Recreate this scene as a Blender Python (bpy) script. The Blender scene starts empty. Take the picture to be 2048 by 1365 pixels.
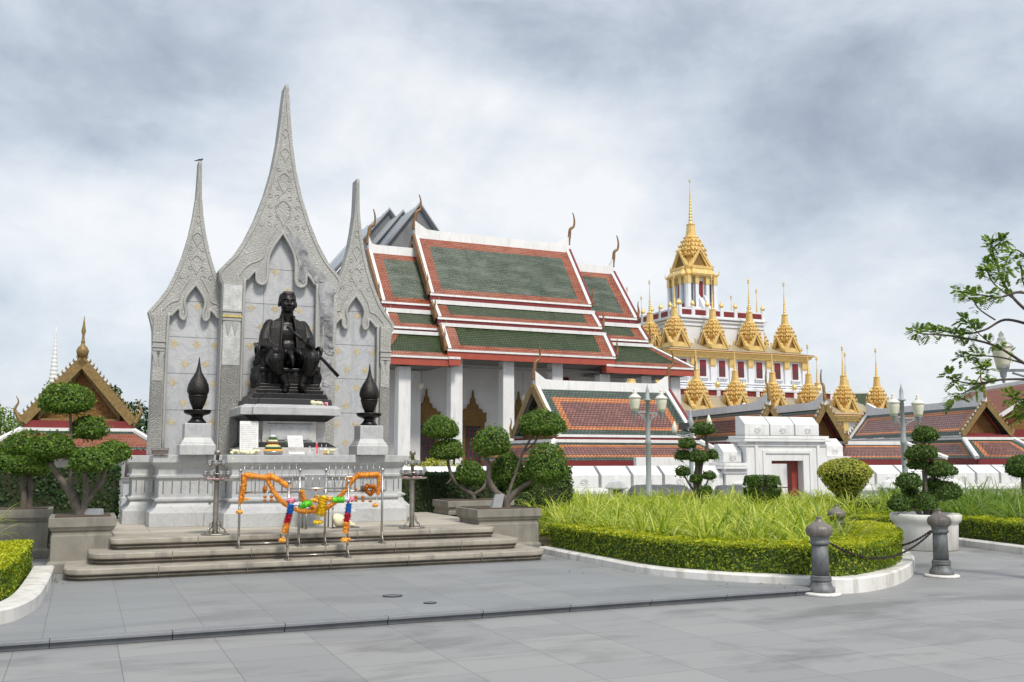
import bpy, bmesh, math, random
import numpy as np
from mathutils import Vector, Matrix
from mathutils.geometry import tessellate_polygon
random.seed(7)
RN = np.random.default_rng(11)
R = math.radians
S = bpy.context.scene
COL = S.collection

# ------------------------------------------------------------------ camera, world, sun, exposure
H = 1.6; FPX = 1950.0; HOR = 915.0; PCX, PCY = 1024.0, 682.5
PITCH = math.atan((HOR - PCY) / FPX)
cam = bpy.data.cameras.new("camera"); camo = bpy.data.objects.new("camera", cam); COL.objects.link(camo)
cam.sensor_width = 36.0; cam.lens = FPX / 2048 * 36.0
cam.clip_start = 0.1; cam.clip_end = 6000
camo.location = (0, 0, H); camo.rotation_euler = (math.pi / 2 + PITCH, 0, 0)
S.camera = camo
S.view_settings.view_transform = 'Standard'; S.view_settings.look = 'None'
S.view_settings.gamma = 1.0; S.view_settings.use_curve_mapping = False
S.view_settings.exposure = 0.5
S.cycles.max_bounces = 6; S.cycles.transparent_max_bounces = 6
S.cycles.use_denoising = True

SUN_EL, SUN_AZ = 52.0, 150.0      # azimuth clockwise from +Y: behind the camera, to the right
sun = bpy.data.lights.new("sun", 'SUN'); sun.energy = 2.2; sun.angle = R(12); sun.color = (1.0, 0.94, 0.86)
suno = bpy.data.objects.new("sun", sun); COL.objects.link(suno)
sd = Vector((math.sin(R(SUN_AZ)) * math.cos(R(SUN_EL)), math.cos(R(SUN_AZ)) * math.cos(R(SUN_EL)), math.sin(R(SUN_EL))))
suno.rotation_euler = sd.to_track_quat('Z', 'Y').to_euler()

V_R = np.array([1, 0, 0.]); V_F = np.array([0, math.cos(PITCH), math.sin(PITCH)]); V_U = np.array([0, -math.sin(PITCH), math.cos(PITCH)])
V_C = np.array([0, 0, H])
def ray(px, py): return (px - PCX) / FPX * V_R + (PCY - py) / FPX * V_U + V_F
def atz(px, py, z=0.0):
    d = ray(px, py); return Vector(V_C + d * ((z - H) / d[2]))
def atY(px, py, Y):
    d = ray(px, py); return Vector(V_C + d * (Y / d[1]))
def mpp(Y): return Y / FPX           # metres per photo pixel at depth Y

class Frame:
    "a rotated plan frame: u along, v away, z up"
    def __init__(self, o, ang):
        self.o = Vector((o[0], o[1], 0)); self.a = R(ang)
        self.u = Vector((math.cos(self.a), math.sin(self.a), 0)); self.v = Vector((-math.sin(self.a), math.cos(self.a), 0))
    def w(self, u, v, z=0.0): return self.o + self.u * u + self.v * v + Vector((0, 0, z))
    def uz(self, px, py, v=0.0):
        d = Vector(ray(px, py)); o = self.o + self.v * v; c = Vector(V_C)
        q = c + d * ((o - c).dot(self.v) / d.dot(self.v)); return ((q - o).dot(self.u), q.z)
    def loc(self, p):
        d = Vector(p) - self.o; return Vector((d.dot(self.u), d.dot(self.v), p[2]))
    def gz(self, px, py, z): return self.loc(atz(px, py, z))

def world():
    w = bpy.data.worlds.new("World"); S.world = w; w.use_nodes = True
    nt = w.node_tree; N = nt.nodes; L = nt.links; N.clear()
    out = N.new('ShaderNodeOutputWorld'); bg = N.new('ShaderNodeBackground'); L.new(bg.outputs[0], out.inputs[0])
    tc = N.new('ShaderNodeTexCoord')
    sky = N.new('ShaderNodeTexSky'); sky.sky_type = 'NISHITA'; sky.sun_disc = False
    sky.sun_elevation = R(SUN_EL); sky.sun_rotation = R(SUN_AZ)
    sc = N.new('ShaderNodeVectorMath'); sc.operation = 'SCALE'; sc.inputs['Scale'].default_value = 0.10
    L.new(sky.outputs[0], sc.inputs[0])
    def noise(scale, detail, rough, mscale, loc=(0, 0, 0), dist=0.0):
        m = N.new('ShaderNodeMapping'); m.inputs['Scale'].default_value = mscale; m.inputs['Location'].default_value = loc
        n = N.new('ShaderNodeTexNoise'); n.inputs['Scale'].default_value = scale; n.inputs['Detail'].default_value = detail
        n.inputs['Roughness'].default_value = rough; n.inputs['Distortion'].default_value = dist
        L.new(tc.outputs['Generated'], m.inputs[0]); L.new(m.outputs[0], n.inputs[0]); return n.outputs[0]
    def math2(op, a, b=None, c=None):
        m = N.new('ShaderNodeMath'); m.operation = op
        for i, x in enumerate((a, b, c)):
            if x is None: continue
            if isinstance(x, (int, float)): m.inputs[i].default_value = x
            else: L.new(x, m.inputs[i])
        return m.outputs[0]
    # slow warp so that cloud edges are uneven
    wn = N.new('ShaderNodeTexNoise'); wn.inputs['Scale'].default_value = 4.0; wn.inputs['Detail'].default_value = 5
    L.new(tc.outputs['Generated'], wn.inputs[0])
    wv = N.new('ShaderNodeVectorMath'); wv.operation = 'MULTIPLY_ADD'
    wv.inputs[1].default_value = (0.30, 0.30, 0.20); L.new(wn.outputs['Color'], wv.inputs[0]); 
    wo = N.new('ShaderNodeVectorMath'); wo.operation = 'ADD'; wo.inputs[1].default_value = (-0.15, -0.15, -0.10)
    L.new(tc.outputs['Generated'], wo.inputs[0]); L.new(wo.outputs[0], wv.inputs[2])
    def blob(px, py, sx, sz, amp):
        d = ray(px, py); d = d / np.linalg.norm(d)
        s = N.new('ShaderNodeVectorMath'); s.operation = 'SUBTRACT'; s.inputs[1].default_value = tuple(d); L.new(wv.outputs[0], s.inputs[0])
        m = N.new('ShaderNodeVectorMath'); m.operation = 'MULTIPLY'; m.inputs[1].default_value = (1 / sx, 0.6, 1 / sz); L.new(s.outputs[0], m.inputs[0])
        l = N.new('ShaderNodeVectorMath'); l.operation = 'LENGTH'; L.new(m.outputs[0], l.inputs[0])
        mr = N.new('ShaderNodeMapRange'); mr.interpolation_type = 'SMOOTHSTEP'
        mr.inputs[1].default_value = 0.0; mr.inputs[2].default_value = 1.0; mr.inputs[3].default_value = amp; mr.inputs[4].default_value = 0.0
        L.new(l.outputs['Value'], mr.inputs[0]); return mr.outputs[0]
    n1 = noise(3.4, 8, 0.56, (1, 1, 1.7), (0.3, 0, 0.2), 0.6)
    n2 = noise(9.0, 7, 0.6, (1, 1, 1.8), (1.3, 0.5, 0), 0.15)
    n3 = noise(5.2, 9, 0.60, (1, 1, 1.5), (2.2, 0.1, 0.6), 0.25)
    v = math2('MULTIPLY_ADD', n1, 0.85, -0.475); v = math2('MULTIPLY_ADD', n2, 0.50, v); v = math2('MULTIPLY_ADD', n3, 0.85, v)
    for b in SKY_BLOBS: v = math2('ADD', v, blob(*b))
    ramp = N.new('ShaderNodeValToRGB'); e = ramp.color_ramp.elements
    e[0].position = 0.0; e[0].color = (0.235, 0.27, 0.335, 1)
    e[1].position = 1.0; e[1].color = (0.69, 0.70, 0.71, 1)
    x = e.new(0.30); x.color = (0.345, 0.385, 0.45, 1)
    x = e.new(0.55); x.color = (0.47, 0.515, 0.575, 1)
    x = e.new(0.78); x.color = (0.585, 0.615, 0.65, 1)
    L.new(v, ramp.inputs[0])
    mix = N.new('ShaderNodeMix'); mix.data_type = 'RGBA'; mix.inputs[0].default_value = 0.9
    L.new(sc.outputs[0], mix.inputs[6]); L.new(ramp.outputs[0], mix.inputs[7])
    L.new(mix.outputs[2], bg.inputs[0]); bg.inputs[1].default_value = 1.0
SKY_BLOBS = [(150, 210, .42, .13, -.42), (700, 60, .5, .10, -.20), (1750, 330, .42, .12, -.34), (1650, 40, .5, .10, -.22), (1350, 160, .2, .07, .1),
             (430, 330, .24, .13, .34), (980, 330, .30, .14, .34), (1000, 180, .2, .07, .16), (1150, 480, .3, .10, .14), (60, 420, .25, .12, .22), (820, 120, .16, .06, .12), (1880, 700, .2, .10, .14),
             (900, 600, .5, .12, .12)]
world()

# ------------------------------------------------------------------ tagging
def tag(o, label=None, cat=None, group=None, kind=None):
    if label: o['label'] = label
    if cat: o['category'] = cat
    if group: o['group'] = group
    if kind: o['kind'] = kind
    return o
def thing(name, label, cat, loc=(0, 0, 0), rz=0.0, group=None):
    o = bpy.data.objects.new(name, None); COL.objects.link(o); o.empty_display_size = 0.2
    o.location = loc; o.rotation_euler = (0, 0, rz); return tag(o, label, cat, group)
def copy_tree(o, parent=None):
    c = o.copy(); COL.objects.link(c)
    if parent is not None: c.parent = parent
    for ch in list(o.children): copy_tree(ch, c)
    return c

# ------------------------------------------------------------------ mesh builder
class MB:
    def __init__(s): s.bm = bmesh.new(); s.uvl = s.bm.loops.layers.uv.new('UVMap')
    def face(s, pts, mi=0, uv=None, smooth=False):
        vs = [s.bm.verts.new(p) for p in pts]
        try: f = s.bm.faces.new(vs)
        except ValueError: return None
        f.material_index = mi; f.smooth = smooth
        if uv:
            for l, t in zip(f.loops, uv): l[s.uvl].uv = t
        return f
    def box(s, x0, x1, y0, y1, z0, z1, mi=0, taper=0.0):
        t = taper
        b = [(x0, y0, z0), (x1, y0, z0), (x1, y1, z0), (x0, y1, z0)]; c = [(x0 + t, y0 + t, z1), (x1 - t, y0 + t, z1), (x1 - t, y1 - t, z1), (x0 + t, y1 - t, z1)]
        s.loft([b, c], mi, True)
    def loft(s, rings, mi=0, caps=True, closed=True, smooth=False):
        V = [[s.bm.verts.new(p) for p in r] for r in rings]; n = len(V[0])
        for a, b in zip(V, V[1:]):
            for i in range(n if closed else n - 1):
                j = (i + 1) % n
                try:
                    f = s.bm.faces.new((a[i], a[j], b[j], b[i])); f.material_index = mi; f.smooth = smooth
                except ValueError: pass
        if caps:
            for r in (list(reversed(V[0])), V[-1]):
                try: f = s.bm.faces.new(r); f.material_index = mi
                except ValueError: pass
    def lathe(s, prof, n=24, c=(0, 0, 0), mi=0, smooth=True, caps=True, mod=None, rot=0.0):
        rings = []
        for r, z in prof:
            ring = []
            for i in range(n):
                a = rot + 2 * math.pi * i / n; k = mod(a, r, z) if mod else 1.0
                ring.append((c[0] + r * k * math.cos(a), c[1] + r * k * math.sin(a), c[2] + z))
            rings.append(ring)
        s.loft(rings, mi, caps, True, smooth)
    def poly_lathe(s, shape, prof, c=(0, 0, 0), mi=0):
        "stack of scaled copies of a plan polygon"
        s.loft([[(c[0] + x * r, c[1] + y * r, c[2] + z) for x, y in shape] for r, z in prof], mi, True)
    def tube(s, path, rad, n=8, mi=0, smooth=True, flat=1.0):
        P = [Vector(p) for p in path]; m = len(P)
        if not hasattr(rad, '__len__'): rad = [rad] * m
        rings = []; up = None
        for i in range(m):
            t = (P[min(i + 1, m - 1)] - P[max(i - 1, 0)])
            t = t.normalized() if t.length > 1e-9 else Vector((0, 0, 1))
            if up is None:
                a = Vector((0, 0, 1)) if abs(t.z) < 0.9 else Vector((1, 0, 0)); up = (a - t * a.dot(t)).normalized()
            else:
                up = up - t * up.dot(t); up = up.normalized() if up.length > 1e-6 else t.orthogonal().normalized()
            b = t.cross(up)
            rings.append([P[i] + (up * math.cos(2 * math.pi * k / n) + b * math.sin(2 * math.pi * k / n) * flat) * rad[i] for k in range(n)])
        s.loft(rings, mi, True, True, smooth)
    def prism_y(s, pts, y0, y1, mi=0):
        "polygon in x-z extruded along y"
        s.loft([[(x, y0, z) for x, z in pts], [(x, y1, z) for x, z in pts]], mi)
    def prism_x(s, pts, x0, x1, mi=0):
        s.loft([[(x0, y, z) for y, z in pts], [(x1, y, z) for y, z in pts]], mi)
    def prism_z(s, pts, z0, z1, mi=0, inset=0.0):
        s.loft([[(x, y, z0) for x, y in pts], [(x, y, z1) for x, y in pts]], mi)
    def ell(s, c, r, n=16, m=10, mi=0, smooth=True):
        rings = []
        for j in range(m + 1):
            t = math.pi * (j / m) - math.pi / 2; t = max(-1.5607, min(1.5607, t))
            rings.append([(c[0] + r[0] * math.cos(t) * math.cos(2 * math.pi * i / n), c[1] + r[1] * math.cos(t) * math.sin(2 * math.pi * i / n), c[2] + r[2] * math.sin(t)) for i in range(n)])
        s.loft(rings, mi, True, True, smooth)
    def quad_rings(s, A, B, Cc, D, rings, uoff=0.0):
        """A,B top edge (left,right), Cc,D bottom edge (left,right); rings = [(inset_m, mat)...], last is the field"""
        A, B, Cc, D = map(Vector, (A, B, Cc, D))
        W = max((B - A).length, (D - Cc).length); Hh = ((A + B) / 2 - (Cc + D) / 2).length
        def P(a, b): return (A.lerp(B, a)).lerp(Cc.lerp(D, a), b)
        prev = (0, 1, 0, 1)
        for k, (ins, mi) in enumerate(rings):
            if ins is None:
                l, r, t, b = prev; cells = [(l, r, t, b)]
                qs = [((l, t), (l, b), (r, b), (r, t))]
            else:
                il, ir, it, ib = ins
                l, r, t, b = prev; l2, r2, t2, b2 = l + il / W, r - ir / W, t + it / Hh, b - ib / Hh
                qs = [((l, t), (l2, t2), (r2, t2), (r, t)), ((l, b), (r, b), (r2, b2), (l2, b2)),
                      ((l, t), (l, b), (l2, b2), (l2, t2)), ((r, t), (r2, t2), (r2, b2), (r, b))]
                prev = (l2, r2, t2, b2)
            for q in qs:
                s.face([P(a, c) for a, c in q], mi, [(uoff + a * W, (1 - c) * Hh) for a, c in q])
    def build(s, name, mats, parent=None, bevel=0.0, loc=None, recalc=True, merge=0.0):
        bm = s.bm
        if merge: bmesh.ops.remove_doubles(bm, verts=bm.verts, dist=merge)
        if recalc: bmesh.ops.recalc_face_normals(bm, faces=bm.faces)
        me = bpy.data.meshes.new(name); bm.to_mesh(me); bm.free()
        for m in (mats if isinstance(mats, (list, tuple)) else [mats]): me.materials.append(m)
        o = bpy.data.objects.new(name, me); COL.objects.link(o)
        if parent is not None: o.parent = parent
        if loc is not None: o.location = loc
        if bevel:
            md = o.modifiers.new('bevel', 'BEVEL'); md.width = bevel; md.segments = 2; md.limit_method = 'ANGLE'; md.angle_limit = R(40)
        return o
def smooth_path(pts, n=6):
    "Catmull-Rom through points"
    P = [Vector(p) for p in pts]; out = []
    for i in range(len(P) - 1):
        a, b, c, d = P[max(i - 1, 0)], P[i], P[i + 1], P[min(i + 2, len(P) - 1)]
        for k in range(n):
            t = k / n
            out.append(0.5 * ((2 * b) + (c - a) * t + (2 * a - 5 * b + 4 * c - d) * t * t + (3 * b - a - 3 * c + d) * t ** 3))
    out.append(P[-1]); return out

# ------------------------------------------------------------------ materials
class NT:
    def __init__(s, name):
        s.m = bpy.data.materials.new(name); s.m.use_nodes = True; s.t = s.m.node_tree; s.N = s.t.nodes; s.L = s.t.links
        s.b = s.N['Principled BSDF']; s.out = s.N['Material Output']
    def n(s, typ, **kw):
        x = s.N.new(typ)
        for k, v in kw.items():
            if k in x.inputs: 
                if hasattr(v, 'links') or hasattr(v, 'is_linked'): s.L.new(v, x.inputs[k])
                else: x.inputs[k].default_value = v
            else: setattr(x, k, v)
        return x
    def coord(s, which='Object', scale=(1, 1, 1), rot=(0, 0, 0), loc=(0, 0, 0)):
        tc = s.n('ShaderNodeTexCoord'); m = s.n('ShaderNodeMapping')
        m.inputs['Scale'].default_value = scale; m.inputs['Rotation'].default_value = rot; m.inputs['Location'].default_value = loc
        s.L.new(tc.outputs[which], m.inputs[0]); return m.outputs[0]
    def noise(s, co, scale, detail=5, rough=0.55, dist=0.0):
        x = s.n('ShaderNodeTexNoise'); x.inputs['Scale'].default_value = scale; x.inputs['Detail'].default_value = detail
        x.inputs['Roughness'].default_value = rough; x.inputs['Distortion'].default_value = dist; s.L.new(co, x.inputs['Vector']); return x.outputs[0]
    def ramp(s, fac, stops):
        r = s.n('ShaderNodeValToRGB'); e = r.color_ramp.elements
        while len(e) < len(stops): e.new(0.5)
        for k, (p, c) in zip(e, stops): k.position = p; k.color = (*c, 1) if len(c) == 3 else c
        s.L.new(fac, r.inputs[0]); return r.outputs[0]
    def mix(s, fac, a, b, mode='MIX'):
        x = s.n('ShaderNodeMix'); x.data_type = 'RGBA'; x.blend_type = mode
        for i, v in ((0, fac), (6, a), (7, b)):
            if isinstance(v, (float, int)): x.inputs[i].default_value = v
            elif isinstance(v, tuple): x.inputs[i].default_value = (*v, 1) if len(v) == 3 else v
            else: s.L.new(v, x.inputs[i])
        return x.outputs[2]
    def math(s, op, a, b=0.0):
        x = s.n('ShaderNodeMath'); x.operation = op
        for i, v in enumerate((a, b)):
            if isinstance(v, (float, int)): x.inputs[i].default_value = v
            else: s.L.new(v, x.inputs[i])
        return x.outputs[0]
    def bump(s, h, strength=0.5, dist=0.02):
        x = s.n('ShaderNodeBump'); x.inputs['Strength'].default_value = strength; x.inputs['Distance'].default_value = dist
        s.L.new(h, x.inputs['Height']); s.L.new(x.outputs[0], s.b.inputs['Normal'])
    def col(s, c): 
        if isinstance(c, tuple): s.b.inputs['Base Color'].default_value = (*c, 1)
        else: s.L.new(c, s.b.inputs['Base Color'])
    def rough(s, r):
        if isinstance(r, (float, int)): s.b.inputs['Roughness'].default_value = r
        else: s.L.new(r, s.b.inputs['Roughness'])
def mul(c, k): return tuple(min(1, x * k) for x in c)
def simple(name, c, rough=0.6, metal=0.0, var=0.25, scale=3.0, bump=0.15, bscale=40.0, spec=0.5):
    t = NT(name); co = t.coord(); n = t.noise(co, scale, 6, 0.6)
    t.col(t.ramp(n, [(0.25, mul(c, 1 - var)), (0.75, mul(c, 1 + var * 0.6))]))
    t.rough(rough); t.b.inputs['Metallic'].default_value = metal; t.b.inputs['Specular IOR Level'].default_value = spec
    if bump: t.bump(t.noise(co, bscale, 4), bump, 0.01)
    return t.m
def paving(name, bw, bh, c1, c2, mortar, stain=0.5, rough=0.55):
    t = NT(name); co = t.coord()
    br = t.n('ShaderNodeTexBrick'); br.offset = 0.0; br.squash = 1.0
    t.L.new(co, br.inputs['Vector']); br.inputs['Color1'].default_value = (*c1, 1); br.inputs['Color2'].default_value = (*c2, 1); br.inputs['Mortar'].default_value = (*mortar, 1)
    br.inputs['Scale'].default_value = 1.0; br.inputs['Mortar Size'].default_value = 0.0042; br.inputs['Mortar Smooth'].default_value = 0.3; br.inputs['Bias'].default_value = -0.2
    br.inputs['Brick Width'].default_value = bw; br.inputs['Row Height'].default_value = bh
    st = t.noise(t.coord(scale=(0.6, 1.3, 1)), 0.9, 6, 0.62, 0.5); sm = t.ramp(st, [(0.36, (0.62, 0.62, 0.61)), (0.50, (1, 1, 1))])
    c = t.mix(stain, br.outputs[0], t.mix(1.0, br.outputs[0], sm, 'MULTIPLY'))
    sp = t.noise(co, 160, 2, 0.7); c = t.mix(0.5, c, t.mix(1.0, c, t.ramp(sp, [(0.3, (0.78, 0.78, 0.78)), (0.7, (1.18, 1.18, 1.18))]), 'MULTIPLY'))
    t.col(c); t.rough(t.math('MULTIPLY_ADD', st, 0.35)); t.N[-1].inputs[2].default_value = rough - 0.18
    t.bump(br.outputs['Fac'], -0.5, 0.006); return t.m
def stone(name, c, c2, scale=1.5, bump=0.3, bscale=60, rough=0.75, speck=0.35, stain=None):
    t = NT(name); co = t.coord(); n = t.noise(co, scale, 7, 0.62, 0.3)
    k = t.ramp(n, [(0.3, c2), (0.62, c)])
    sp = t.noise(co, 130, 2, 0.7); k = t.mix(speck, k, t.mix(1.0, k, t.ramp(sp, [(0.3, (0.6, 0.6, 0.6)), (0.7, (1.25, 1.25, 1.25))]), 'MULTIPLY'))
    if stain:
        s2 = t.noise(t.coord(scale=(2.5, 2.5, 0.35)), 2.0, 6, 0.65); k = t.mix(t.ramp(s2, [(0.5, (0, 0, 0)), (0.68, (0.75, 0.75, 0.75))]), k, stain)
    t.col(k); t.rough(rough); t.bump(t.noise(co, bscale, 5), bump, 0.006); return t.m
def marble(name, c, vein, gloss=0.4, rust=0.0):
    t = NT(name); co = t.coord(); n1 = t.noise(co, 2.2, 8, 0.65, 1.6)
    v = t.ramp(n1, [(0.43, c), (0.495, vein), (0.52, c), (0.8, mul(c, 0.86))])
    n2 = t.noise(co, 0.9, 5, 0.6); v = t.mix(0.55, v, t.mix(1.0, v, t.ramp(n2, [(0.3, (0.72, 0.73, 0.76)), (0.7, (1.08, 1.08, 1.07))]), 'MULTIPLY'))
    if rust:
        n3 = t.noise(t.coord(loc=(5, 3, 1)), 1.7, 5, 0.6, 0.4); v = t.mix(t.ramp(n3, [(0.62, (0, 0, 0)), (0.72, (rust, rust, rust))]), v, (0.46, 0.35, 0.24))
    n4 = t.noise(t.coord(scale=(3, 3, 0.3), loc=(2, 7, 1)), 2.2, 5, 0.6); v = t.mix(t.ramp(n4, [(0.55, (0, 0, 0)), (0.72, (0.45, 0.45, 0.45))]), v, (0.30, 0.30, 0.29))
    t.col(v); t.rough(gloss); t.bump(t.noise(co, 25, 4), 0.06, 0.01); return t.m
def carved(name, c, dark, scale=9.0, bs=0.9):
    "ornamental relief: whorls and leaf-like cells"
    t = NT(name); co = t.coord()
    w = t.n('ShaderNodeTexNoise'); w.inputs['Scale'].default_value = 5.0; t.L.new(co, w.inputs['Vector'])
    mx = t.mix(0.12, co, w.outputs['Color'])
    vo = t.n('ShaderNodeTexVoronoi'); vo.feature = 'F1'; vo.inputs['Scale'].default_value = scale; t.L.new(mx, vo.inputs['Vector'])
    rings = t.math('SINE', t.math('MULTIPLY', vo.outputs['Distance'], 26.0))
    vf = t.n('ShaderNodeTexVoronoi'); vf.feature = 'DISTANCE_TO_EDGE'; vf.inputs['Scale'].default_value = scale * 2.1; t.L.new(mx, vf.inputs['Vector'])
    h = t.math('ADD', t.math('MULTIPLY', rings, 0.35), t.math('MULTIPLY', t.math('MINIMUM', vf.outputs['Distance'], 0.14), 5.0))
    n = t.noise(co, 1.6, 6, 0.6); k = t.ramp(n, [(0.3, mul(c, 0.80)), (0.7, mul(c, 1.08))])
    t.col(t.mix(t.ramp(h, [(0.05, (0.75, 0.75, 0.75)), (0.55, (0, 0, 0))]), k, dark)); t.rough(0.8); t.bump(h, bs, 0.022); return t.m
def rooftile(name, c1, c2, dark, tw=0.20, th=0.16, rough=0.32, weather_sheen=None):
    t = NT(name); co = t.coord('UV')
    br = t.n('ShaderNodeTexBrick'); br.offset = 0.5; t.L.new(co, br.inputs['Vector'])
    br.inputs['Color1'].default_value = (*c1, 1); br.inputs['Color2'].default_value = (*c2, 1); br.inputs['Mortar'].default_value = (*dark, 1)
    br.inputs['Scale'].default_value = 1; br.inputs['Brick Width'].default_value = tw; br.inputs['Row Height'].default_value = th
    br.inputs['Mortar Size'].default_value = 0.028; br.inputs['Mortar Smooth'].default_value = 0.6; br.inputs['Bias'].default_value = 0.0
    sx = t.n('ShaderNodeSeparateXYZ'); t.L.new(co, sx.inputs[0])
    saw = t.math('FRACT', t.math('DIVIDE', sx.outputs[1], th))
    n = t.noise(t.coord('UV', (1, 0.5, 1)), 0.8, 6, 0.65); k = t.mix(1.0, br.outputs[0], t.ramp(n, [(0.3, (0.72, 0.72, 0.72)), (0.7, (1.2, 1.2, 1.2))]), 'MULTIPLY')
    if weather_sheen:  # patchy tint: weathering on clay tile, painted sky sheen on glazed tile
        n2 = t.noise(t.coord('UV', (0.5, 1.6, 1), loc=(3, 1, 0)), 1.1, 7, 0.7); k = t.mix(t.ramp(n2, [(0.45, (0, 0, 0)), (0.75, (0.8, 0.8, 0.8))]), k, weather_sheen)
    t.col(k); t.rough(t.math('MULTIPLY_ADD', n, 0.3)); t.N[-1].inputs[2].default_value = rough - 0.12
    t.bump(t.math('ADD', t.math('SUBTRACT', 1.0, saw), t.math('MULTIPLY', br.outputs['Fac'], -0.6)), 0.8, 0.05); return t.m
def leafmat(name, stops, trans=0.35, rough=0.5):
    t = NT(name); g = t.n('ShaderNodeNewGeometry'); c = t.ramp(g.outputs['Random Per Island'], stops)
    n = t.noise(t.coord(), 2.5, 3); c = t.mix(0.6, c, t.mix(1.0, c, t.ramp(n, [(0.3, (0.70, 0.74, 0.66)), (0.7, (1.22, 1.2, 1.15))]), 'MULTIPLY'))
    t.col(c); t.rough(rough); t.b.inputs['Specular IOR Level'].default_value = 0.35
    tr = t.n('ShaderNodeBsdfTranslucent'); t.L.new(t.mix(1.0, c, (1.3, 1.35, 0.6), 'MULTIPLY'), tr.inputs[0])
    ms = t.n('ShaderNodeMixShader'); ms.inputs[0].default_value = trans; t.L.new(t.b.outputs[0], ms.inputs[1]); t.L.new(tr.outputs[0], ms.inputs[2]); t.L.new(ms.outputs[0], t.out.inputs[0])
    return t.m

M = {}
M['pave_low'] = paving('grey granite paving', 0.80, 0.56, (0.268, 0.27, 0.272), (0.322, 0.32, 0.312), (0.165, 0.16, 0.155), 0.85)
M['pave_up'] = paving('grey granite paving fine', 0.66, 0.50, (0.245, 0.255, 0.262), (0.285, 0.29, 0.29), (0.165, 0.165, 0.163), 0.4)
M['ground'] = simple('asphalt', (0.2, 0.2, 0.19), 0.9)
M['soil'] = simple('soil', (0.09, 0.065, 0.045), 0.95, bump=0.6)
M['kerbdark'] = stone('dark granite kerb', (0.13, 0.14, 0.15), (0.085, 0.09, 0.1), 3.0, rough=0.5)
M['kerblip'] = stone('grey granite lip', (0.23, 0.24, 0.255), (0.18, 0.19, 0.2), 3.0, rough=0.5)
M['step'] = stone('weathered step granite', (0.42, 0.385, 0.32), (0.29, 0.26, 0.21), 1.8, 0.35, 70, 0.8, 0.5, (0.2, 0.19, 0.17))
M['stepdark'] = stone('stained step granite', (0.20, 0.175, 0.14), (0.085, 0.075, 0.06), 2.6, 0.35, 60, 0.85, 0.5)
M['terrace'] = paving('pale terrace paving', 1.1, 0.55, (0.46, 0.42, 0.35), (0.50, 0.46, 0.385), (0.22, 0.2, 0.16), 0.45, 0.7)
M['planter'] = stone('planter concrete', (0.31, 0.29, 0.245), (0.20, 0.185, 0.155), 1.6, 0.35, 60, 0.85, 0.4, (0.15, 0.14, 0.12))
M['marble'] = marble('grey white marble', (0.525, 0.53, 0.525), (0.43, 0.44, 0.45), 0.45, 0.25)
M['marble2'] = marble('warm marble', (0.55, 0.53, 0.50), (0.38, 0.38, 0.38), 0.42, 0.6)
M['panel'] = marble('panel marble', (0.56, 0.562, 0.57), (0.45, 0.465, 0.49), 0.38)
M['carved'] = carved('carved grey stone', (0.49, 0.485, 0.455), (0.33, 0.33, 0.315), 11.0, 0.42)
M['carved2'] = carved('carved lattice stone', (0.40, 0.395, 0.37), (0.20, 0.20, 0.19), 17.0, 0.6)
M['moulding'] = stone('moulding stone', (0.46, 0.455, 0.43), (0.35, 0.35, 0.335), 2.0, 0.2)
M['silver'] = simple('silvered band', (0.62, 0.62, 0.60), 0.4, 0.35, 0.3, 9.0, 0.7, 45)
M['mortar'] = stone('bare mortar', (0.44, 0.44, 0.45), (0.10, 0.10, 0.105), 4.5, 0.9, 22, 0.85, 0.4)
M['gilt'] = simple('faded gilt', (0.58, 0.48, 0.29), 0.6, 0.0, 0.35, 20, 0)
M['giltbright'] = simple('gilt band', (0.75, 0.58, 0.2), 0.4, 0.6, 0.3, 20, 0.3)
M['bronze'] = simple('dark bronze', (0.022, 0.020, 0.0195), 0.34, 0.6, 0.5, 6.0, 0.35, 50)
M['bronze2'] = simple('dark bronze brocade', (0.032, 0.029, 0.027), 0.40, 0.55, 0.6, 30.0, 0.8, 60)
M['black'] = simple('black stone', (0.025, 0.024, 0.025), 0.4, 0.0, 0.4, 6, 0.3)
M['grille'] = carved('patterned black metal', (0.045, 0.043, 0.042), (0.008, 0.008, 0.008), 26.0)
M['steel'] = simple('stainless steel', (0.50, 0.48, 0.46), 0.28, 0.95, 0.2, 8, 0.0)
M['steelold'] = simple('worn steel', (0.36, 0.33, 0.29), 0.42, 0.85, 0.35, 10, 0.1)
M['white'] = stone('white limewash', (0.80, 0.80, 0.79), (0.72, 0.72, 0.70), 0.9, 0.2, 30, 0.8, 0.06, (0.62, 0.61, 0.58))
M['whitewall'] = simple('white rendered wall', (0.74, 0.73, 0.71), 0.85, 0, 0.10, 0.7, 0.2, 8)
M['whiteold'] = stone('white painted kerb', (0.78, 0.77, 0.74), (0.62, 0.60, 0.55), 2.5, 0.25, 40, 0.75, 0.2, (0.38, 0.35, 0.30))
M['loha'] = simple('white plaster', (0.74, 0.76, 0.79), 0.8, 0, 0.06, 0.4, 0.1, 8)
M['maroon'] = simple('maroon paint', (0.20, 0.022, 0.022), 0.5, 0, 0.2, 2)
M['redfascia'] = simple('red fascia', (0.40, 0.075, 0.045), 0.5, 0, 0.2, 2)
M['gold'] = simple('gold leaf', (0.84, 0.60, 0.23), 0.38, 0.4, 0.22, 3, 0.5, 14)
M['golddark'] = carved('carved gold', (0.36, 0.21, 0.06), (0.075, 0.034, 0.014), 9.0)
M['goldroof'] = simple('gilded metal roof', (0.47, 0.40, 0.27), 0.42, 0.3, 0.2, 2)
M['oldgold'] = simple('weathered gold', (0.27, 0.18, 0.065), 0.5, 0.3, 0.4, 8, 0.5, 30)
M['bronzegold'] = simple('tarnished gold', (0.24, 0.13, 0.055), 0.5, 0.3, 0.4, 5, 0.5, 20)
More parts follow.
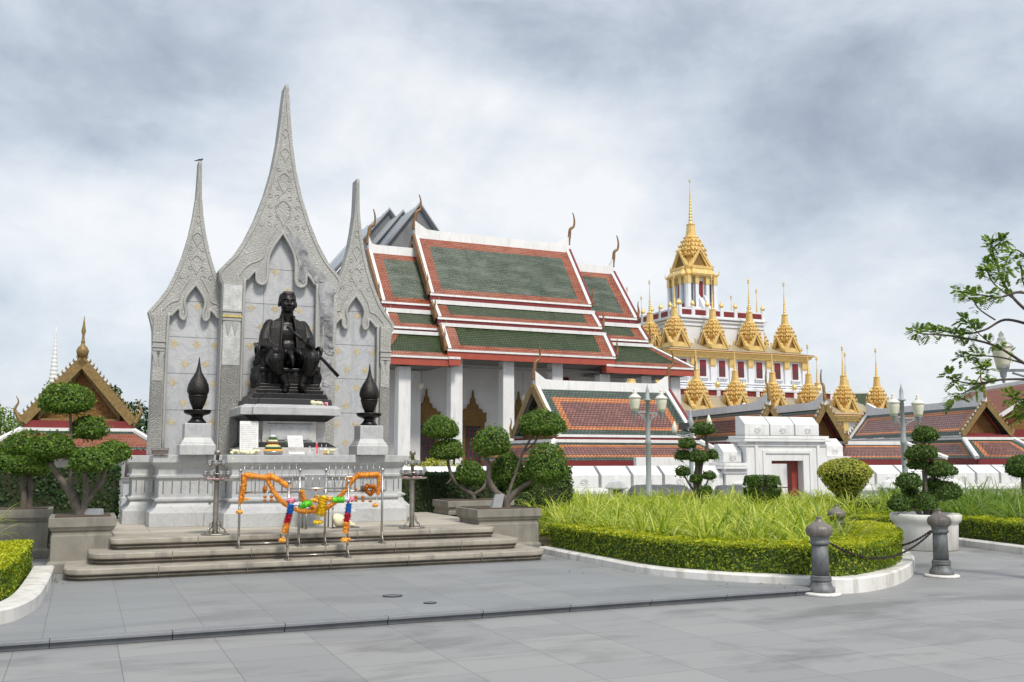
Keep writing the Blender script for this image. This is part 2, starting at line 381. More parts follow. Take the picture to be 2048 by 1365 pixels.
M['door'] = simple('red timber', (0.27, 0.045, 0.03), 0.5, 0, 0.25, 5)
M['dark'] = simple('dark opening', (0.03, 0.026, 0.025), 0.7, 0, 0.3, 3, 0)
M['glass'] = simple('dark glass', (0.07, 0.065, 0.075), 0.12, 0, 0.3, 3, 0)
M['soffit'] = simple('grey soffit', (0.23, 0.22, 0.21), 0.8)
M['t_green'] = rooftile('green glazed tile', (0.062, 0.098, 0.058), (0.115, 0.155, 0.10), (0.016, 0.026, 0.015), 0.18, 0.16, rough=0.27, weather_sheen=(0.21, 0.225, 0.19))  # grey tint joins weathering with sky sheen painted into the colour
M['t_green2'] = rooftile('dark green glazed tile', (0.040, 0.066, 0.022), (0.075, 0.105, 0.04), (0.012, 0.02, 0.008), 0.18, 0.16, rough=0.38)
M['t_orange'] = rooftile('orange glazed tile', (0.34, 0.080, 0.032), (0.48, 0.14, 0.065), (0.11, 0.024, 0.014), 0.18, 0.16, rough=0.30, weather_sheen=(0.40, 0.18, 0.12))  # grey-pink tint is whitish sky reflection painted into the colour
M['t_orange2'] = rooftile('bright orange glazed tile', (0.58, 0.20, 0.06), (0.66, 0.25, 0.085), (0.22, 0.06, 0.02), rough=0.34)
M['t_maroon'] = rooftile('maroon glazed tile', (0.20, 0.075, 0.058), (0.31, 0.13, 0.105), (0.05, 0.018, 0.015), rough=0.27)  # muted pink tone carries sky reflection in the base colour
M['t_pgreen'] = rooftile('bluish green glazed tile', (0.045, 0.078, 0.060), (0.085, 0.125, 0.095), (0.014, 0.024, 0.018), rough=0.3)
M['t_red'] = rooftile('plain red clay tile', (0.36, 0.11, 0.06), (0.46, 0.16, 0.09), (0.14, 0.04, 0.025), rough=0.6, weather_sheen=(0.2, 0.10, 0.07))
M['sheet'] = simple('blue white metal sheet', (0.60, 0.68, 0.78), 0.35, 0.0, 0.15, 0.6, 0.1, 3)
M['tarp'] = simple('grey tarpaulin', (0.17, 0.175, 0.185), 0.6, 0, 0.3, 1.2, 0.4, 6)
M['canvas'] = simple('dark grey canvas', (0.095, 0.10, 0.11), 0.55, 0, 0.3, 3, 0.5, 12)
M['bark'] = stone('grey bark', (0.17, 0.145, 0.12), (0.075, 0.06, 0.05), 9, 0.8, 30, 0.9, 0.3)
M['barkdark'] = stone('dark bark', (0.10, 0.08, 0.065), (0.05, 0.04, 0.035), 9, 0.8, 30, 0.9, 0.3)
M['leaf_bonsai'] = leafmat('bonsai leaves', [(0, (0.055, 0.115, 0.016)), (0.5, (0.105, 0.195, 0.026)), (0.85, (0.165, 0.27, 0.038)), (1, (0.25, 0.34, 0.07))])
M['leaf_dark'] = leafmat('dark hedge leaves', [(0, (0.018, 0.05, 0.014)), (0.6, (0.035, 0.085, 0.022)), (1, (0.07, 0.13, 0.03))])
M['leaf_topiary'] = leafmat('topiary leaves', [(0, (0.045, 0.09, 0.018)), (0.6, (0.09, 0.165, 0.03)), (1, (0.17, 0.26, 0.055))])
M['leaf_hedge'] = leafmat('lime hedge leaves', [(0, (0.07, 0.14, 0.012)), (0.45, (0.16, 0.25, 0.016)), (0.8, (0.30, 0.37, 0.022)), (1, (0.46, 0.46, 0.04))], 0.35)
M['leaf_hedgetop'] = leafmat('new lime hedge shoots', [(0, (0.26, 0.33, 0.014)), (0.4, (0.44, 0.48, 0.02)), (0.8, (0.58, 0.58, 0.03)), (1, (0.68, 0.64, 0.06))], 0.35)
M['leaf_lime'] = leafmat('lime shrub leaves', [(0, (0.22, 0.26, 0.03)), (0.6, (0.46, 0.47, 0.07)), (1, (0.62, 0.58, 0.16))])
M['leaf_tree'] = leafmat('tree leaves', [(0, (0.06, 0.13, 0.02)), (0.6, (0.16, 0.26, 0.05)), (1, (0.34, 0.42, 0.10))], 0.5)
M['grass'] = leafmat('striped grass', [(0, (0.15, 0.24, 0.03)), (0.35, (0.32, 0.41, 0.05)), (0.7, (0.55, 0.60, 0.10)), (1, (0.70, 0.70, 0.22))], 0.4)
M['grass2'] = leafmat('green grass', [(0, (0.09, 0.17, 0.03)), (0.5, (0.17, 0.28, 0.05)), (1, (0.33, 0.40, 0.10))], 0.4)
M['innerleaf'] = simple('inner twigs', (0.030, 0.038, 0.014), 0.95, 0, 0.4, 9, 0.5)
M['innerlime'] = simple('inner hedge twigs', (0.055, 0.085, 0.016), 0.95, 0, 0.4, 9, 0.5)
M['post'] = simple('grey painted iron', (0.36, 0.385, 0.40), 0.5, 0.1, 0.15, 4, 0.1)
M['bollard'] = simple('verdigris bronze', (0.17, 0.178, 0.18), 0.55, 0.2, 0.45, 7, 0.35, 40)
M['bollardtop'] = simple('rubbed bronze', (0.21, 0.185, 0.165), 0.5, 0.3, 0.4, 7, 0.3, 40)
M['chain'] = simple('rusty chain', (0.06, 0.045, 0.045), 0.5, 0.6, 0.4, 20, 0.3)
M['lantern'] = simple('cream frosted glass', (0.80, 0.76, 0.62), 0.35, 0, 0.06, 3, 0)
M['lantcap'] = simple('cream paint', (0.78, 0.76, 0.68), 0.5, 0, 0.1, 4, 0.1)
for nm, c in dict(f_orange=(1.0, 0.48, 0.08), f_marigold=(0.62, 0.20, 0.01), f_yellow=(0.88, 0.62, 0.02), f_green=(0.24, 0.80, 0.08), f_blue=(0.03, 0.22, 0.62), f_red=(0.62, 0.015, 0.05),
                  f_pink=(0.92, 0.30, 0.42), f_white=(0.82, 0.80, 0.86), f_cream=(0.80, 0.76, 0.52), paper=(0.82, 0.82, 0.80), print=(0.60, 0.60, 0.60), plastic=(0.62, 0.72, 0.82), reddrink=(0.7, 0.06, 0.09),
                  dgreen=(0.05, 0.13, 0.03), brown=(0.16, 0.08, 0.04), box=(0.16, 0.13, 0.12), pinkpale=(0.80, 0.45, 0.5), signgrey=(0.28, 0.29, 0.30), lamp_black=(0.02, 0.02, 0.022), bird=(0.03, 0.03, 0.05)).items():
    M[nm] = simple(nm.replace('f_', 'flower '), c, 0.7, 0, 0.18, 12, 0.2)
M['gablered'] = carved('gilded red carving', (0.34, 0.18, 0.05), (0.11, 0.022, 0.016), 7.0)
#PART2
# ------------------------------------------------------------------ the setting
FM = Frame((-5.6, 15.24), 23.65)      # monument frame, u along its front
def kid(e, f): return e
def at_frame(name, label, cat, fr, u, v, z=0.0, group=None, rz=0.0):
    return thing(name, label, cat, fr.w(u, v, z), fr.a + rz, group)

g = MB(); ys = [-60, 25.0, 29.0, 4000]; zs = [-0.03, -0.03, -1.30, -1.30]
for a in range(3):
    g.face([(-3500, ys[a], zs[a]), (3500, ys[a], zs[a]), (3500, ys[a + 1], zs[a + 1]), (-3500, ys[a + 1], zs[a + 1])])
tag(g.build('ground', M['ground'], merge=0.001), kind='structure')

p = MB(); p.face([(-9, -18, 0), (26, -18, 0), (26, 4.5, 0), (-9, 4.5, 0)])
tag(p.build('plaza', M['pave_low'], loc=None), kind='structure')
bpy.data.objects['plaza'].location = FM.w(0.17, 0.31, 0); bpy.data.objects['plaza'].rotation_euler.z = FM.a
VST = -6.93                              # front line of the plaza step
r = MB(); r.box(-9, 7.62, VST + 0.10, 6.0, -0.02, 0.078, 0)
o = r.build('raised_plaza', M['pave_up']); o.location = FM.w(0.10, 0, 0.002); o.rotation_euler.z = FM.a; tag(o, kind='structure')
k = MB()
u = -9.0
while u < 7.5:
    u2 = min(u + 0.98, 7.72)
    k.box(u + 0.003, u2 - 0.003, VST + 0.012, VST + 0.10, 0.001, 0.05, 0); k.box(u + 0.002, u2 - 0.002, VST - 0.015, VST + 0.0995, 0.0505, 0.0815, 1); u = u2
o = k.build('plaza_kerb', [M['kerbdark'], M['kerblip']], bevel=0.006); o.location = FM.w(0, 0, 0); o.rotation_euler.z = FM.a; tag(o, kind='structure')

# stepped terrace under the monument
te = at_frame('stone_terrace', 'broad weathered stone terrace with three round ended steps below the marble monument', 'terrace', FM, 2.17, 0)
def step_outline(hw, vf, vb, rr):
    pts = [(-hw, vb), (-hw, vf + rr)]
    for i in range(1, 9): a = math.pi + math.pi / 2 * i / 8; pts.append((-hw + rr + rr * math.cos(a), vf + rr + rr * math.sin(a)))
    for i in range(0, 9): a = -math.pi / 2 + math.pi / 2 * i / 8; pts.append((hw - rr + rr * math.cos(a), vf + rr + rr * math.sin(a)))
    pts.append((hw, vb)); return pts
def step_block(hw, vf, vb, z0, h, rr):
    m = MB(); prof = [(0.055, 0), (0.055, 0.028), (0.03, 0.034), (0.03, 0.052), (0.045, 0.058), (0.018, 0.070), (0.004, 0.084), (0.0, 0.10), (0.0, h - 0.012), (0.012, h)]
    rings = []
    for ins, z in prof: rings.append([(x, y, z0 + z) for x, y in step_outline(hw - ins, vf + ins, vb, rr - ins)])
    m.loft(rings, 0, True)
    for f in m.bm.faces:
        c = f.calc_center_median()
        if c.z < z0 + 0.078: f.material_index = 1
    # joints
    n = int(2 * hw / 0.95)
    for i in range(1, n):
        x = -hw + 2 * hw * i / n
        if abs(x) < hw - rr: m.box(x - 0.004, x + 0.004, vf - 0.0025, vf + 0.06, z0 + 0.03, z0 + h + 0.0015, 1)
    return m
for hw, vf, z0 in ((3.30, -2.90, .08), (3.02, -2.57, .23)):
    step_block(hw, vf, vf + 1.6, z0, .15, 0.30).build('step', [M['step'], M['stepdark']], te)
step_block(2.76, -2.17, -1.2, .38, .15, 0.16).build('step', [M['step'], M['stepdark']], te)
m = MB(); m.box(-3.5, 3.12, -1.199, 6.5, .08, .5295); m.build('platform', M['terrace'], te)

# ------------------------------------------------------------------ the monument
UC = 2.06
mo = at_frame('stone_monument', 'tall grey stone monument of three pointed panels on a marble plinth behind the statue', 'monument', FM, UC, 0)
PZ0, PZ1 = 0.53, 1.635
PROF = [(0.13, 0), (0.13, 0.215), (0.125, 0.22), (0.095, 0.245), (0.04, 0.30), (0.015, 0.36), (0.012, 0.385), (0.05, 0.392), (0.055, 0.425), (0.02, 0.435), (0.0, 0.45),
        (0.0, 0.735), (0.012, 0.738), (0.04, 0.75), (0.045, 0.785), (0.012, 0.80), (0.012, 0.90), (0.03, 0.905), (0.03, 0.925), (0.055, 0.955), (0.10, 0.985), (0.105, 0.99), (0.105, 1.10), (0.095, PZ1 - PZ0)]
def bay(m, u0, u1, v0, v1, dz=0.0):
    rings = [[(u0 - e, v0 - e, PZ0 + z + dz * (z > 1)), (u1 + e, v0 - e, PZ0 + z + dz * (z > 1)), (u1 + e, v1, PZ0 + z + dz * (z > 1)), (u0 - e, v1, PZ0 + z + dz * (z > 1))] for e, z in PROF]
    m.loft(rings, 0, True)
    n = max(2, int((u1 - u0) / 0.13)); d = (u1 - u0) / n
    for i in range(n):                              # flutes as thin dark strips, groove shade put into the colour
        x = u0 + d * (i + 0.5); m.box(x - 0.009, x + 0.009, v0 - 0.004, v0 + 0.02, PZ0 + 0.50, PZ0 + 0.70, 1)
m = MB()
bay(m, -1.93, -0.86, 0.05, 1.6); bay(m, 0.86, 1.93, 0.05, 1.6)
bay(m, -0.9, 0.9, -0.56, 1.55, 0.004); bay(m, -1.12, 1.12, 0.015, 1.5, 0.002)
bay(m, -2.28, 2.28, 0.92, 2.0, -0.004)
m.build('plinth', [M['marble'], M['tarp']], mo, bevel=0.006)

def mirror(pts): return [(-x, z) for x, z in reversed(pts)]
def ogee_panel(cu, v0, outline_r, arch_r, zb, thick, recess, fmat, side, cut=0.0):
    """outline_r / arch_r: right half paths from apex down (du, z). Makes carved frame, recessed panel, moulding."""
    out = mirror(outline_r) + outline_r[1:] if outline_r[0][0] == 0 else mirror(outline_r) + outline_r
    arch = mirror(arch_r) + arch_r[1:]
    pts = out + list(reversed(arch))
    m = MB(); P = [(cu + x, z) for x, z in pts]
    tri = tessellate_polygon([[Vector((x, z, 0)) for x, z in P]])
    F_ = [m.bm.verts.new((x, v0, z)) for x, z in P]; B_ = [m.bm.verts.new((x, v0 + thick, z)) for x, z in P]
    for a, b, c in tri:
        try: m.bm.faces.new((F_[a], F_[b], F_[c])); m.bm.faces.new((B_[c], B_[b], B_[a]))
        except ValueError: pass
    n = len(P)
    for i in range(n):
        j = (i + 1) % n; m.bm.faces.new((F_[i], F_[j], B_[j], B_[i]))
    fr = m.build('carved_frame', fmat, mo)
    # recessed marble with joints and gilt motifs
    hw = arch_r[-1][0]; top = arch_r[0][1]
    pm = MB(); lob = max(z for x, z in arch_r[5:7]); rp = [(0, top + .05), (arch_r[1][0] + .06, arch_r[1][1] + .04), (arch_r[2][0] + .08, lob + .05), (arch_r[6][0] + .05, lob + .04), (hw + .06, arch_r[-2][1] + .10), (hw + .06, zb)]
    pm.prism_y([(cu + x, z) for x, z in mirror(rp) + rp[1:]], v0 + recess, v0 + thick - .02)
    gm = pm
    for z in np.arange(zb + 0.75, top - 0.3, 0.62): gm.box(cu - hw + 0.005, cu + hw - 0.005, v0 + recess - 0.003, v0 + recess + 0.01, z, z + 0.007, 2)
    if hw > 0.5: gm.box(cu - 0.28, cu - 0.274, v0 + recess - 0.0025, v0 + recess + 0.01, zb, top - 0.9, 2)
    row = 0; z = zb + 0.22
    while z < top - 0.12:
        xs = ([-0.30, 0.06, 0.36] if row % 2 else [-0.12, 0.22]) if hw < 0.5 else ([-0.48, -0.08, 0.34] if row % 2 else [-0.3, 0.14, 0.54])
        for x in xs:
            lim = hw - 0.03 if z < arch_r[-2][1] else (arch_r[3][0] - 0.05 if z < arch_r[2][1] else 0.06)
            if abs(x) < lim or (z > arch_r[3][1] and abs(x) < 0.1):
                r0 = 0.07; st = []
                for i in range(16):
                    a = 2 * math.pi * i / 16; rr = r0 * (1.25 if i % 4 == 0 else 0.95 if i % 2 == 0 else 0.5) * random.uniform(.85, 1.05)
                    st.append((cu + x + rr * math.cos(a), z + rr * 1.15 * math.sin(a)))
                gm.prism_y(st, v0 + recess - 0.004, v0 + recess + 0.003, 1)
        row += 1; z += 0.33
    gm.build('marble_panel', [M['panel'], M['gilt'], M['tarp']], mo)
    mm = MB()
    for sgn in (1, -1):
        path = smooth_path([(cu + sgn * (x - 0.015), v0 - 0.005, z) for x, z in arch_r], 5)
        mm.tube(path, 0.026, 8)
        path2 = smooth_path([(cu + sgn * (x + 0.085 + (0.02 if i > 4 else 0)), v0 - 0.002, z + (0.10 if i in (0, 6, 7) else 0.05)) for i, (x, z) in enumerate(arch_r) if i not in (3, 4, 5)], 5)
        mm.tube(path2, 0.014, 6)
    mm.build('arch_moulding', M['moulding'], mo)
    # raised outline ribs and flame scrolls following the gable edge
    sm = MB()
    for sgn in (1, -1):
        pth = smooth_path([(cu + sgn * max(0.012, x - 0.05), v0 - 0.004, z - 0.02) for x, z in outline_r if z > arch_r[-1][1]], 4)
        sm.tube(pth, 0.013, 6)
    for z, w in side:                                # little heart-shaped leaves down the centre line
        for sgn in (1, -1):
            sm.tube(smooth_path([(cu, v0 - 0.004, z), (cu + sgn * w, v0 - 0.004, z - w * 0.9), (cu + sgn * w * 1.15, v0 - 0.004, z - w * 2.0), (cu + sgn * w * 0.35, v0 - 0.004, z - w * 3.4), (cu, v0 - 0.004, z - w * 4.2)], 4), 0.009, 5)
    for z in np.arange(arch_r[0][1] + 0.1, outline_r[0][1] - 0.9, 0.17):
        wd = np.interp(z, [q[1] for q in reversed(outline_r)], [q[0] for q in reversed(outline_r)])
        for x in np.arange(0.10, wd - 0.09, 0.14):
            for sgn in (1, -1):
                rr = 0.05; ph = random.uniform(0, 6)
                sm.tube([(cu + sgn * (x + rr * (1 - t / 9) * math.cos(ph + t * 0.75)), v0 - 0.003, z + rr * (1 - t / 9) * math.sin(ph + t * 0.75)) for t in range(8)], 0.008, 4)
    sm.build('scroll_relief', M['moulding'], fr)
    return fr
W_OUT = [(0.028, 6.72), (0.036, 6.35), (0.045, 6.1), (0.085, 5.75), (0.14, 5.42), (0.23, 5.05), (0.34, 4.72), (0.47, 4.42), (0.60, 4.22), (0.745, 4.03), (0.70, 3.88), (0.665, 3.72), (0.65, 3.40), (0.66, 1.64)]
W_ARC = [(0, 4.56), (0.15, 4.34), (0.185, 4.20), (0.15, 4.03), (0.185, 3.92), (0.245, 3.97), (0.265, 4.11), (0.39, 3.98), (0.44, 3.80), (0.44, 1.64)]
C_OUT = [(0.028, 8.22), (0.06, 7.9), (0.085, 7.6), (0.13, 7.15), (0.21, 6.65), (0.32, 6.2), (0.47, 5.75), (0.64, 5.36), (0.82, 5.05), (1.06, 4.77), (1.03, 4.60), (0.99, 4.52), (0.985, 1.64)]
C_ARC = [(0, 5.54), (0.20, 5.20), (0.255, 4.98), (0.265, 4.66), (0.34, 4.57), (0.435, 4.62), (0.46, 4.80), (0.60, 4.62), (0.645, 4.36), (0.645, 1.64)]
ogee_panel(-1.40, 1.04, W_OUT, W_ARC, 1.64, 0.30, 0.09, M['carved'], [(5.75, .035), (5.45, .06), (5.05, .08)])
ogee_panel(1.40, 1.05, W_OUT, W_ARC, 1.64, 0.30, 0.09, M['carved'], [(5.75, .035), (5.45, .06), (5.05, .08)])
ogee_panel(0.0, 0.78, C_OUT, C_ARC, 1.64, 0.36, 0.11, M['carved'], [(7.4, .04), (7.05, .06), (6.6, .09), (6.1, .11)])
def pilaster(u0, u1, v, zb, zt, low, mats):
    w = u1 - u0; m = MB()
    m.box(u0, u1, v - 0.05, v + 0.04, zb, zb + (zt - zb) * 0.52, 0)
    m.box(u0 + .005, u1 - .005, v - 0.055, v + 0.04, zb + (zt - zb) * 0.523, zt - 0.62, 1)
    for i in range(2):
        x = u0 + w * (0.3 + 0.4 * i); m.prism_y([(x - .07, zt - .62), (x + .07, zt - .62), (x, zt - .88)], v - .066, v - .05, 2)
    for z, h, e, mi in ((zt - .615, .05, .015, 2), (zt - .56, .035, .03, 3), (zt - .52, .05, .012, 2), (zt - .465, .03, .03, 2)): m.box(u0 - e * .5, u1 + e * .5, v - .06 - e, v + .04, z, z + h, mi)
    for i in range(4): x = u0 + w * (i + .5) / 4; m.box(x - w * .09, x + w * .09, v - .066, v - .03, zt - .43, zt - .02, 1)
    m.box(u0 - .01, u1 + .01, v - .06, v + .04, zt - .435, zt, 1)
    return m.build('pilaster', mats, mo)
pm = [M['carved2'], M['silver'], M['moulding'], M['giltbright']]
pilaster(-0.965, -0.675, 0.78, 1.64, 4.52, 1, pm)
pm2 = [M['carved2'], M['carved'], M['moulding'], M['moulding']]
for s in (-1, 1):
    a, b = sorted((-1.40 * -s * 1 + s * 0.47, -1.40 * -s + s * 0.645)); pilaster(a, b, 1.05, 1.64, 3.98, 0, pm2)
# right side of the centre arch: facing lost, bare mortar left
m = MB(); rr = random.Random(3)
edge = [(px, py) for px, py in ((570, 470), (594, 472), (606, 488), (616, 508), (619, 524), (636, 538), (648, 548), (657, 560), (668, 575), (667, 640), (663, 720), (660, 812), (640, 812), (641, 720), (640, 640), (639, 600), (634, 570), (622, 548), (617, 540), (613, 560), (606, 567), (597, 560), (599, 540), (596, 520), (588, 500), (578, 484))]
pl = [FM.uz(px, py, 0.775) for px, py in edge]
tri = tessellate_polygon([[Vector((x, z, 0)) for x, z in pl]])
top = [m.bm.verts.new((x - UC, 0.766 + rr.uniform(-.008, .004), z)) for x, z in pl]; bot = [m.bm.verts.new((x - UC, 0.80, z)) for x, z in pl]
for a, b, c in tri: m.bm.faces.new((top[a], top[b], top[c]))
for i in range(len(pl)): m.bm.faces.new((top[i], top[(i + 1) % len(pl)], bot[(i + 1) % len(pl)], bot[i]))
for i in range(24):                                   # lumps of mortar
    j = rr.randrange(8, 14); x, z = pl[j]; zz = rr.uniform(2.6, 5.0); xx = 0.80 + rr.uniform(-.11, .13)
    if zz > 4.7: continue
    m.ell((xx, 0.765, zz), (rr.uniform(.02, .07), .010, rr.uniform(.02, .05)), 6, 4)
m.build('bare_mortar', M['mortar'], mo)

# two dark urns on marble pedestals
def pedestal(u, v, label):
    t = at_frame('urn_pedestal', label, 'pedestal', FM, u, v, 1.638, 'marble urn pedestals')
    m = MB()
    sq = [(-1, -1), (1, -1), (1, 1), (-1, 1)]
    m.poly_lathe(sq, [(.27, 0), (.27, .15), (.265, .16), (.25, .165), (.245, .19), (.215, .235), (.2, .27), (.2, .485), (.19, .495)], (0, 0, 0)); m.build('shaft', M['marble'], t, bevel=.008)
    return t
pedestal(0.665, 0.05, 'white marble pedestal under the left urn, cut square with a flared foot')
pedestal(3.47, 0.05, 'white marble pedestal under the right urn, stepped with a flared foot')
def urn(u, v, label):
    t = at_frame('lotus_urn', label, 'urn', FM, u, v, 2.133, 'lotus bud urns')
    m = MB(); m.lathe([(.14, 0), (.145, .02), (.10, .07), (.085, .10), (.10, .125), (.17, .145), (.20, .165), (.215, .20), (.215, .215), (.12, .222)], 28); m.build('dish', M['bronze'], t)
    m = MB(); m.lathe([(.07, .222), (.085, .25), (.12, .33), (.14, .40), (.145, .425), (.15, .43), (.15, .445), (.14, .45)], 28); m.build('bowl', M['bronze2'], t)
    m = MB()
    m.lathe([(.14, .45), (.165, .50), (.170, .55), (.155, .62), (.12, .70), (.075, .77), (.045, .83), (.03, .89), (.018, .96), (.010, 1.03), (.005, 1.06)], 28, mod=lambda a, r_, z: 1 + 0.022 * math.sin(9 * a + 22 * z))
    m.build('lid', M['bronze2'], t); return t
urn(0.665, 0.05, 'black lotus bud urn on the marble pedestal left of the statue')
urn(3.47, 0.05, 'black lotus bud urn on the marble pedestal right of the statue')

# statue base
sb = at_frame('statue_base', 'white marble statue base with wide overhanging slab and black bands under the seated statue', 'pedestal', FM, UC, 0.05, 1.638)
def plan(hw, vf, p, hw2):      # front with a projecting middle
    return [(-hw, .75), (-hw, vf), (-hw2, vf), (-hw2, vf - p), (hw2, vf - p), (hw2, vf), (hw, vf), (hw, .75)]
def blk(name, z0, z1, a, b, mat, bev=.006):
    m = MB(); m.loft([[(x, y, z0) for x, y in a], [(x, y, z1) for x, y in b]]); return m.build(name, mat, sb, bevel=bev)
blk('plinth', 0.0, .115, plan(.78, -.44, .10, .60), plan(.78, -.44, .10, .60), M['marble2'])
blk('black_band', .115, .20, plan(.77, -.43, .10, .59), plan(.64, -.32, .10, .47), M['black'])
dado = blk('dado', .20, .54, plan(.60, -.28, .10, .43), plan(.60, -.28, .10, .43), M['marble2'])
m = MB(); m.prism_y([(-.31, .27), (-.28, .24), (.28, .24), (.31, .27), (.31, .44), (.28, .47), (-.28, .47), (-.31, .44)], -.395, -.378); m.build('inset_panel', M['marble'], dado, bevel=.004)
m = MB(); m.box(-.36, .36, -.384, -.375, .215, .235); m.box(-.36, .36, -.384, -.375, .49, .505); m.build('dado_line', M['tarp'], dado)
blk('black_corbel', .54, .63, plan(.62, -.30, .10, .45), plan(.74, -.42, .10, .57), M['black'])
slab = MB(); slab.loft([[(x, y, z) for x, y in plan(hw, vf, .10, h2)] for z, hw, vf, h2 in ((.632, .80, -.50, .62), (.755, .80, -.50, .62), (.80, .72, -.42, .55))]); slab.build('slab', M['marble'], sb, bevel=.008)
blk('footing', .801, .90, plan(.68, -.41, .06, .52), plan(.66, -.40, .06, .50), M['black'])
blk('footing', .90, .985, plan(.62, -.38, .06, .46), plan(.58, -.37, .06, .42), M['bronze'])
#PART3
# ------------------------------------------------------------------ the seated bronze statue
def voxel(mb, name, mat, parent, vox, smooth_it=2, slim=1.0):
    for q in mb.bm.verts:
        if q.co.z < 3.93: q.co.x *= slim
        elif q.co.z < 4.03: q.co.x *= slim + (1 - slim) * (q.co.z - 3.93) / .10
    o = mb.build(name + '_tmp', mat, None, recalc=True)
    md = o.modifiers.new('r', 'REMESH'); md.mode = 'VOXEL'; md.voxel_size = vox
    ms = o.modifiers.new('s', 'SMOOTH'); ms.iterations = smooth_it; ms.factor = 0.5
    dg = bpy.context.evaluated_depsgraph_get(); me = bpy.data.meshes.new_from_object(o.evaluated_get(dg)); me.name = name
    bpy.data.objects.remove(o, do_unlink=True)
    for pl_ in me.polygons: pl_.use_smooth = True
    if not me.materials: me.materials.append(mat)
    n = bpy.data.objects.new(name, me); COL.objects.link(n); n.parent = parent; return n
def limb(m, pts, rad, n=14):
    P = smooth_path(pts, 5); k = len(rad); rr = [float(np.interp(i / (len(P) - 1) * (k - 1), range(k), rad)) for i in range(len(P))]
    m.tube(P, rr, n); m.ell(P[0], (rr[0],) * 3, n, 8); m.ell(P[-1], (rr[-1],) * 3, n, 8)
st = at_frame('seated_statue', 'dark bronze statue of a seated man in an open brocade coat holding a sheathed sword', 'statue', FM, UC + .025, 0.24, 0)
b = MB()
# legs: puffed breeches to below the knee, bare calves, slippers
for hx, kx, kz, ax, az, tx in ((-.16, -.31, 3.20, -.07, 2.78, -.14), (.17, .36, 3.23, .20, 2.79, .23)):
    limb(b, [(hx, .10, 3.20), ((hx + kx) / 2, -.22, 3.24), (kx, -.46, kz - .02)], [.19, .19, .155])
    limb(b, [(kx, -.46, kz - .02), (kx * .82 + ax * .18, -.46, 3.08), (kx * .66 + ax * .34, -.44, 2.99)], [.15, .128, .100])
    limb(b, [(kx * .62 + ax * .38, -.44, 3.0), (kx * .35 + ax * .65, -.40, 2.91), (ax, -.42, az)], [.085, .083, .055])
    limb(b, [(ax, -.40, az - .02), (ax + (tx - ax) * .4, -.46, 2.70), (tx, -.615, 2.665)], [.062, .068, .035])
b.ell((0, .12, 3.20), (.33, .25, .20)); b.ell((.02, .08, 3.42), (.27, .20, .22)); b.ell((0, .10, 3.64), (.30, .20, .24)); b.ell((0, .10, 3.80), (.33, .15, .11))
limb(b, [(0, .10, 3.86), (0, .06, 4.03)], [.135, .108])
# arms
limb(b, [(-.34, .10, 3.78), (-.39, .02, 3.57), (-.42, -.04, 3.49)], [.10, .10, .095]); limb(b, [(-.42, -.04, 3.48), (-.37, -.24, 3.41), (-.33, -.36, 3.38)], [.105, .075, .048])
limb(b, [(.34, .10, 3.78), (.39, .02, 3.59), (.42, -.04, 3.51)], [.10, .10, .095]); limb(b, [(.42, -.04, 3.51), (.39, -.24, 3.45), (.35, -.36, 3.44)], [.105, .075, .048])
# hands: palm, four fingers and a thumb each
b.ell((-.31, -.45, 3.37), (.058, .078, .032), 12, 8)
for i, l in enumerate((.10, .115, .11, .085)):
    x = -.355 + .031 * i; limb(b, [(x, -.50, 3.375), (x - .003, -.50 - l * .55, 3.362), (x, -.50 - l * .8, 3.31), (x, -.50 - l * .72, 3.27)], [.0165, .016, .0145, .012], 8)
limb(b, [(-.255, -.42, 3.375), (-.225, -.48, 3.36), (-.235, -.535, 3.33)], [.019, .017, .013], 8)
b.ell((.34, -.43, 3.43), (.055, .06, .048), 12, 8)
for i, l in enumerate((.9, 1, .95, .85)):
    a = (.305 + .027 * i, 3.485 - .022 * i); limb(b, [(a[0] + .02, -.43, a[1] + .02), (a[0], -.49 * 1, a[1] + .012), (a[0] - .025, -.515, a[1] - .03), (a[0] - .02, -.475, a[1] - .06 * l)], [.017, .0165, .015, .013], 8)
limb(b, [(.30, -.41, 3.46), (.275, -.47, 3.49), (.30, -.52, 3.50)], [.019, .017, .014], 8)
# head
b.ell((0, .045, 4.235), (.138, .165, .150), 20, 14); b.ell((0, .005, 4.12), (.118, .130, .115), 18, 12); b.ell((0, -.075, 4.055), (.058, .048, .036), 12, 8)
for s in (-1, 1):
    b.ell((s * .143, .05, 4.17), (.020, .036, .056), 10, 8); b.ell((s * .082, -.07, 4.125), (.042, .04, .04), 10, 8)
    limb(b, [(s * .018, -.120, 4.232), (s * .06, -.118, 4.246), (s * .105, -.085, 4.232)], [.010, .012, .009], 8)
    b.ell((s * .053, -.104, 4.200), (.024, .013, .011), 10, 6); b.ell((s * .060, -.080, 4.145), (.050, .045, .055), 12, 8)
limb(b, [(0, -.125, 4.22), (0, -.150, 4.165), (0, -.160, 4.145)], [.015, .020, .024], 8); b.ell((-.022, -.140, 4.138), (.015, .015, .013), 8, 6); b.ell((.022, -.140, 4.138), (.015, .015, .013), 8, 6)
limb(b, [(-.045, -.112, 4.096), (0, -.132, 4.100), (.045, -.112, 4.096)], [.008, .012, .008], 8); limb(b, [(-.036, -.110, 4.078), (0, -.126, 4.076), (.036, -.110, 4.078)], [.008, .012, .008], 8)
body = voxel(b, 'person', M['bronze'], st, 0.0095, 2, .90)
hb = MB(); hb.ell((0, .075, 4.295), (.143, .155, .10), 20, 12); hb.box(-.10, .10, -.07, .14, 4.34, 4.385, 0, .02); hb.ell((-.12, .08, 4.25), (.026, .09, .075), 10, 8); hb.ell((.12, .08, 4.25), (.026, .09, .075), 10, 8)
voxel(hb, 'hair', M['bronze2'], body, 0.010, 3)
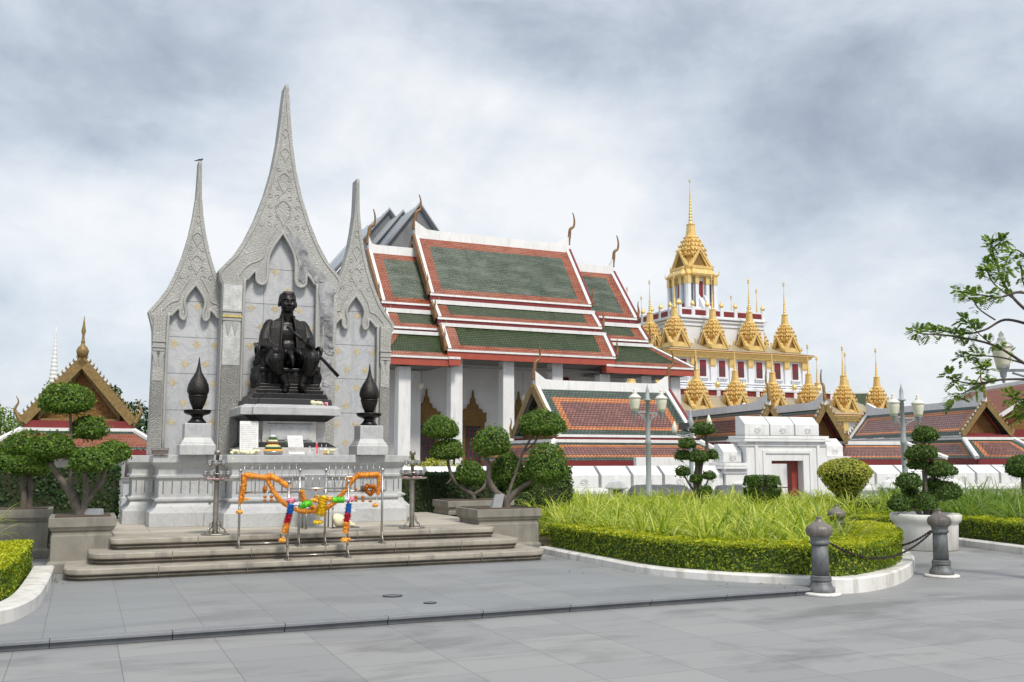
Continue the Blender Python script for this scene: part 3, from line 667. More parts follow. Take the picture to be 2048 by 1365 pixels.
# coat: sleeves, open fronts, skirts falling over the seat
c = MB()
for s in (-1, 1):
    limb(c, [(s * .31, .11, 3.80), (s * .385, .06, 3.64), (s * .42, -.02, 3.49)], [.115, .118, .112]); limb(c, [(s * .42, -.02, 3.48 if s < 0 else 3.51), (s * .41, -.14, 3.42 if s < 0 else 3.47), (s * .365, -.27, 3.385 if s < 0 else 3.445)], [.110, .098, .088])
    for k in range(5):
        z = 3.80 - .075 * k; limb(c, [(s * (.33 + .022 * k), -.005 - .02 * k, z - .05), (s * (.39 + .020 * k), .0 - .02 * k, z - .09), (s * (.425 + .018 * k), .06 - .02 * k, z - .07)], [.010, .014, .010], 8)
    rings = []
    for z, xi, xo, y in ((3.93, .085, .17, -.02), (3.86, .105, .30, -.09), (3.74, .13, .33, -.13), (3.60, .145, .33, -.15), (3.46, .15, .34, -.17), (3.34, .155, .36, -.20), (3.26, .16, .38, -.22)):
        rings.append([(s * xi, y, z), (s * xo, y + .06, z), (s * xo, y + .11, z), (s * xi, y + .05, z)])
    c.loft(rings)
    limb(c, [(s * .09, -.02, 3.97), (s * .115, -.12, 3.84), (s * .14, -.17, 3.60), (s * .155, -.21, 3.32)], [.02, .022, .022, .02], 8)
    c.loft([[(s * .36, -.1, 3.35), (s * .52, -.02, 3.35), (s * .50, .28, 3.35), (s * .34, .28, 3.35)], [(s * .40, -.18, 3.15), (s * .53, -.10, 3.15), (s * .53, .28, 3.15), (s * .36, .28, 3.15)], [(s * .43, -.24, 2.98), (s * .57, -.16, 2.98), (s * .56, .25, 2.98), (s * .40, .25, 2.98)]])
c.ell((0, .16, 3.72), (.34, .16, .22)); c.ell((0, .18, 3.45), (.34, .18, .25))
limb(c, [(-.12, .02, 3.955), (0, .15, 3.98), (.12, .02, 3.955)], [.03, .035, .03], 8)
coat = voxel(c, 'coat', M['bronze2'], st, 0.011, 2, .89)
# waistcoat buttons, sash and front fold of the cloth between the knees
c = MB()
for k in range(6): c.ell((.0, -.10 - .012 * k, 3.86 - .075 * k), (.013, .010, .013), 8, 6)
limb(c, [(-.26, -.14, 3.40), (0, -.19, 3.36), (.26, -.14, 3.42)], [.03, .035, .03], 8)
limb(c, [(.02, -.19, 3.36), (.0, -.31, 3.30), (.02, -.40, 3.20), (.03, -.42, 3.08)], [.04, .06, .055, .025], 10); limb(c, [(.08, -.18, 3.38), (.14, -.34, 3.33), (.17, -.42, 3.28)], [.04, .06, .03], 10); limb(c, [(-.05, -.2, 3.38), (-.09, -.33, 3.32)], [.04, .05], 10)
for s, kx in ((-1, -.31), (1, .36)):
    for k in range(5): a = -1.1 + .5 * k; c.tube(smooth_path([(kx * .55, -.25, 3.36), (kx * .8 + .10 * math.sin(a), -.45 - .06 * math.cos(a), 3.30), (kx + .15 * math.sin(a), -.47 - .14 * math.cos(a), 3.16), (kx * .72 + .10 * math.sin(a), -.45 - .09 * math.cos(a), 2.99)], 4), [.010] * 12 + [.006], 6)
voxel(c, 'sash', M['bronze'], st, 0.009, 2, .90)
m = MB(); m.tube([(-.06, -.42, 3.71), (.16, -.45, 3.53), (.52, -.50, 3.185), (.76, -.53, 2.93)], [.022, .024, .026, .03], 10); m.tube([(.12, -.445, 3.565), (.16, -.45, 3.525)], [.040, .040], 10); m.ell((-.07, -.418, 3.72), (.028, .028, .028), 10, 8)
m.build('sword', M['bronze'], st)
# throne
c = at_frame('carved_throne', 'black carved throne with scrolled arms on which the bronze figure sits', 'chair', FM, UC + .025, 0.24, 0); c.scale = (.91, 1, 1)
m = MB(); m.box(-.60, .60, -.40, .52, 2.625, 2.70); m.box(-.56, .56, -.36, .50, 2.70, 2.745); m.box(-.53, .53, -.34, .48, 2.745, 2.80); m.build('plinth', M['bronze'], c, bevel=.01)
m = MB(); m.box(-.50, .50, -.28, .46, 2.80, 3.0)
for i in range(9): x = -.45 + .1125 * i; m.lathe([(.03, 2.80), (.045, 2.84), (.025, 2.88), (.045, 2.94), (.03, 3.0)], 10, (x, -.285, 0))
m.build('seat_frame', M['grille'], c); m = MB(); m.box(-.53, .53, -.32, .48, 3.0, 3.06); m.build('seat', M['bronze'], c, bevel=.015)
for s in (-1, 1):
    m = MB()
    for i in range(5): m.tube(smooth_path([(s * (.50 + .02 * math.sin(i)), -.22 + .14 * i, 2.75), (s * .56, -.25 + .14 * i, 2.92), (s * .50, -.20 + .14 * i, 3.08), (s * .53, -.22 + .14 * i, 3.22)], 4), [.045] * 6 + [.03] * 7, 8)
    m.box(s * .53 - .03, s * .53 + .03, -.28, .46, 2.76, 3.10); m.build('side_panel', M['grille'], c)
    m = MB(); m.tube(smooth_path([(s * .52, -.30, 3.22), (s * .56, -.32, 3.34), (s * .53, -.26, 3.415), (s * .50, -.05, 3.40), (s * .50, .46, 3.52)], 6), .032, 8)
    m.tube(smooth_path([(s * .54, -.31, 3.24), (s * .58, -.30, 3.36), (s * .60, -.2, 3.40), (s * .59, -.16, 3.30), (s * .55, -.22, 3.27)], 5), .02, 8)
    for i in range(3): m.tube([(s * .53, -.18 + .2 * i, 3.08), (s * .51, -.18 + .2 * i, 3.40)], .02, 8)
    m.build('armrest', M['bronze'], c)
m = MB(); m.box(-.48, .48, .44, .50, 3.06, 3.55); m.build('backrest', M['grille'], c, bevel=.02)
#PART4
# ------------------------------------------------------------------ foliage tools
def mesh_np(name, verts, faces, mat, parent=None):
    me = bpy.data.meshes.new(name); nv, nf, k = len(verts), len(faces), faces.shape[1]
    me.vertices.add(nv); me.vertices.foreach_set('co', verts.astype(np.float32).ravel())
    me.loops.add(nf * k); me.loops.foreach_set('vertex_index', faces.astype(np.int32).ravel())
    me.polygons.add(nf); me.polygons.foreach_set('loop_start', np.arange(0, nf * k, k, dtype=np.int32)); me.polygons.foreach_set('loop_total', np.full(nf, k, dtype=np.int32))
    me.update(calc_edges=True); me.materials.append(mat)
    o = bpy.data.objects.new(name, me); COL.objects.link(o)
    if parent is not None: o.parent = parent
    return o
def unit(a): return a / np.maximum(np.linalg.norm(a, axis=-1, keepdims=True), 1e-9)
def leaves(P, Nn, size, aspect=0.5, spread=0.7, up=0.0):
    "one folded diamond leaf per point; returns verts, faces"
    n = len(P); Nn = unit(Nn + RN.normal(0, spread, (n, 3))); t = unit(np.cross(Nn, RN.normal(0, 1, (n, 3)))); t = unit(t + np.array([0, 0, up])); b = unit(np.cross(Nn, t))
    L = size * RN.uniform(0.65, 1.3, (n, 1)); W = L * aspect
    v = np.stack([P - t * L * .5, P + b * W * .5 + Nn * L * .07, P + t * L * .5, P - b * W * .5 + Nn * L * .07], 1).reshape(-1, 3)
    return v, np.arange(4 * n).reshape(-1, 4)
def lumpy(D, seed, k=5, amp=.16):
    r = np.random.default_rng(seed); f = np.ones(len(D))
    for i in range(k): d = unit(r.normal(0, 1, 3)); f += amp * 1.35 * r.uniform(.3, 1) * np.exp(-((1 - D @ d) / .12)) * r.choice([1, 1, -.8])
    return f
def pad_pts(c, rad, n, seed, flat=0.35):
    r = np.random.default_rng(seed); D = unit(r.normal(0, 1, (n, 3))); z = D[:, 2]; D2 = D.copy(); D2[:, 2] = np.where(z < 0, z * flat / 1.0, z)
    shell = 1 - np.abs(r.normal(0, .10, (n, 1))); f = lumpy(D, seed)[:, None]
    P = np.array(c) + D2 * np.array(rad) * shell * f; Nn = unit(D / np.array(rad)); return P, Nn
def pad(c, rad, parent, mat, seed, leaf=0.045, dens=1.0, name='foliage_pad', flat=.45, inner='innerleaf'):
    area = 4 * math.pi * ((rad[0] * rad[1]) ** 1.6 / 3 + (rad[0] * rad[2]) ** 1.6 / 3 + (rad[1] * rad[2]) ** 1.6 / 3) ** (1 / 1.6)
    n = int(min(5200, max(160, 3.1 * dens * area / (leaf * leaf * 0.5))))
    P, Nn = pad_pts(c, rad, n, seed, flat); v, f = leaves(P, Nn, leaf, .55, .55)
    k = RN.random(len(P)) < .09; P2 = P[k] + Nn[k] * leaf * RN.uniform(.3, 1.3, (k.sum(), 1)); v2, f2 = leaves(P2, Nn[k], leaf, .5, .9); v = np.vstack([v, v2]); f = np.vstack([f, f2 + f.max() + 1])
    o = mesh_np(name, v, f, M[mat], parent)
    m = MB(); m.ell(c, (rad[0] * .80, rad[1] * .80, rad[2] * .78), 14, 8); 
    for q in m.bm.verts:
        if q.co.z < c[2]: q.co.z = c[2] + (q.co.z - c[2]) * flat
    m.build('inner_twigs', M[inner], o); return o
def branch(m, pts, r0, r1, n=8):
    P = smooth_path(pts, 6); k = len(P); m.tube(P, [r0 + (r1 - r0) * i / (k - 1) * (1 + .06 * math.sin(i * 2.1)) for i in range(k)], n)
def px_local(t, px, py, Y): return tuple(Vector(atY(px, py, Y)) - Vector(t.location))
def pad_tree(name, label, cat, base, Y, pads, trunks, mat, leaf=.045, group=None, bark='bark', flat=.45):
    """base: (px,py) of the root; pads: (px,py,rx,ry,dY); trunks: ([(px,py,dY)...], r0, r1)"""
    o = atY(base[0], base[1], Y); t = thing(name, label, cat, o, 0, group)
    m = MB()
    for pts, r0, r1 in trunks: branch(m, [px_local(t, x, y, Y + d) for x, y, d in pts], r0, r1)
    m.build('trunk', M[bark], t)
    for i, (x, y, rx, ry, d) in enumerate(pads):
        k = mpp(Y + d) * .92; pad(px_local(t, x, y + ry * (1 - flat) * .5, Y + d), (rx * k, rx * k * .9, ry * k * 1.35), t, mat, int(x * 7 + y), leaf, flat=flat)
    return t

# ------------------------------------------------------------------ stands, racks and garlands
def candle_stand(u, v, label):
    t = at_frame('candle_stand', label, 'candle stand', FM, u, v, 0.532, 'candle stands on the terrace')
    oc = [(math.cos(R(22.5 + 45 * i)), math.sin(R(22.5 + 45 * i))) for i in range(8)]
    m = MB(); m.poly_lathe(oc, [(.20, 0), (.20, .012), (.195, .018)]); m.build('base_plate', M['steelold'], t)
    m = MB(); m.lathe([(.042, .015), (.038, .08), (.036, .72), (.036, .74)], 16); m.lathe([(.024, .74), (.024, 1.10), (.045, 1.105), (.05, 1.15), (.03, 1.17)], 14); m.build('pole', M['steelold'], t)
    for i in range(4):
        a = i * math.pi / 2 + .4; c, s = math.cos(a), math.sin(a); m = MB()
        m.tube(smooth_path([(c * .16, s * .16, .02), (c * .145, s * .145, .06), (c * .09, s * .09, .10), (c * .08, s * .08, .16), (c * .04, s * .04, .19)], 5), .009, 6); m.build('scroll_foot', M['steelold'], t)
    m = MB(); m.poly_lathe(oc, [(.05, .735), (.20, .742), (.235, .765), (.228, .767), (.19, .750), (.05, .748)]); tr = m.build('tray', M['steel'], t)
    m = MB()
    for i in range(14): a = random.uniform(0, 6.28); q = random.uniform(.07, .15); m.ell((q * math.cos(a), q * math.sin(a), .765), (.028, .024, .014), 8, 5)
    m.build('pink_wax', M['pinkpale'], tr)
    for z, rr, nn in ((.84, .16, 8), (.99, .105, 6)):
        m = MB(); m.tube([(rr * math.cos(a), rr * math.sin(a), z) for a in np.linspace(0, 2 * math.pi, 25)], .007, 6)
        for i in range(nn):
            a = 2 * math.pi * i / nn + .2; x, y = rr * 1.02 * math.cos(a), rr * 1.02 * math.sin(a)
            m.lathe([(.01, -.045), (.034, -.03), (.042, 0), (.03, .022), (.036, .034), (.034, .036)], 12, (x, y, z)); m.tube([(0, 0, z - .02), (x, y, z - .02)], .006, 5)
        m.build('cup_ring', M['steel'], t)
    return t
candle_stand(0.76, -1.93, 'left steel candle stand with an octagonal tray at the head of the terrace steps')
candle_stand(3.66, -1.80, 'right steel candle stand with an octagonal tray beside the clipped shrubs')

def rack(u0, u1, v, z0, ztop, zbar, label, back_bar=True):
    t = at_frame('garland_rack', label, 'garland rack', FM, u0, v, z0, 'steel garland racks'); w = u1 - u0; h = ztop - z0
    for x in (0, w):
        m = MB(); m.tube([(x, 0, .01), (x, 0, h)], .0165, 10); m.lathe([(.0165, h), (.026, h + .008), (.024, h + .03), (.008, h + .045)], 10, (x, 0, 0)); po = m.build('post', M['steel'], t)
        m = MB(); m.box(x - .035, x + .035, -.14, .06, 0, .018); m.tube(smooth_path([(x, -.12, .02), (x, -.06, .06), (x, -.02, .16)], 4), .010, 6); m.build('foot', M['steelold'], po)
    for i, zz in enumerate([zbar] if not back_bar else [zbar, zbar - .20]):
        m = MB(); m.tube([(-.04, 0, zz - z0), (w + .04, 0, zz - z0)], .0125, 8); n = int(w / .09)
        for j in range(n):
            x = w * (j + .5) / n; m.tube([(x, 0, zz - z0), (x, 0, zz - z0 + .17)], .0035, 5); m.ell((x, 0, zz - z0 + .175), (.008,) * 3, 6, 4)
        m.build('hook_bar', M['steel'], t)
    m = MB(); m.tube([(0, .03, .05), (w, .03, .05)], .006, 6); m.build('low_tie', M['steel'], t); return t
qa, qb, qc, qd = [FM.uz(x, y, -2.42) for x, y in ((481, 956), (600, 956), (652, 956), (765, 954))]
rack(qa[0], qb[0], -2.42, .382, qa[1] + .08, qa[1], 'steel garland rack on the middle step at the left, under the long orange garland')
rack(qc[0], qd[0], -2.42, .382, qa[1] + .08, qa[1], 'steel garland rack on the middle step at the right, with a heart of marigolds')
ea, eb = FM.uz(578, 978, -2.74), FM.uz(697, 978, -2.74)
rack(ea[0], eb[0], -2.74, .232, ea[1] + .07, ea[1], 'low steel garland rack on the bottom step carrying the many coloured garland', False)

def garland(name, label, cat, v, runs, rad=.045, group=None):
    """runs: list of (mat, [(px,py)..]) in the plane v of the monument frame"""
    u0, z0 = FM.uz(*runs[0][1][0], v); t = at_frame(name, label, cat, FM, u0, v, 0, group)
    for mat, pts, *rr in runs:
        r0 = rr[0] if rr else rad
        P = smooth_path([(FM.uz(x, y, v)[0] - u0, 0.012 * math.sin(i * 2.3), FM.uz(x, y, v)[1]) for i, (x, y) in enumerate(pts)], 8)
        m = MB()
        L = [0]
        for a, b_ in zip(P, P[1:]): L.append(L[-1] + (b_ - a).length)
        if L[-1] < .10 and r0 > .015:                   # a pompon of petals
            c = (P[0] + P[-1]) / 2; dd = P[-1] - P[0]; ax = Vector((L[-1] / 2 + r0 * .5, r0 * .8, r0 * .62)) if abs(dd.x) > abs(dd.z) else Vector((r0, r0, L[-1] / 2 + r0 * .3)); m.ell(c, ax * .72, 10, 7)
            for k in range(110):
                d = Vector(RN.normal(0, 1, 3)).normalized(); p = c + Vector((d.x * ax.x, d.y * ax.y, d.z * ax.z)); e = d.orthogonal().normalized(); e = (Matrix.Rotation(random.uniform(0, 6.28), 3, d) @ e); f_ = d.cross(e); w = r0 * .24
                m.face([p - e * w - d * r0 * .2, p + f_ * w * .8 - d * r0 * .1, p + e * w + d * r0 * .08, p - f_ * w * .8 - d * r0 * .1])
        elif r0 < .0155: m.tube(P, r0 * .6, 6)
        else:
            m.tube(P, r0 * .70, 10); s = 0
            while s < L[-1]:
                i = max(0, min(len(P) - 2, int(np.searchsorted(L, s)) - 1)); f = (s - L[i]) / max(1e-6, L[i + 1] - L[i]); c = P[i].lerp(P[i + 1], f); tg = (P[i + 1] - P[i]).normalized()
                a1 = tg.orthogonal().normalized(); a2 = tg.cross(a1); rr_ = r0 * random.uniform(.92, 1.08)
                for k in range(14):                     # a frilled ring of petals
                    a = 2 * math.pi * k / 14 + random.uniform(-.25, .25); d = a1 * math.cos(a) + a2 * math.sin(a); e = a1 * -math.sin(a) + a2 * math.cos(a); q = rr_ * random.uniform(.92, 1.08); w = r0 * .24; sh = tg * random.uniform(-.3, .3) * r0
                    m.face([c + d * r0 * .45 - e * w * .6, c + d * r0 * .45 + e * w * .6, c + d * q + e * w + sh, c + d * q - e * w + sh])
                s += r0 * .24
        m.build('flower_run', M[mat], t, recalc=False)
    return t
def tassel(mat): return mat
garland('orange_garland', 'long looped garland of orange marigolds draped over the upper steel racks', 'garland', -2.47,
        [('f_orange', [(478, 1026), (480, 1023)], .05), ('f_cream', [(479, 1020), (481, 1008)], .012), ('f_orange', [(481, 1006), (485, 985), (488, 966), (489, 950)]), ('f_orange', [(489, 950), (510, 953), (530, 955), (541, 952)]),
         ('f_orange', [(540, 952), (556, 960), (568, 968), (581, 976)]), ('f_orange', [(532, 955), (541, 972), (550, 988), (563, 1003), (580, 1014), (600, 1022), (622, 1023), (648, 1018), (668, 1006), (684, 990), (697, 972), (708, 957), (718, 951)], .038),
         ('f_orange', [(716, 951), (738, 950), (757, 949)]), ('f_orange', [(757, 950), (758, 970), (755, 990)], .038), ('f_cream', [(755, 990), (752, 1006)], .01), ('f_orange', [(748, 1010), (753, 1012)], .045), ('f_orange', [(486, 997), (497, 1000)], .03),
         ('f_orange', [(604, 982), (608, 996), (615, 1008), (630, 1016)], .034), ('f_orange', [(697, 955), (695, 976)], .03)])
garland('rainbow_garland', 'many coloured garland with pink corners and a yellow pendant on the front rack', 'garland', -2.80,
        [('f_orange', [(562, 1081), (567, 1080)], .062), ('f_cream', [(566, 1076), (568, 1066)], .015), ('f_orange', [(569, 1066), (574, 1046)], .054), ('f_red', [(574, 1046), (579, 1028)], .056), ('f_blue', [(579, 1028), (583, 1009)], .054), ('f_pink', [(577, 1003), (587, 1000)], .058), ('f_white', [(588, 1004), (600, 1012)], .052),
         ('f_green', [(600, 1012), (622, 1006)], .052), ('f_orange', [(623, 1004), (634, 998)], .055), ('f_yellow', [(645, 994), (644, 1012), (640, 1030)], .078), ('f_cream', [(638, 1032), (636, 1042)], .018), ('f_yellow', [(629, 1044), (643, 1046)], .05), ('f_orange', [(654, 998), (664, 999)], .05),
         ('f_green', [(665, 1000), (688, 1000)], .046), ('f_white', [(689, 1000), (699, 997)], .05), ('f_pink', [(697, 1002), (705, 996)], .056), ('f_blue', [(698, 1008), (696, 1026)], .052), ('f_red', [(696, 1026), (693, 1044)], .054), ('f_orange', [(693, 1044), (691, 1066)], .054), ('f_cream', [(691, 1066), (691, 1076)], .015), ('f_orange', [(685, 1080), (698, 1080)], .055)])
garland('heart_garland', 'heart shaped wreath of dark orange marigolds hanging on the right rack', 'garland', -2.46, [('f_marigold', [(740, 990), (733, 982), (732, 975), (736, 972), (740, 975), (745, 972), (749, 976), (746, 984), (740, 991)], .032), ('f_cream', [(740, 992), (741, 1000)], .008), ('f_marigold', [(739, 1003), (743, 1003)], .026)])
for i, (x, lab) in enumerate(((530, 'marigold drop garland hanging under the left end of the lower bar'), (543, 'thin marigold tassel beside the left rack drop garland'), (726, 'brown drop garland hanging just left of the marigold heart'), (712, 'small marigold tassel near the right end of the front rack'), (604, 'short yellow and orange drop garland behind the pink end of the coloured garland'), (632, 'dark red drop garland above the yellow pendant'))):
    mats = ('f_marigold', 'f_marigold', 'brown', 'f_marigold', 'f_yellow', 'f_red')[i]
    garland('drop_garland', lab, 'garland', -2.47, [(mats, [(x, 973), (x, 984)] if i in (0, 2) else [(x, 976), (x, 982)], .036 if i in (0, 2) else .02), ('f_cream', [(x, 984), (x, 992)], .006), ('f_marigold', [(x - 1, 993), (x + 1, 996)], .026), ('f_marigold', [(x - 1, 1000), (x + 1, 1003)], .024)], group='small drop garlands on the racks')

# ------------------------------------------------------------------ offerings on the plinth
PZ = 1.645
def on_plinth(px, v): return FM.uz(px, 905, v)[0]
def offering(name, label, cat, px, v, group=None, z=PZ): return at_frame(name, label, cat, FM, on_plinth(px, v), v, z, group)
def sign(px, w, h, label, lean, rows):
    t = offering('prayer_board', label, 'sign', px, -.50, 'white prayer boards'); m = MB()
    m.loft([[(-w / 2, 0, 0), (w / 2, 0, 0), (w / 2, .02, 0), (-w / 2, .02, 0)], [(-w / 2 + lean, .07, h), (w / 2 + lean, .07, h), (w / 2 + lean, .09, h), (-w / 2 + lean, .09, h)]]); m.build('board', M['paper'], t, bevel=.003)
    m = MB()
    for i in range(rows):
        f0 = .08 + .86 * i / rows; a = w / 2 * random.uniform(.70, .92)
        q = lambda x, f: (x + lean * f, .07 * f - .0025, h * f)
        x = -w / 2 * .88
        while x < a: x2 = min(a, x + random.uniform(.02, .06)); m.face([q(x, f0), q(x2, f0), q(x2, f0 + .018), q(x, f0 + .018)]); x = x2 + .008
    m.build('printed_lines', M['print'], t); return t
sign(498, .285, .52, 'tall upright white prayer board with printed lines at the left of the offerings', 0, 15)
sign(594, .245, .30, 'small white prayer board leaning back between the bottles', -.03, 10)
def flowers(m, c, n, spread, r=.022):
    for i in range(n):
        a = random.uniform(0, 6.28); q = spread * math.sqrt(random.random()); p = (c[0] + q * math.cos(a), c[1] + q * math.sin(a) * .6, c[2] + random.uniform(0, .04)); m.ell(p, (r, r, r * .8), 8, 6)
t = offering('rose_bunch', 'row of cream white roses lying along the plinth edge before the tall board', 'flowers', 490, -.54); m = MB()
for i in range(16): m.ell((-.20 + .027 * i, random.uniform(-.03, .03), random.uniform(.02, .06)), (.030, .030, .026), 10, 7)
m.ell((-.20, -.10, -.07), (.03, .03, .03), 8, 6); m.build('blooms', M['f_cream'], t); m = MB(); m.tube([(-.22, -.0, .02), (-.20, -.10, -.04)], .012, 6); m.build('stems', M['dgreen'], t)
t = offering('flower_tray', 'round tray with a tiered cone of white, green and orange offering flowers', 'flower tray', 545, -.42)
m = MB(); m.lathe([(.13, 0), (.165, .01), (.175, .045), (.165, .05), (.15, .02)], 20); m.build('tray', M['steel'], t)
for mat, z, rr, n in (('f_orange', .06, .14, 26), ('dgreen', .10, .13, 22), ('f_cream', .12, .10, 22), ('f_orange', .14, .07, 14), ('brown', .18, .07, 10), ('f_cream', .21, .055, 12), ('dgreen', .25, .045, 12), ('f_white', .285, .025, 5)):
    m = MB()
    for i in range(n): a = 2 * math.pi * i / n; m.ell((rr * math.cos(a), rr * math.sin(a), z), (.026, .026, .022), 8, 6)
    m.ell((0, 0, z - .01), (rr * .8, rr * .8, .03), 12, 6); m.build('flower_ring', M[mat], t)
def bottle(px, v, h, mat, label, name='drink_bottle', cap='paper'):
    t = offering(name, label, 'bottle', px, v, 'bottles and glasses offered on the plinth'); m = MB(); m.lathe([(.028, 0), (.032, .01), (.032, h * .62), (.014, h * .82), (.013, h * .93)], 14); m.build('body', M[mat], t); m = MB(); m.lathe([(.016, h * .93), (.016, h)], 12); m.build('cap', M[cap], t)
bottle(572, -.40, .22, 'dgreen', 'slim dark green bottle standing beside the flower tray')
bottle(579, -.42, .19, 'plastic', 'clear water bottle just left of the leaning prayer board')
bottle(619, -.46, .13, 'plastic', 'small clear water bottle right of the leaning prayer board')
bottle(633, -.46, .19, 'reddrink', 'bright red drink bottle on the plinth edge')
for px, lab in ((641, 'clear drinking glass just right of the red bottle'), (650, 'clear drinking glass beside the yellow flower bunch')):
    t = offering('drinking_glass', lab, 'glass', px, -.46, 'bottles and glasses offered on the plinth'); m = MB(); m.lathe([(.026, 0), (.034, .11), (.031, .11), (.024, .01)], 14); m.build('tumbler', M['plastic'], t); m = MB(); m.tube([(0, 0, .02), (.02, .01, .16)], .004, 5); m.build('straw', M['paper'], t)
t = offering('flower_bunch', 'small bunch of pale yellow flowers at the right of the offerings', 'flowers', 659, -.48); m = MB(); flowers(m, (0, 0, .03), 16, .09, .026); m.build('blooms', M['f_cream'], t); m = MB(); flowers(m, (-.06, 0, .02), 6, .06, .02); m.build('petals', M['f_orange'], t)
t = offering('ash_box', 'small open dark box at the left end of the plinth', 'box', 320, -.02); m = MB(); m.box(-.12, .12, -.08, .08, 0, .09); m.build('walls', M['box'], t, bevel=.004); m = MB(); m.box(-.13, .13, -.09, -.08, .06, .10); m.box(-.13, .13, .08, .09, .06, .10); m.build('rim', M['steelold'], t)
q = FM.uz(640, 815, -.42); t = at_frame('ribbon_bouquet', 'cream flower bouquet tied with a pink ribbon lying on the statue slab', 'flowers', FM, q[0], -.40, 2.425); m = MB(); flowers(m, (-.04, 0, .03), 16, .10, .035); m.build('blooms', M['f_cream'], t); m = MB(); m.tube([(.05, -.02, .05), (.10, -.10, .03), (.105, -.115, -.06), (.11, -.115, -.14)], .010, 6); m.ell((.09, -.08, .045), (.03, .02, .02), 8, 6); m.build('ribbon', M['f_pink'], t)

# offering table, notice board and basket behind the front rack
t = at_frame('offering_table', 'small grey steel table with a back board standing behind the garlands', 'table', FM, on_plinth(634, -1.2) + .02, -1.25, .532)
m = MB(); m.box(-.22, .22, -.16, .16, .30, .318); m.build('tabletop', M['steel'], t, bevel=.004)
for x in (-.2, .2):
    for y in (-.14, .14): m = MB(); m.tube([(x, y, 0), (x, y, .30)], .012, 6); m.build('leg', M['steelold'], t)
m = MB(); m.box(-.18, .18, .12, .135, .32, .80); m.build('back_board', M['signgrey'], t, bevel=.004)
t = at_frame('cloth_bundle', 'white pointed cloth bundle lying on the terrace behind the coloured garland', 'bundle', FM, on_plinth(672, -1.3) + .10, -1.35, .53); t.scale = (.85, .85, .85)
m = MB(); m.tube(smooth_path([(-.16, 0, .12), (-.10, 0, .14), (0, .02, .12), (.14, 0, .07), (.24, -.02, .04)], 4), [.05, .085, .105, .115, .12, .12, .118, .114, .108, .10, .09, .075, .06, .045, .03, .022, .015], 12); m.build('cloth', M['f_cream'], t); m = MB(); m.box(-.16, .30, -.10, .06, 0, .02); m.build('card', M['box'], t)
t = thing('perched_bird', 'small dark bird perched on the tip of the left stone spire', 'bird', FM.w(UC - 1.40, 1.15, 6.725), FM.a); t.scale = (.5, .5, .5)
m = MB(); m.ell((0, 0, .075), (.075, .036, .042), 12, 8); m.ell((.07, 0, .115), (.032, .028, .028), 10, 7); m.tube([(.09, 0, .112), (.135, 0, .105)], [.012, .002], 6); m.tube([(-.05, 0, .07), (-.12, 0, .04), (-.19, 0, .02)], [.025, .02, .012], 6)
for s in (-.015, .015): m.tube([(.0, s, .045), (.01, s, 0)], .006, 5)
voxel(m, 'plumage', M['bird'], t, .006, 1)

# ------------------------------------------------------------------ stone planters and bonsai
def planter(u0, u1, v0, v1, z0, z1, label, group='stone planters'):
    cu, cv = (u0 + u1) / 2, (v0 + v1) / 2; t = at_frame('stone_planter', label, 'planter', FM, cu, cv, z0, group); a, b_ = (u1 - u0) / 2, (v1 - v0) / 2; h = z1 - z0
    m = MB(); prof = [(.0, 0), (.0, .12), (-.02, .14), (-.04, .15), (-.04, h - .24), (-.055, h - .235), (-.055, h - .19), (-.03, h - .17), (-.02, h - .15), (.0, h - .12), (.0, h)] if h > .45 else [(-.02, 0), (-.02, h - .2), (-.04, h - .19), (-.04, h - .15), (0, h - .11), (0, h)]
    m.loft([[(-a - e, -b_ - e, z), (a + e, -b_ - e, z), (a + e, b_ + e, z), (-a - e, b_ + e, z)] for e, z in prof]); m.build('box', M['planter'], t, bevel=.008)
    m = MB(); m.box(-a + .07, a - .07, -b_ + .07, b_ - .07, h - .02, h + .012); m.build('soil', M['soil'], t); return t
qL = FM.uz(97, 1037, -1.80), FM.uz(233, 1045, -1.80)
planter(qL[0][0], qL[1][0] , -1.80, -.75, .08, qL[0][1], 'stone planter left of the steps holding the big many headed bonsai')
qR0, qR1 = FM.uz(955, 1020, -1.62), FM.uz(1084, 1020, -1.62)
planter(qR0[0], qR1[0], -1.62, -.62, .08, qR0[1], 'stone planter right of the steps with a drip stained rim')
qB = FM.uz(896, 1003, 1.1), FM.uz(1000, 1003, 1.1)
planter(qB[0][0], qB[1][0] + .3, 1.10, 2.0, .53, qB[0][1], 'low stone planter on the terrace behind the right hand one')
qC = FM.uz(0, 1021, .4), FM.uz(104, 1024, .4)
planter(qC[0][0] - .6, qC[1][0], .40, 1.3, .08, qC[0][1], 'stone planter at the left edge behind the big bonsai')
YA = FM.w((qL[0][0] + qL[1][0]) / 2, -1.25).y
pad_tree('bonsai_tree', 'big many headed bonsai left of the steps with its top head against the gilded gable', 'bonsai', (160, 1040), YA,
         [(131, 800, 56, 33, .1), (176, 856, 38, 26, .25), (104, 894, 50, 28, -.1), (44, 890, 44, 24, .1), (182, 920, 46, 26, -.2), (224, 905, 36, 25, .2), (76, 918, 30, 18, -.05)],
         [([(160, 1040, 0), (157, 1022, 0), (140, 985, 0), (118, 955, -.05), (100, 925, -.1)], .085, .035), ([(162, 1035, 0), (170, 1005, 0), (172, 975, -.05), (168, 945, -.1)], .06, .03), ([(166, 1015, 0), (190, 980, .05), (205, 960, .1), (212, 930, .15)], .05, .025), ([(140, 985, 0), (140, 930, .1), (142, 870, .1), (140, 820, .1)], .035, .018), ([(142, 880, .1), (160, 868, .2), (176, 862, .25)], .02, .012)], 'leaf_bonsai', .05, 'clipped bonsai trees in stone planters')
YC = FM.w(-1.9, .85).y
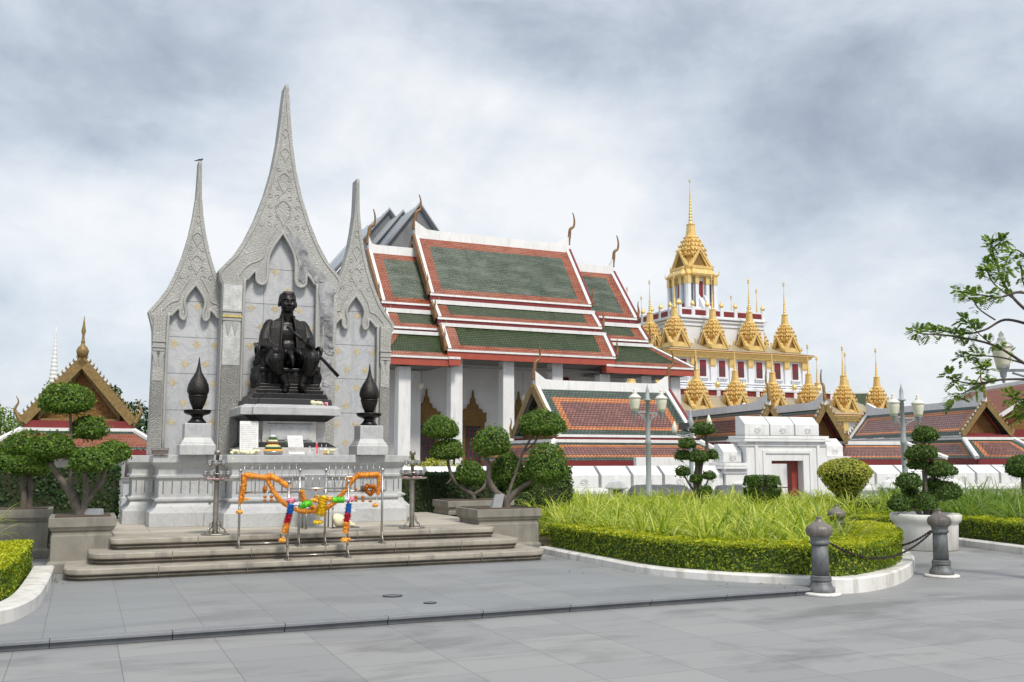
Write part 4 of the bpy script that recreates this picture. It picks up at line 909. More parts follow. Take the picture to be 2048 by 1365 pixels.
pad_tree('bonsai_tree', 'shaded bonsai with a pale trunk at the left edge behind the big one', 'bonsai', (45, 1022), YC, [(58, 928, 48, 26, 0), (10, 922, 40, 22, .1)], [([(45, 1022, 0), (48, 990, 0), (44, 965, 0), (50, 935, 0)], .05, .03), ([(56, 1022, .1), (58, 985, .1), (60, 945, .05)], .07, .04)], 'leaf_bonsai', .045, 'clipped bonsai trees in stone planters')
YB = FM.w((qR0[0] + qR1[0]) / 2, -1.1).y
pad_tree('bonsai_tree', 'bonsai with five leafy heads on spreading limbs in the planter right of the steps', 'bonsai', (1013, 1016), YB,
         [(983, 886, 41, 31, -.1), (1083, 847, 49, 28, .1), (1092, 932, 46, 40, -.15), (1012, 938, 36, 34, .35), (1040, 960, 30, 28, .4)],
         [([(1013, 1018, 0), (1010, 1000, 0), (992, 985, 0), (978, 960, -.05), (977, 930, -.1), (966, 905, -.1)], .075, .03), ([(1014, 1005, 0), (1035, 982, 0), (1060, 965, -.1), (1088, 952, -.15)], .055, .025), ([(1012, 1005, 0), (1018, 985, .1), (1030, 950, .15), (1046, 905, .1), (1068, 868, .1)], .04, .016), ([(1046, 905, .1), (1066, 890, .1), (1076, 872, .1), (1084, 862, .1)], .02, .012), ([(967, 908, -.1), (962, 902, -.1), (958, 896, -.1)], .02, .012)], 'leaf_bonsai', .05, 'clipped bonsai trees in stone planters')
YD = FM.w(qB[0][0] + .6, 1.55).y
pad_tree('bonsai_tree', 'three headed bonsai leaning left in the low planter behind the right candle stand', 'bonsai', (947, 1004), YD,
         [(883, 857, 38, 24, 0), (893, 901, 36, 22, .05), (940, 948, 34, 26, .1), (905, 890, 20, 12, .2)],
         [([(947, 1006, 0), (945, 990, 0), (922, 975, 0), (905, 955, 0), (897, 930, 0), (895, 912, 0)], .05, .024), ([(946, 990, 0), (965, 978, 0), (972, 962, .05), (985, 948, .1)], .035, .02), ([(905, 955, 0), (897, 965, 0), (892, 968, 0)], .02, .01), ([(908, 930, .1), (906, 905, .1), (885, 872, .05), (882, 862, 0)], .022, .012), ([(943, 990, .1), (930, 965, .1), (935, 952, .1)], .03, .016)], 'leaf_bonsai', .045, 'clipped bonsai trees in stone planters')
t = thing('floodlight', 'square grey floodlight tilted on the rim of the left planter', 'floodlight', atY(183, 1042, YA - .1), R(-15)); m = MB(); m.loft([[(-.13, -.02, 0), (.13, -.02, 0), (.13, .10, 0), (-.13, .10, 0)], [(-.16, .06, .16), (.08, .06, .16), (.08, .14, .16), (-.16, .14, .16)]]); m.build('housing', M['signgrey'], t, bevel=.008); m = MB(); m.tube([(-.1, .04, -.03), (-.1, .04, .05)], .01, 6); m.tube([(.1, .04, -.03), (.1, .04, .05)], .01, 6); m.build('bracket', M['lamp_black'], t)
t = thing('floodlight', 'grey floodlight leaning beside the bonsai trunk in the right planter', 'floodlight', atY(997, 1019, YB - .25), R(25)); m = MB(); m.loft([[(-.13, -.02, 0), (.05, -.02, 0), (.05, .10, 0), (-.13, .10, 0)], [(-.02, .06, .24), (.14, .06, .24), (.14, .12, .24), (-.02, .12, .24)]]); m.build('housing', M['signgrey'], t, bevel=.008); m = MB(); m.tube([(-.05, .04, -.03), (-.02, .04, .05)], .01, 6); m.build('bracket', M['lamp_black'], t)
t = thing('stone_post', 'small white stone post between the left hedge and the monument', 'post', atz(222, 1040, .08) + Vector((0, 1.0, 0)), FM.a); sq = [(-1, -1), (1, -1), (1, 1), (-1, 1)]; m = MB(); m.poly_lathe(sq, [(.16, 0), (.16, .50), (.13, .52), (.13, .86), (.17, .90), (.20, .95), (.20, .98)]); m.build('shaft', M['marble'], t, bevel=.006); m = MB(); m.box(-.22, .22, -.22, .22, .98, 1.01); m.build('cap', M['planter'], t)
#PART5
# ------------------------------------------------------------------ hedges, beds, grass
from mathutils.geometry import intersect_point_tri_2d
def inside(poly, x, y):
    "vectorised point in polygon"
    c = np.zeros(len(x), bool); n = len(poly)
    for i in range(n):
        x1, y1 = poly[i]; x2, y2 = poly[(i + 1) % n]
        if y1 == y2: continue
        c ^= ((y1 > y) != (y2 > y)) & (x < (x2 - x1) * (y - y1) / (y2 - y1) + x1)
    return c
def area(poly): return 0.5 * sum(a[0] * b[1] - b[0] * a[1] for a, b in zip(poly, poly[1:] + poly[:1]))
def ccw(poly): return poly if area(poly) > 0 else list(reversed(poly))
def sample_in(poly, n):
    xs = [p[0] for p in poly]; ys = [p[1] for p in poly]; out = np.zeros((0, 2))
    while len(out) < n:
        q = np.stack([RN.uniform(min(xs), max(xs), 2 * n), RN.uniform(min(ys), max(ys), 2 * n)], 1); out = np.vstack([out, q[inside(poly, q[:, 0], q[:, 1])]])
    return out[:n]
def sm2(pts, n=5): return [(p.x, p.y) for p in smooth_path([(x, y, 0) for x, y in pts], n)]
def hedge(name, label, poly, z0, z1, mat, inner, leaf, dens=1.0, kind=None, sides=True, cat='hedge', group=None, rough=.035):
    poly = ccw(poly); n = len(poly); c = np.mean(np.array(poly), 0)
    t = thing(name, label, cat, (c[0], c[1], z0), 0, group)
    A = abs(area(poly)); k = 2.3 * dens / (leaf * leaf * .5)
    q = sample_in(poly, int(A * k)); bum = np.sin(q[:, 0] * 3.1 + q[:, 1] * 1.7) * .018 + np.sin(q[:, 0] * 9 - q[:, 1] * 7) * .012
    P = [np.column_stack([q, np.full(len(q), z1) + bum - abs(RN.normal(0, rough, len(q)))])]; Nn = [np.tile([0, 0, 1.0], (len(q), 1))]
    if sides:
        for i in range(n):
            a, b_ = np.array(poly[i]), np.array(poly[(i + 1) % n]); L = np.linalg.norm(b_ - a); m = int(L * (z1 - z0) * k)
            if m < 1: continue
            s = RN.random((m, 1)); nn = np.array([(b_ - a)[1], -(b_ - a)[0]]) / max(L, 1e-6); zz = z0 + (z1 - z0) * RN.random(m) ** .9
            w = (np.sin(zz * 8 + (a + s * (b_ - a))[:, 0] * 5) * .015 - abs(RN.normal(0, rough * 1.3, m)))[:, None]
            P.append(np.column_stack([a + s * (b_ - a) + nn * w, zz])); Nn.append(np.tile([nn[0], nn[1], .25], (m, 1)))
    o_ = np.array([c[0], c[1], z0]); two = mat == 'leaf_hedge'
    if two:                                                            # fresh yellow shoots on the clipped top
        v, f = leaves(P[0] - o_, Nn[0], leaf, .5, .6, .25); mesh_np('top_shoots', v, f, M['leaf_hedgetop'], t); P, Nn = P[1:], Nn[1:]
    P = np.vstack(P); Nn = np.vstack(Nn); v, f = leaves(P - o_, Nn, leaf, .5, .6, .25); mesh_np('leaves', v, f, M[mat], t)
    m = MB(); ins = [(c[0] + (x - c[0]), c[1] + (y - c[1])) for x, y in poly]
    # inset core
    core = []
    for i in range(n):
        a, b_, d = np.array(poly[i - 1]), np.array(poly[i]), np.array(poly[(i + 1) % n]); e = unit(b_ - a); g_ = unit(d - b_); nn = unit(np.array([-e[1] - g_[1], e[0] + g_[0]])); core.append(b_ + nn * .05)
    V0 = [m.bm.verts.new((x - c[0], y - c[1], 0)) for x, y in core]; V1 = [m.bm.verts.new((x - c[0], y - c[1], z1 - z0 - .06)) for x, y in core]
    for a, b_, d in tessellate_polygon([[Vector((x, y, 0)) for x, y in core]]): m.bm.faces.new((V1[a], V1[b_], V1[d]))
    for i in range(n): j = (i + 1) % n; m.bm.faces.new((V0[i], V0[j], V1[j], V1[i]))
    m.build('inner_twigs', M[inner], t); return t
def offset_path(pts, d):
    out = []
    for i in range(len(pts)):
        a, b_ = np.array(pts[max(i - 1, 0)]), np.array(pts[min(i + 1, len(pts) - 1)]); e = unit(b_ - a); out.append((pts[i][0] - e[1] * d, pts[i][1] + e[0] * d))
    return out
def kerb(name, path, w, z0, z1, mat):
    a, b_ = path, offset_path(path, w); m = MB(); n = len(a)
    rings = [[(a[i][0], a[i][1], z0), (a[i][0], a[i][1], z1 - .02), (a[i][0] * .9 + b_[i][0] * .1, a[i][1] * .9 + b_[i][1] * .1, z1), (b_[i][0], b_[i][1], z1), (b_[i][0], b_[i][1], z0)] for i in range(n)]
    m.loft(rings, 0, True, True); return tag(m.build(name, mat), kind='structure')
def soil(name, poly, z):
    poly = ccw(poly); m = MB(); V = [m.bm.verts.new((x, y, z)) for x, y in poly]
    for a, b_, d in tessellate_polygon([[Vector((x, y, 0)) for x, y in poly]]): m.bm.faces.new((V[a], V[b_], V[d]))
    return tag(m.build(name, M['soil']), kind='structure')
def blades(name, poly, z, nclump, per, length, width, mat, seed=1, seg=5):
    r = np.random.default_rng(seed); cl = sample_in(poly, nclump); n = nclump * per
    c = np.repeat(cl, per, 0); cz = np.repeat(r.uniform(.75, 1.15, nclump), per); az = r.uniform(0, 2 * math.pi, n); tilt = np.abs(r.normal(0.48, .30, n)); Ls = length * r.uniform(.55, 1.25, n) * cz; W = width * r.uniform(.6, 1.3, n); droop = r.uniform(.9, 2.5, n)
    d = np.stack([np.cos(az), np.sin(az)], 1); side = np.stack([-np.sin(az), np.cos(az), np.zeros(n)], 1); side += r.normal(0, .25, side.shape)
    P = np.column_stack([c + d * r.uniform(0, .05, (n, 1)), np.full(n, z)]); V = []
    for k in range(seg + 1):
        s = k / seg; w = (W * (1 - .55 * s) * (1 if k < seg else .12))[:, None]
        V.append(np.stack([P - side * w / 2, P + side * w / 2], 1))
        a = tilt + droop * s ** 1.6; a = np.minimum(a, 2.5); st = (Ls / seg)[:, None]; P = P + np.column_stack([d * np.sin(a)[:, None], np.cos(a)]) * st
    V = np.stack(V, 1); nv = 2 * (seg + 1); idx = (np.arange(n) * nv)[:, None, None] + (np.arange(seg) * 2)[None, :, None] + np.array([0, 1, 3, 2])[None, None, :]
    return mesh_np(name, V.reshape(-1, 3), idx.reshape(-1, 4), M[mat])
XY = lambda px, py, z: tuple(atz(px, py, z)[:2])
# the big rounded bed
cp = [XY(1078, 1106, .08), XY(1130, 1117, .08), XY(1190, 1129, .08), XY(1300, 1150, .08), XY(1450, 1163, .08), XY(1590, 1170, .08), XY(1690, 1188, 0), XY(1765, 1179, 0), XY(1812, 1162, 0), XY(1830, 1143, 0), XY(1821, 1128, 0), XY(1785, 1113, 0), XY(1735, 1107, 0), XY(1690, 1105, 0)]
cp = sm2(cp, 5)
kerb('bed_kerb', cp, .24, -.01, .18, M['whiteold'])
hp = offset_path(cp, .15); hq = offset_path(cp, .86)
hedge('hedge', 'low lime green hedge curving along the white kerb round the grass bed', hp + list(reversed(hq)), .12, .54, 'leaf_hedge', 'innerlime', .042, 1.0, group='clipped hedges')
gin = offset_path(cp, .80); bed = gin + [(5.2, 16.3), (6.2, 19.0), (6.3, 20.2), (8.4, 20.6), (8.6, 25), (-.6, 25), (.1, 20)]
soil('bed_soil', offset_path(cp, .2) + [(5.3, 16.4), (6.4, 19.0), (6.4, 20), (8.6, 20.4), (8.8, 25.4), (-.6, 25.4), (.1, 20)], .13)
tag(blades('grass', bed, .13, 1350, 32, .74, .028, 'grass', 1), 'long arching yellow striped grass filling the rounded bed', 'grass', kind='stuff')
near = [p for p in gin] + [(3.5, 15.5), (1.4, 16.5)]
# hedges to the right
hedge('hedge', 'short lime hedge between the grass bed and the white pot', [XY(1712, 1077, .05), XY(1797, 1077, .05), (XY(1797, 1077, .05)[0] + .1, XY(1797, 1077, .05)[1] + .8), (XY(1712, 1077, .05)[0] + .2, XY(1712, 1077, .05)[1] + .8)], .05, .47, 'leaf_hedge', 'innerlime', .05, group='clipped hedges')
a, b_ = XY(1690, 1048, .2), XY(1800, 1048, .2)
hedge('hedge', 'dark green low hedge behind the short lime hedge', [a, b_, (b_[0] + .1, b_[1] + .9), (a[0] + .1, a[1] + .9)], .1, .62, 'leaf_dark', 'innerleaf', .055, group='clipped hedges')
a, b_ = XY(1908, 1091, 0), XY(2080, 1114, 0); d_ = unit(np.array(b_) - np.array(a)); a2 = tuple(np.array(a) + d_ * 9)
kerb('right_kerb', [tuple(np.array(a) - d_ * .5), a2], .22, -.02, .13, M['whiteold'])
hp2 = offset_path([tuple(np.array(a) - d_ * .3), a2], .25); hq2 = offset_path([tuple(np.array(a) - d_ * .3), a2], .85)
hedge('hedge', 'low lime hedge behind the white kerb at the right edge', hp2 + list(reversed(hq2)), .1, .50, 'leaf_hedge', 'innerlime', .05, group='clipped hedges')
gp = offset_path([tuple(np.array(a) - d_ * .3), a2], .8); rb = gp + [(a2[0] + 3, 25), (8.9, 25), (8.0, 20)]
soil('right_bed_soil', rb, .06)
tag(blades('grass', rb, .06, 900, 24, .98, .03, 'grass2', 2), 'tall darker green grass behind the right hedge', 'grass', kind='stuff')
# left front bed
lc = [XY(-260, 1310, .08), XY(-120, 1277, .08), XY(0, 1250, .08), XY(40, 1238, .08), XY(76, 1215, .08), XY(96, 1182, .08), XY(108, 1153, .08)]; lc = sm2(lc, 5)
kerb('left_kerb', lc, .24, .0, .22, M['whiteold'])
lp_ = offset_path(lc, .26); hedge('hedge', 'lime hedge filling the corner inside the white kerb at the lower left', lp_ + [(-6.6, 12.6), (-9.5, 12.2), (-9.5, 7.4)], .12, .54, 'leaf_hedge', 'innerlime', .042, group='clipped hedges')
tag(blades('grass', [(-7.6, 11.4), (-6.75, 12.5), (-7.0, 13.2), (-9.0, 13)], .4, 60, 30, .75, .018, 'grass', 5), 'tuft of striped grass at the left edge above the lime hedge', 'grass', kind='stuff')
# dark hedges behind the monument
def mf(*q): return [tuple(FM.w(u, v)[:2]) for u, v in q]
hedge('hedge', 'tall dark hedge left of the monument behind the bonsai planters', mf((-7.5, 2.3), (-.36, 2.3), (-.36, 3.1), (-7.5, 3.1)), .08, 1.42, 'leaf_dark', 'innerleaf', .075, group='clipped hedges')
u1 = FM.uz(1133, 980, 2.3)[0]
hedge('hedge', 'tall dark hedge right of the monument behind the bonsai', mf((4.35, 2.3), (u1 - .9, 2.3), (u1 - .9, 3.1), (4.35, 3.1)), .08, 1.30, 'leaf_dark', 'innerleaf', .07, group='clipped hedges')
hedge('hedge', 'taller fresh green hedge block behind the right bonsai head', mf((u1 - 1.5, 2.0), (u1, 2.0), (u1, 3.0), (u1 - 1.5, 3.0)), .08, 1.40, 'leaf_topiary', 'innerleaf', .07, group='clipped hedges')

# ------------------------------------------------------------------ bollards and chains
def make_bollard(label):
    t = thing('bollard', label, 'bollard', (0, 0, 0), 0, 'bronze bollards')
    rib = lambda n, a: (lambda an, r, z: 1 + a * abs(math.sin(n * an / 2)))
    m = MB(); m.lathe([(.215, 0), (.225, .006), (.225, .028), (.20, .036)], 32); m.build('plinth', M['whiteold'], t)
    m = MB(); m.lathe([(.148, .034), (.152, .05), (.148, .085), (.128, .10), (.115, .135), (.110, .155)], 40, mod=rib(24, .06)); m.build('foot', M['bollard'], t)
    m = MB(); m.lathe([(.112, .155), (.122, .165), (.122, .19), (.114, .20), (.120, .208), (.116, .22), (.104, .225)], 32); m.lathe([(.105, .225), (.098, .58)], 48, mod=rib(20, -.10)); m.lathe([(.100, .58), (.112, .59), (.112, .612), (.103, .62), (.106, .655), (.116, .665), (.112, .675)], 32); m.build('shaft', M['bollard'], t)
    m = MB(); m.lathe([(.104, .672), (.128, .690), (.140, .725), (.138, .765), (.120, .80)], 48, mod=rib(18, .11)); m.lathe([(.120, .80), (.095, .822), (.062, .84), (.045, .852), (.045, .862), (.03, .868), (.026, .885), (.034, .892), (.022, .905), (.0, .908)], 28, caps=False); m.build('cap', M['bollardtop'], t)
    m = MB()
    for a in (0.2, math.pi * .75): m.tube([(.10 * math.cos(a), .10 * math.sin(a), .60), (.135 * math.cos(a), .135 * math.sin(a), .60)], .014, 8)
    m.build('chain_eye', M['bollard'], t); return t
b1 = make_bollard('bronze bollard at the end of the plaza step, in front of the lime hedge'); b1.location = atz(1643, 1190, 0)
b2 = copy_tree(b1); b2.location = atz(1884, 1154, 0); b2['label'] = 'bronze bollard standing in front of the white plant pot'
b3 = copy_tree(b1); b3.location = (atY(1672, 1000, 15.9).x, 15.9, 0); b3.scale = (.93,) * 3; b3['label'] = 'far bollard showing mostly its cap between the striped grass and the lime hedge'
def chain(p0, p1, sag, label):
    p0, p1 = Vector(p0), Vector(p1); t = thing('chain', label, 'chain', p0, 0, 'rusty chains between the bollards'); m = MB(); n = max(8, int(((p1 - p0).length + sag) / .036))
    P = [p0.lerp(p1, i / n) - p0 - Vector((0, 0, sag * 4 * (i / n) * (1 - i / n))) for i in range(n + 1)]
    for i in range(n):
        c = (P[i] + P[i + 1]) / 2; tg = (P[i + 1] - P[i]).normalized(); a1 = tg.cross(Vector((0, 0, 1))).normalized(); a2 = tg.cross(a1); s = a1 if i % 2 else a2
        m.tube([c + tg * .026 * math.cos(a) + s * .013 * math.sin(a) for a in np.linspace(0, 2 * math.pi, 9)], .0052, 5)
    m.build('links', M['chain'], t); return t
chain(b1.location + Vector((.12, .03, .60)), b2.location + Vector((-.12, -.03, .60)), .26, 'rusty chain sagging between the two front bollards')
chain(b3.location + Vector((.11, -.05, .55)), b2.location + Vector((-.11, .05, .60)), .28, 'rusty chain running from the far bollard across to the right bollard')

# ------------------------------------------------------------------ pots, topiary and shrubs
YE = 17.0; pe = atY(1852, 1103, YE); pz = atz(1852, 1104, 0); YE = pz.y + .5
t = thing('plant_pot', 'big round white flaking plant pot at the corner of the paving', 'plant pot', (atY(1854, 1100, YE).x, YE, 0)); ph = .62
m = MB(); m.lathe([(.49, 0), (.515, .02), (.535, .42), (.54, .46), (.575, .49), (.595, .53), (.595, .60), (.57, .62), (.54, .58)], 32, mod=lambda a, r, z: 1 + .012 * math.cos(8 * a)); m.build('pot', M['whiteold'], t)
m = MB(); m.lathe([(.0, .57), (.535, .575)], 24, caps=False); m.build('soil', M['soil'], t)
pad_tree('topiary_tree', 'many tiered topiary with nine clipped pads growing in the white pot', 'topiary', (1852, 1036), YE,
         [(1850, 869, 29, 17, 0), (1842, 906, 34, 17, 0), (1838, 929, 24, 12, .1), (1878, 938, 33, 18, 0), (1817, 963, 28, 16, -.05), (1800, 1006, 24, 20, -.1), (1822, 985, 20, 15, .15), (1851, 1004, 27, 18, -.15), (1892, 982, 34, 20, .05), (1868, 968, 18, 13, .1)],
         [([(1852, 1038, 0), (1852, 1000, 0), (1848, 940, 0), (1846, 900, 0), (1849, 875, 0)], .055, .022), ([(1858, 1038, .05), (1862, 990, .05), (1864, 950, .05), (1858, 900, .05)], .04, .02), ([(1862, 1038, 0), (1872, 1012, 0), (1886, 990, 0)], .04, .02), ([(1846, 1038, -.05), (1830, 1018, -.1), (1806, 1010, -.1)], .05, .02), ([(1870, 990, .05), (1876, 950, 0)], .025, .014), ([(1850, 1000, 0), (1826, 975, 0), (1817, 968, -.05)], .025, .014)], 'leaf_topiary', .05, 'cloud pruned topiary trees')
t = thing('shrub', 'small topiary head cut by the right edge of the picture', 'shrub', (atY(2046, 985, 21).x, 21, 0)); pad((0, 0, atY(2046, 938, 21).z), (.32, .3, .30), t, 'leaf_topiary', 5, .055, flat=.6); m = MB(); branch(m, [(.05, 0, -.02), (.02, 0, .5), (0, 0, 1.3)], .05, .03); m.build('trunk', M['bark'], t)
pad_tree('topiary_tree', 'slim cloud pruned topiary with small pads before the white wall, beside the lamp post', 'topiary', (1396, 1000), 23.0,
         [(1406, 858, 25, 14, 0), (1374, 887, 20, 12, 0), (1366, 911, 18, 11, .1), (1396, 913, 22, 14, -.1), (1425, 910, 13, 11, 0), (1365, 943, 16, 11, 0), (1392, 958, 14, 10, -.1), (1418, 951, 15, 9, 0), (1410, 981, 15, 10, -.1)],
         [([(1394, 1006, 0), (1391, 960, 0), (1394, 930, 0), (1388, 895, 0), (1380, 888, 0)], .065, .03), ([(1400, 1006, 0), (1398, 960, .05), (1404, 920, .05), (1414, 895, 0), (1410, 865, 0)], .075, .03), ([(1392, 988, 0), (1378, 968, 0), (1368, 950, 0)], .03, .016), ([(1399, 990, 0), (1412, 970, 0), (1418, 955, 0)], .025, .014)], 'leaf_topiary', .06, 'cloud pruned topiary trees')
Y = 22.5; t = thing('shrub', 'rounded lime shrub clipped like a cup in front of the white gate', 'shrub', (atY(1690, 950, Y).x, Y, .13), 0, 'round and boxy clipped shrubs'); zc = atY(1690, 948, Y).z - .13
n = 5200; D = unit(RN.normal(0, 1, (n, 3))); rr = np.array([.62, .60, .46]); P = D * rr * (1 - abs(RN.normal(0, .1, (n, 1)))); s = np.where(P[:, 2] < 0, 1 + P[:, 2] * .95, 1); P[:, :2] *= s[:, None]; P[:, 2] = np.where(P[:, 2] < 0, P[:, 2] * 1.3, P[:, 2] * .78); P[:, 2] += zc
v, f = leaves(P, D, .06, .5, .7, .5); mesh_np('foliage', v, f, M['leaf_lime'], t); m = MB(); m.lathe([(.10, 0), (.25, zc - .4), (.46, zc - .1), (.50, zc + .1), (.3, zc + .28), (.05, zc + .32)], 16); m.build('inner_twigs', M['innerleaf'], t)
Y = 22.0; t = thing('shrub', 'small dark box shaped shrub with rounded corners in front of the gate', 'shrub', (atY(1524, 970, Y).x, Y, .13), 0, 'round and boxy clipped shrubs'); n = 3600; D = unit(RN.normal(0, 1, (n, 3))); P = np.sign(D) * np.abs(D) ** .55; P = unit(P) * (np.abs(unit(P)).max(1, keepdims=True) ** -.6) * np.array([.40, .34, .26]) * (1 - abs(RN.normal(0, .06, (n, 1)))); zc = atY(1524, 973, Y).z - .13; P[:, 2] += zc
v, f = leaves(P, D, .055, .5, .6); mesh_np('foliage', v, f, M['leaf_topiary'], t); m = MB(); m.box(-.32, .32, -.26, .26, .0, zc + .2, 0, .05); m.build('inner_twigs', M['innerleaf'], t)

# covered barriers, stone lanterns, scooter cover
for x0, x1, ytop, lab in ((1255, 1382, 968, 'long dark grey canvas cover with an orange hem lying in front of the white wall'), (1428, 1490, 969, 'dark grey canvas cover just left of the box shrub'), (1130, 1150, 975, 'dark grey canvas hump at the end of the hedge')):
    Y = 26.0; p0 = atY(x0, 985, Y); p1 = atY(x1, 985, Y); zt = atY(x0, ytop, Y).z; w = p1.x - p0.x; t = thing('canvas_cover', lab, 'canvas cover', (p0.x, Y, -.1), 0, 'grey canvas covers')
    m = MB(); N_ = 14; rings = []
    for i in range(N_ + 1):
        s = i / N_; e = min(1, 6 * min(s, 1 - s) + .45) ; k = e * (1 - .06 * abs(math.sin(s * 3 * math.pi))); rings.append([(w * s, .42 * k * math.cos(a) , (zt + .1 - .36) + .36 * k * math.sin(a)) if a <= math.pi else (w * s, .42 * k * math.cos(a), (zt + .1 - .36) + .55 * k * math.sin(a)) for a in np.linspace(0, 2 * math.pi, 15)[:-1]])
    m.loft(rings, 0, True, True, True); m.build('cover', M['canvas'], t); m = MB(); m.box(.02, w - .02, -.36, .36, 0, zt - .4, 0); m.build('frame', M['tarp'], t)
    if w > 1: m = MB(); m.prism_y([(w * .74, zt - .28), (w * .80, zt - .18), (w * 1.0, zt - .06), (w * 1.0, zt - .25)], -.425, -.41); m.build('orange_hem', M['f_marigold'], t)
for x, lab in ((1234, 'small white stone lantern half hidden by the striped grass before the wall'), (1782, 'small white stone lantern left of the potted topiary'), (1908, 'small white stone lantern right of the potted topiary')):
    Y = 25.5; t = thing('stone_lantern', lab, 'stone lantern', (atY(x, 985, Y).x, Y, -.05), 0, 'white stone lanterns'); zt = atY(x, 958, Y).z + .05; sq = [(-1, -1), (1, -1), (1, 1), (-1, 1)]
    m = MB(); m.poly_lathe(sq, [(.22, 0), (.22, zt - .62), (.24, zt - .60), (.24, zt - .56)]); m.build('pier', M['white'], t)
    m = MB()
    for sx in (-1, 1):
        for sy in (-1, 1): m.box(sx * .17 - .035, sx * .17 + .035, sy * .17 - .035, sy * .17 + .035, zt - .56, zt - .26)
    m.box(-.1, .1, -.1, .1, zt - .56, zt - .26, 1); m.build('light_box', [M['white'], M['tarp']], t)
    m = MB(); m.poly_lathe([(math.cos(R(22.5 + 45 * i)), math.sin(R(22.5 + 45 * i))) for i in range(8)], [(.30, zt - .26), (.31, zt - .22), (.20, zt - .08), (.07, zt - .02), (.04, zt)]); m.build('cap', M['white'], t)

# ------------------------------------------------------------------ lamp posts
def lantern(m_parent, x, y, z, s=1.0):
    h = MB(); h.lathe([(.012, -.19), (.02, -.17), (.02, -.13), (.035, -.11), (.045, -.04), (.075, 0), (.078, .012)], 16, (0, 0, 0)); 
    o = thing('lantern', None, None, (x, y, z)); o.parent = m_parent; o.scale = (s,) * 3
    m = MB(); m.lathe([(.0775, .012), (.088, .06), (.112, .18), (.122, .255), (.12, .262)], 20); m.build('glass', M['lantern'], o)
    m = MB(); m.lathe([(.135, .262), (.138, .275), (.10, .315), (.06, .34), (.045, .365), (.052, .375), (.04, .39), (.026, .41), (.036, .43), (.02, .455), (.004, .48)], 20); m.build('cap', M['lantcap'], o); h.build('cup', M['post'], o)
def lamp_post(px, Y, ytop, lants, s, label, base_z=-.05, group='twin lantern lamp posts', rz=0.0):
    p = atY(px, 985, Y); t = thing('lamp_post', label, 'lamp post', (p.x, Y, base_z), 0, group); zt = atY(px, ytop, Y).z - base_z
    m = MB(); m.lathe([(.22, 0), (.22, .12), (.14, .16), (.12, .30), (.12, .5), (.065, .55), (.065, zt * .62), (.085, zt * .63), (.058, zt * .65), (.048, zt * .95), (.095, zt * .955), (.095, zt * .965), (.05, zt * .97), (.045, zt * 1.03), (.02, zt * 1.06), (.005, zt * 1.09)], 18, mod=lambda a, r, z: 1 + .03 * abs(math.sin(6 * a))); m.build('post', M['post'], t)
    for lx, ly in lants:
        q = atY(lx, ly, Y); dx, dz = q.x - p.x, q.z - base_z; m = MB(); sg = 1 if dx > 0 else -1
        m.box(min(0, dx), max(0, dx), -.018, .018, dz - .045 * s, dz - .01 * s); m.tube(smooth_path([(sg * .05, 0, dz - .30 * s), (sg * .08, 0, dz - .16 * s), (dx * .75, 0, dz - .06 * s)], 5), .015, 6); m.tube([(sg * .12 + .04 * math.cos(a), 0, dz - .12 * s + .04 * math.sin(a)) for a in np.linspace(0, 5, 9)], .010, 5); m.build('bracket', M['post'], t)
        lantern(t, dx, 0, dz, s)
    return t
lamp_post(1298, 24.0, 790, [(1270, 822), (1323, 824)], 1.18, 'grey twin lantern lamp post before the orange tiled pavilion')
lamp_post(1812, 24.0, 790, [(1788, 832), (1837, 834)], 1.18, 'grey twin lantern lamp post behind the potted topiary')
lamp_post(2096, 13.0, 720, [(2006, 737), (2186, 737)], 1.05, 'grey lamp post at the right edge, only its left lantern inside the picture')
Y = 29.0; p = atY(1384, 985, Y); t = thing('lamp_post', 'slim lamp post with two candle bulbs and a black spotlight behind the cloud pruned topiary', 'lamp post', (p.x, Y, -.9)); zt = atY(1384, 832, Y).z + .9
m = MB(); m.lathe([(.13, 0), (.13, .3), (.07, .4), (.06, zt * .9), (.09, zt * .93), (.10, zt * .95), (.06, zt * .98), (.03, zt * 1.02), (.005, zt * 1.06)], 16); m.build('post', M['post'], t)
for lx, ly in ((1349, 865), (1418, 852)):
    q = atY(lx, ly, Y); dx, dz = q.x - p.x, q.z + .9; m = MB(); m.tube(smooth_path([(0, 0, dz - .05), (dx * .5, 0, dz - .12), (dx, 0, dz - .03)], 5), .022, 6); m.build('bracket', M['post'], t)
    m = MB(); m.lathe([(.04, -.03), (.07, 0), (.085, .09), (.07, .18), (.035, .27), (.008, .33)], 16, (dx, 0, dz)); m.build('bulb', M['lantern'], t)
q = atY(1366, 853, Y); m = MB(); m.loft([[(q.x - p.x - .14, -.1, q.z + .9 - .10), (q.x - p.x + .12, -.1, q.z + .9 - .10), (q.x - p.x + .12, .05, q.z + .9 - .10), (q.x - p.x - .14, .05, q.z + .9 - .10)], [(q.x - p.x - .10, -.06, q.z + .9 + .10), (q.x - p.x + .16, -.06, q.z + .9 + .10), (q.x - p.x + .16, .05, q.z + .9 + .10), (q.x - p.x - .10, .05, q.z + .9 + .10)]]); m.tube([(q.x - p.x, 0, q.z + .8), (0, 0, q.z + .72)], .02, 6); m.build('spotlight', M['lamp_black'], t)
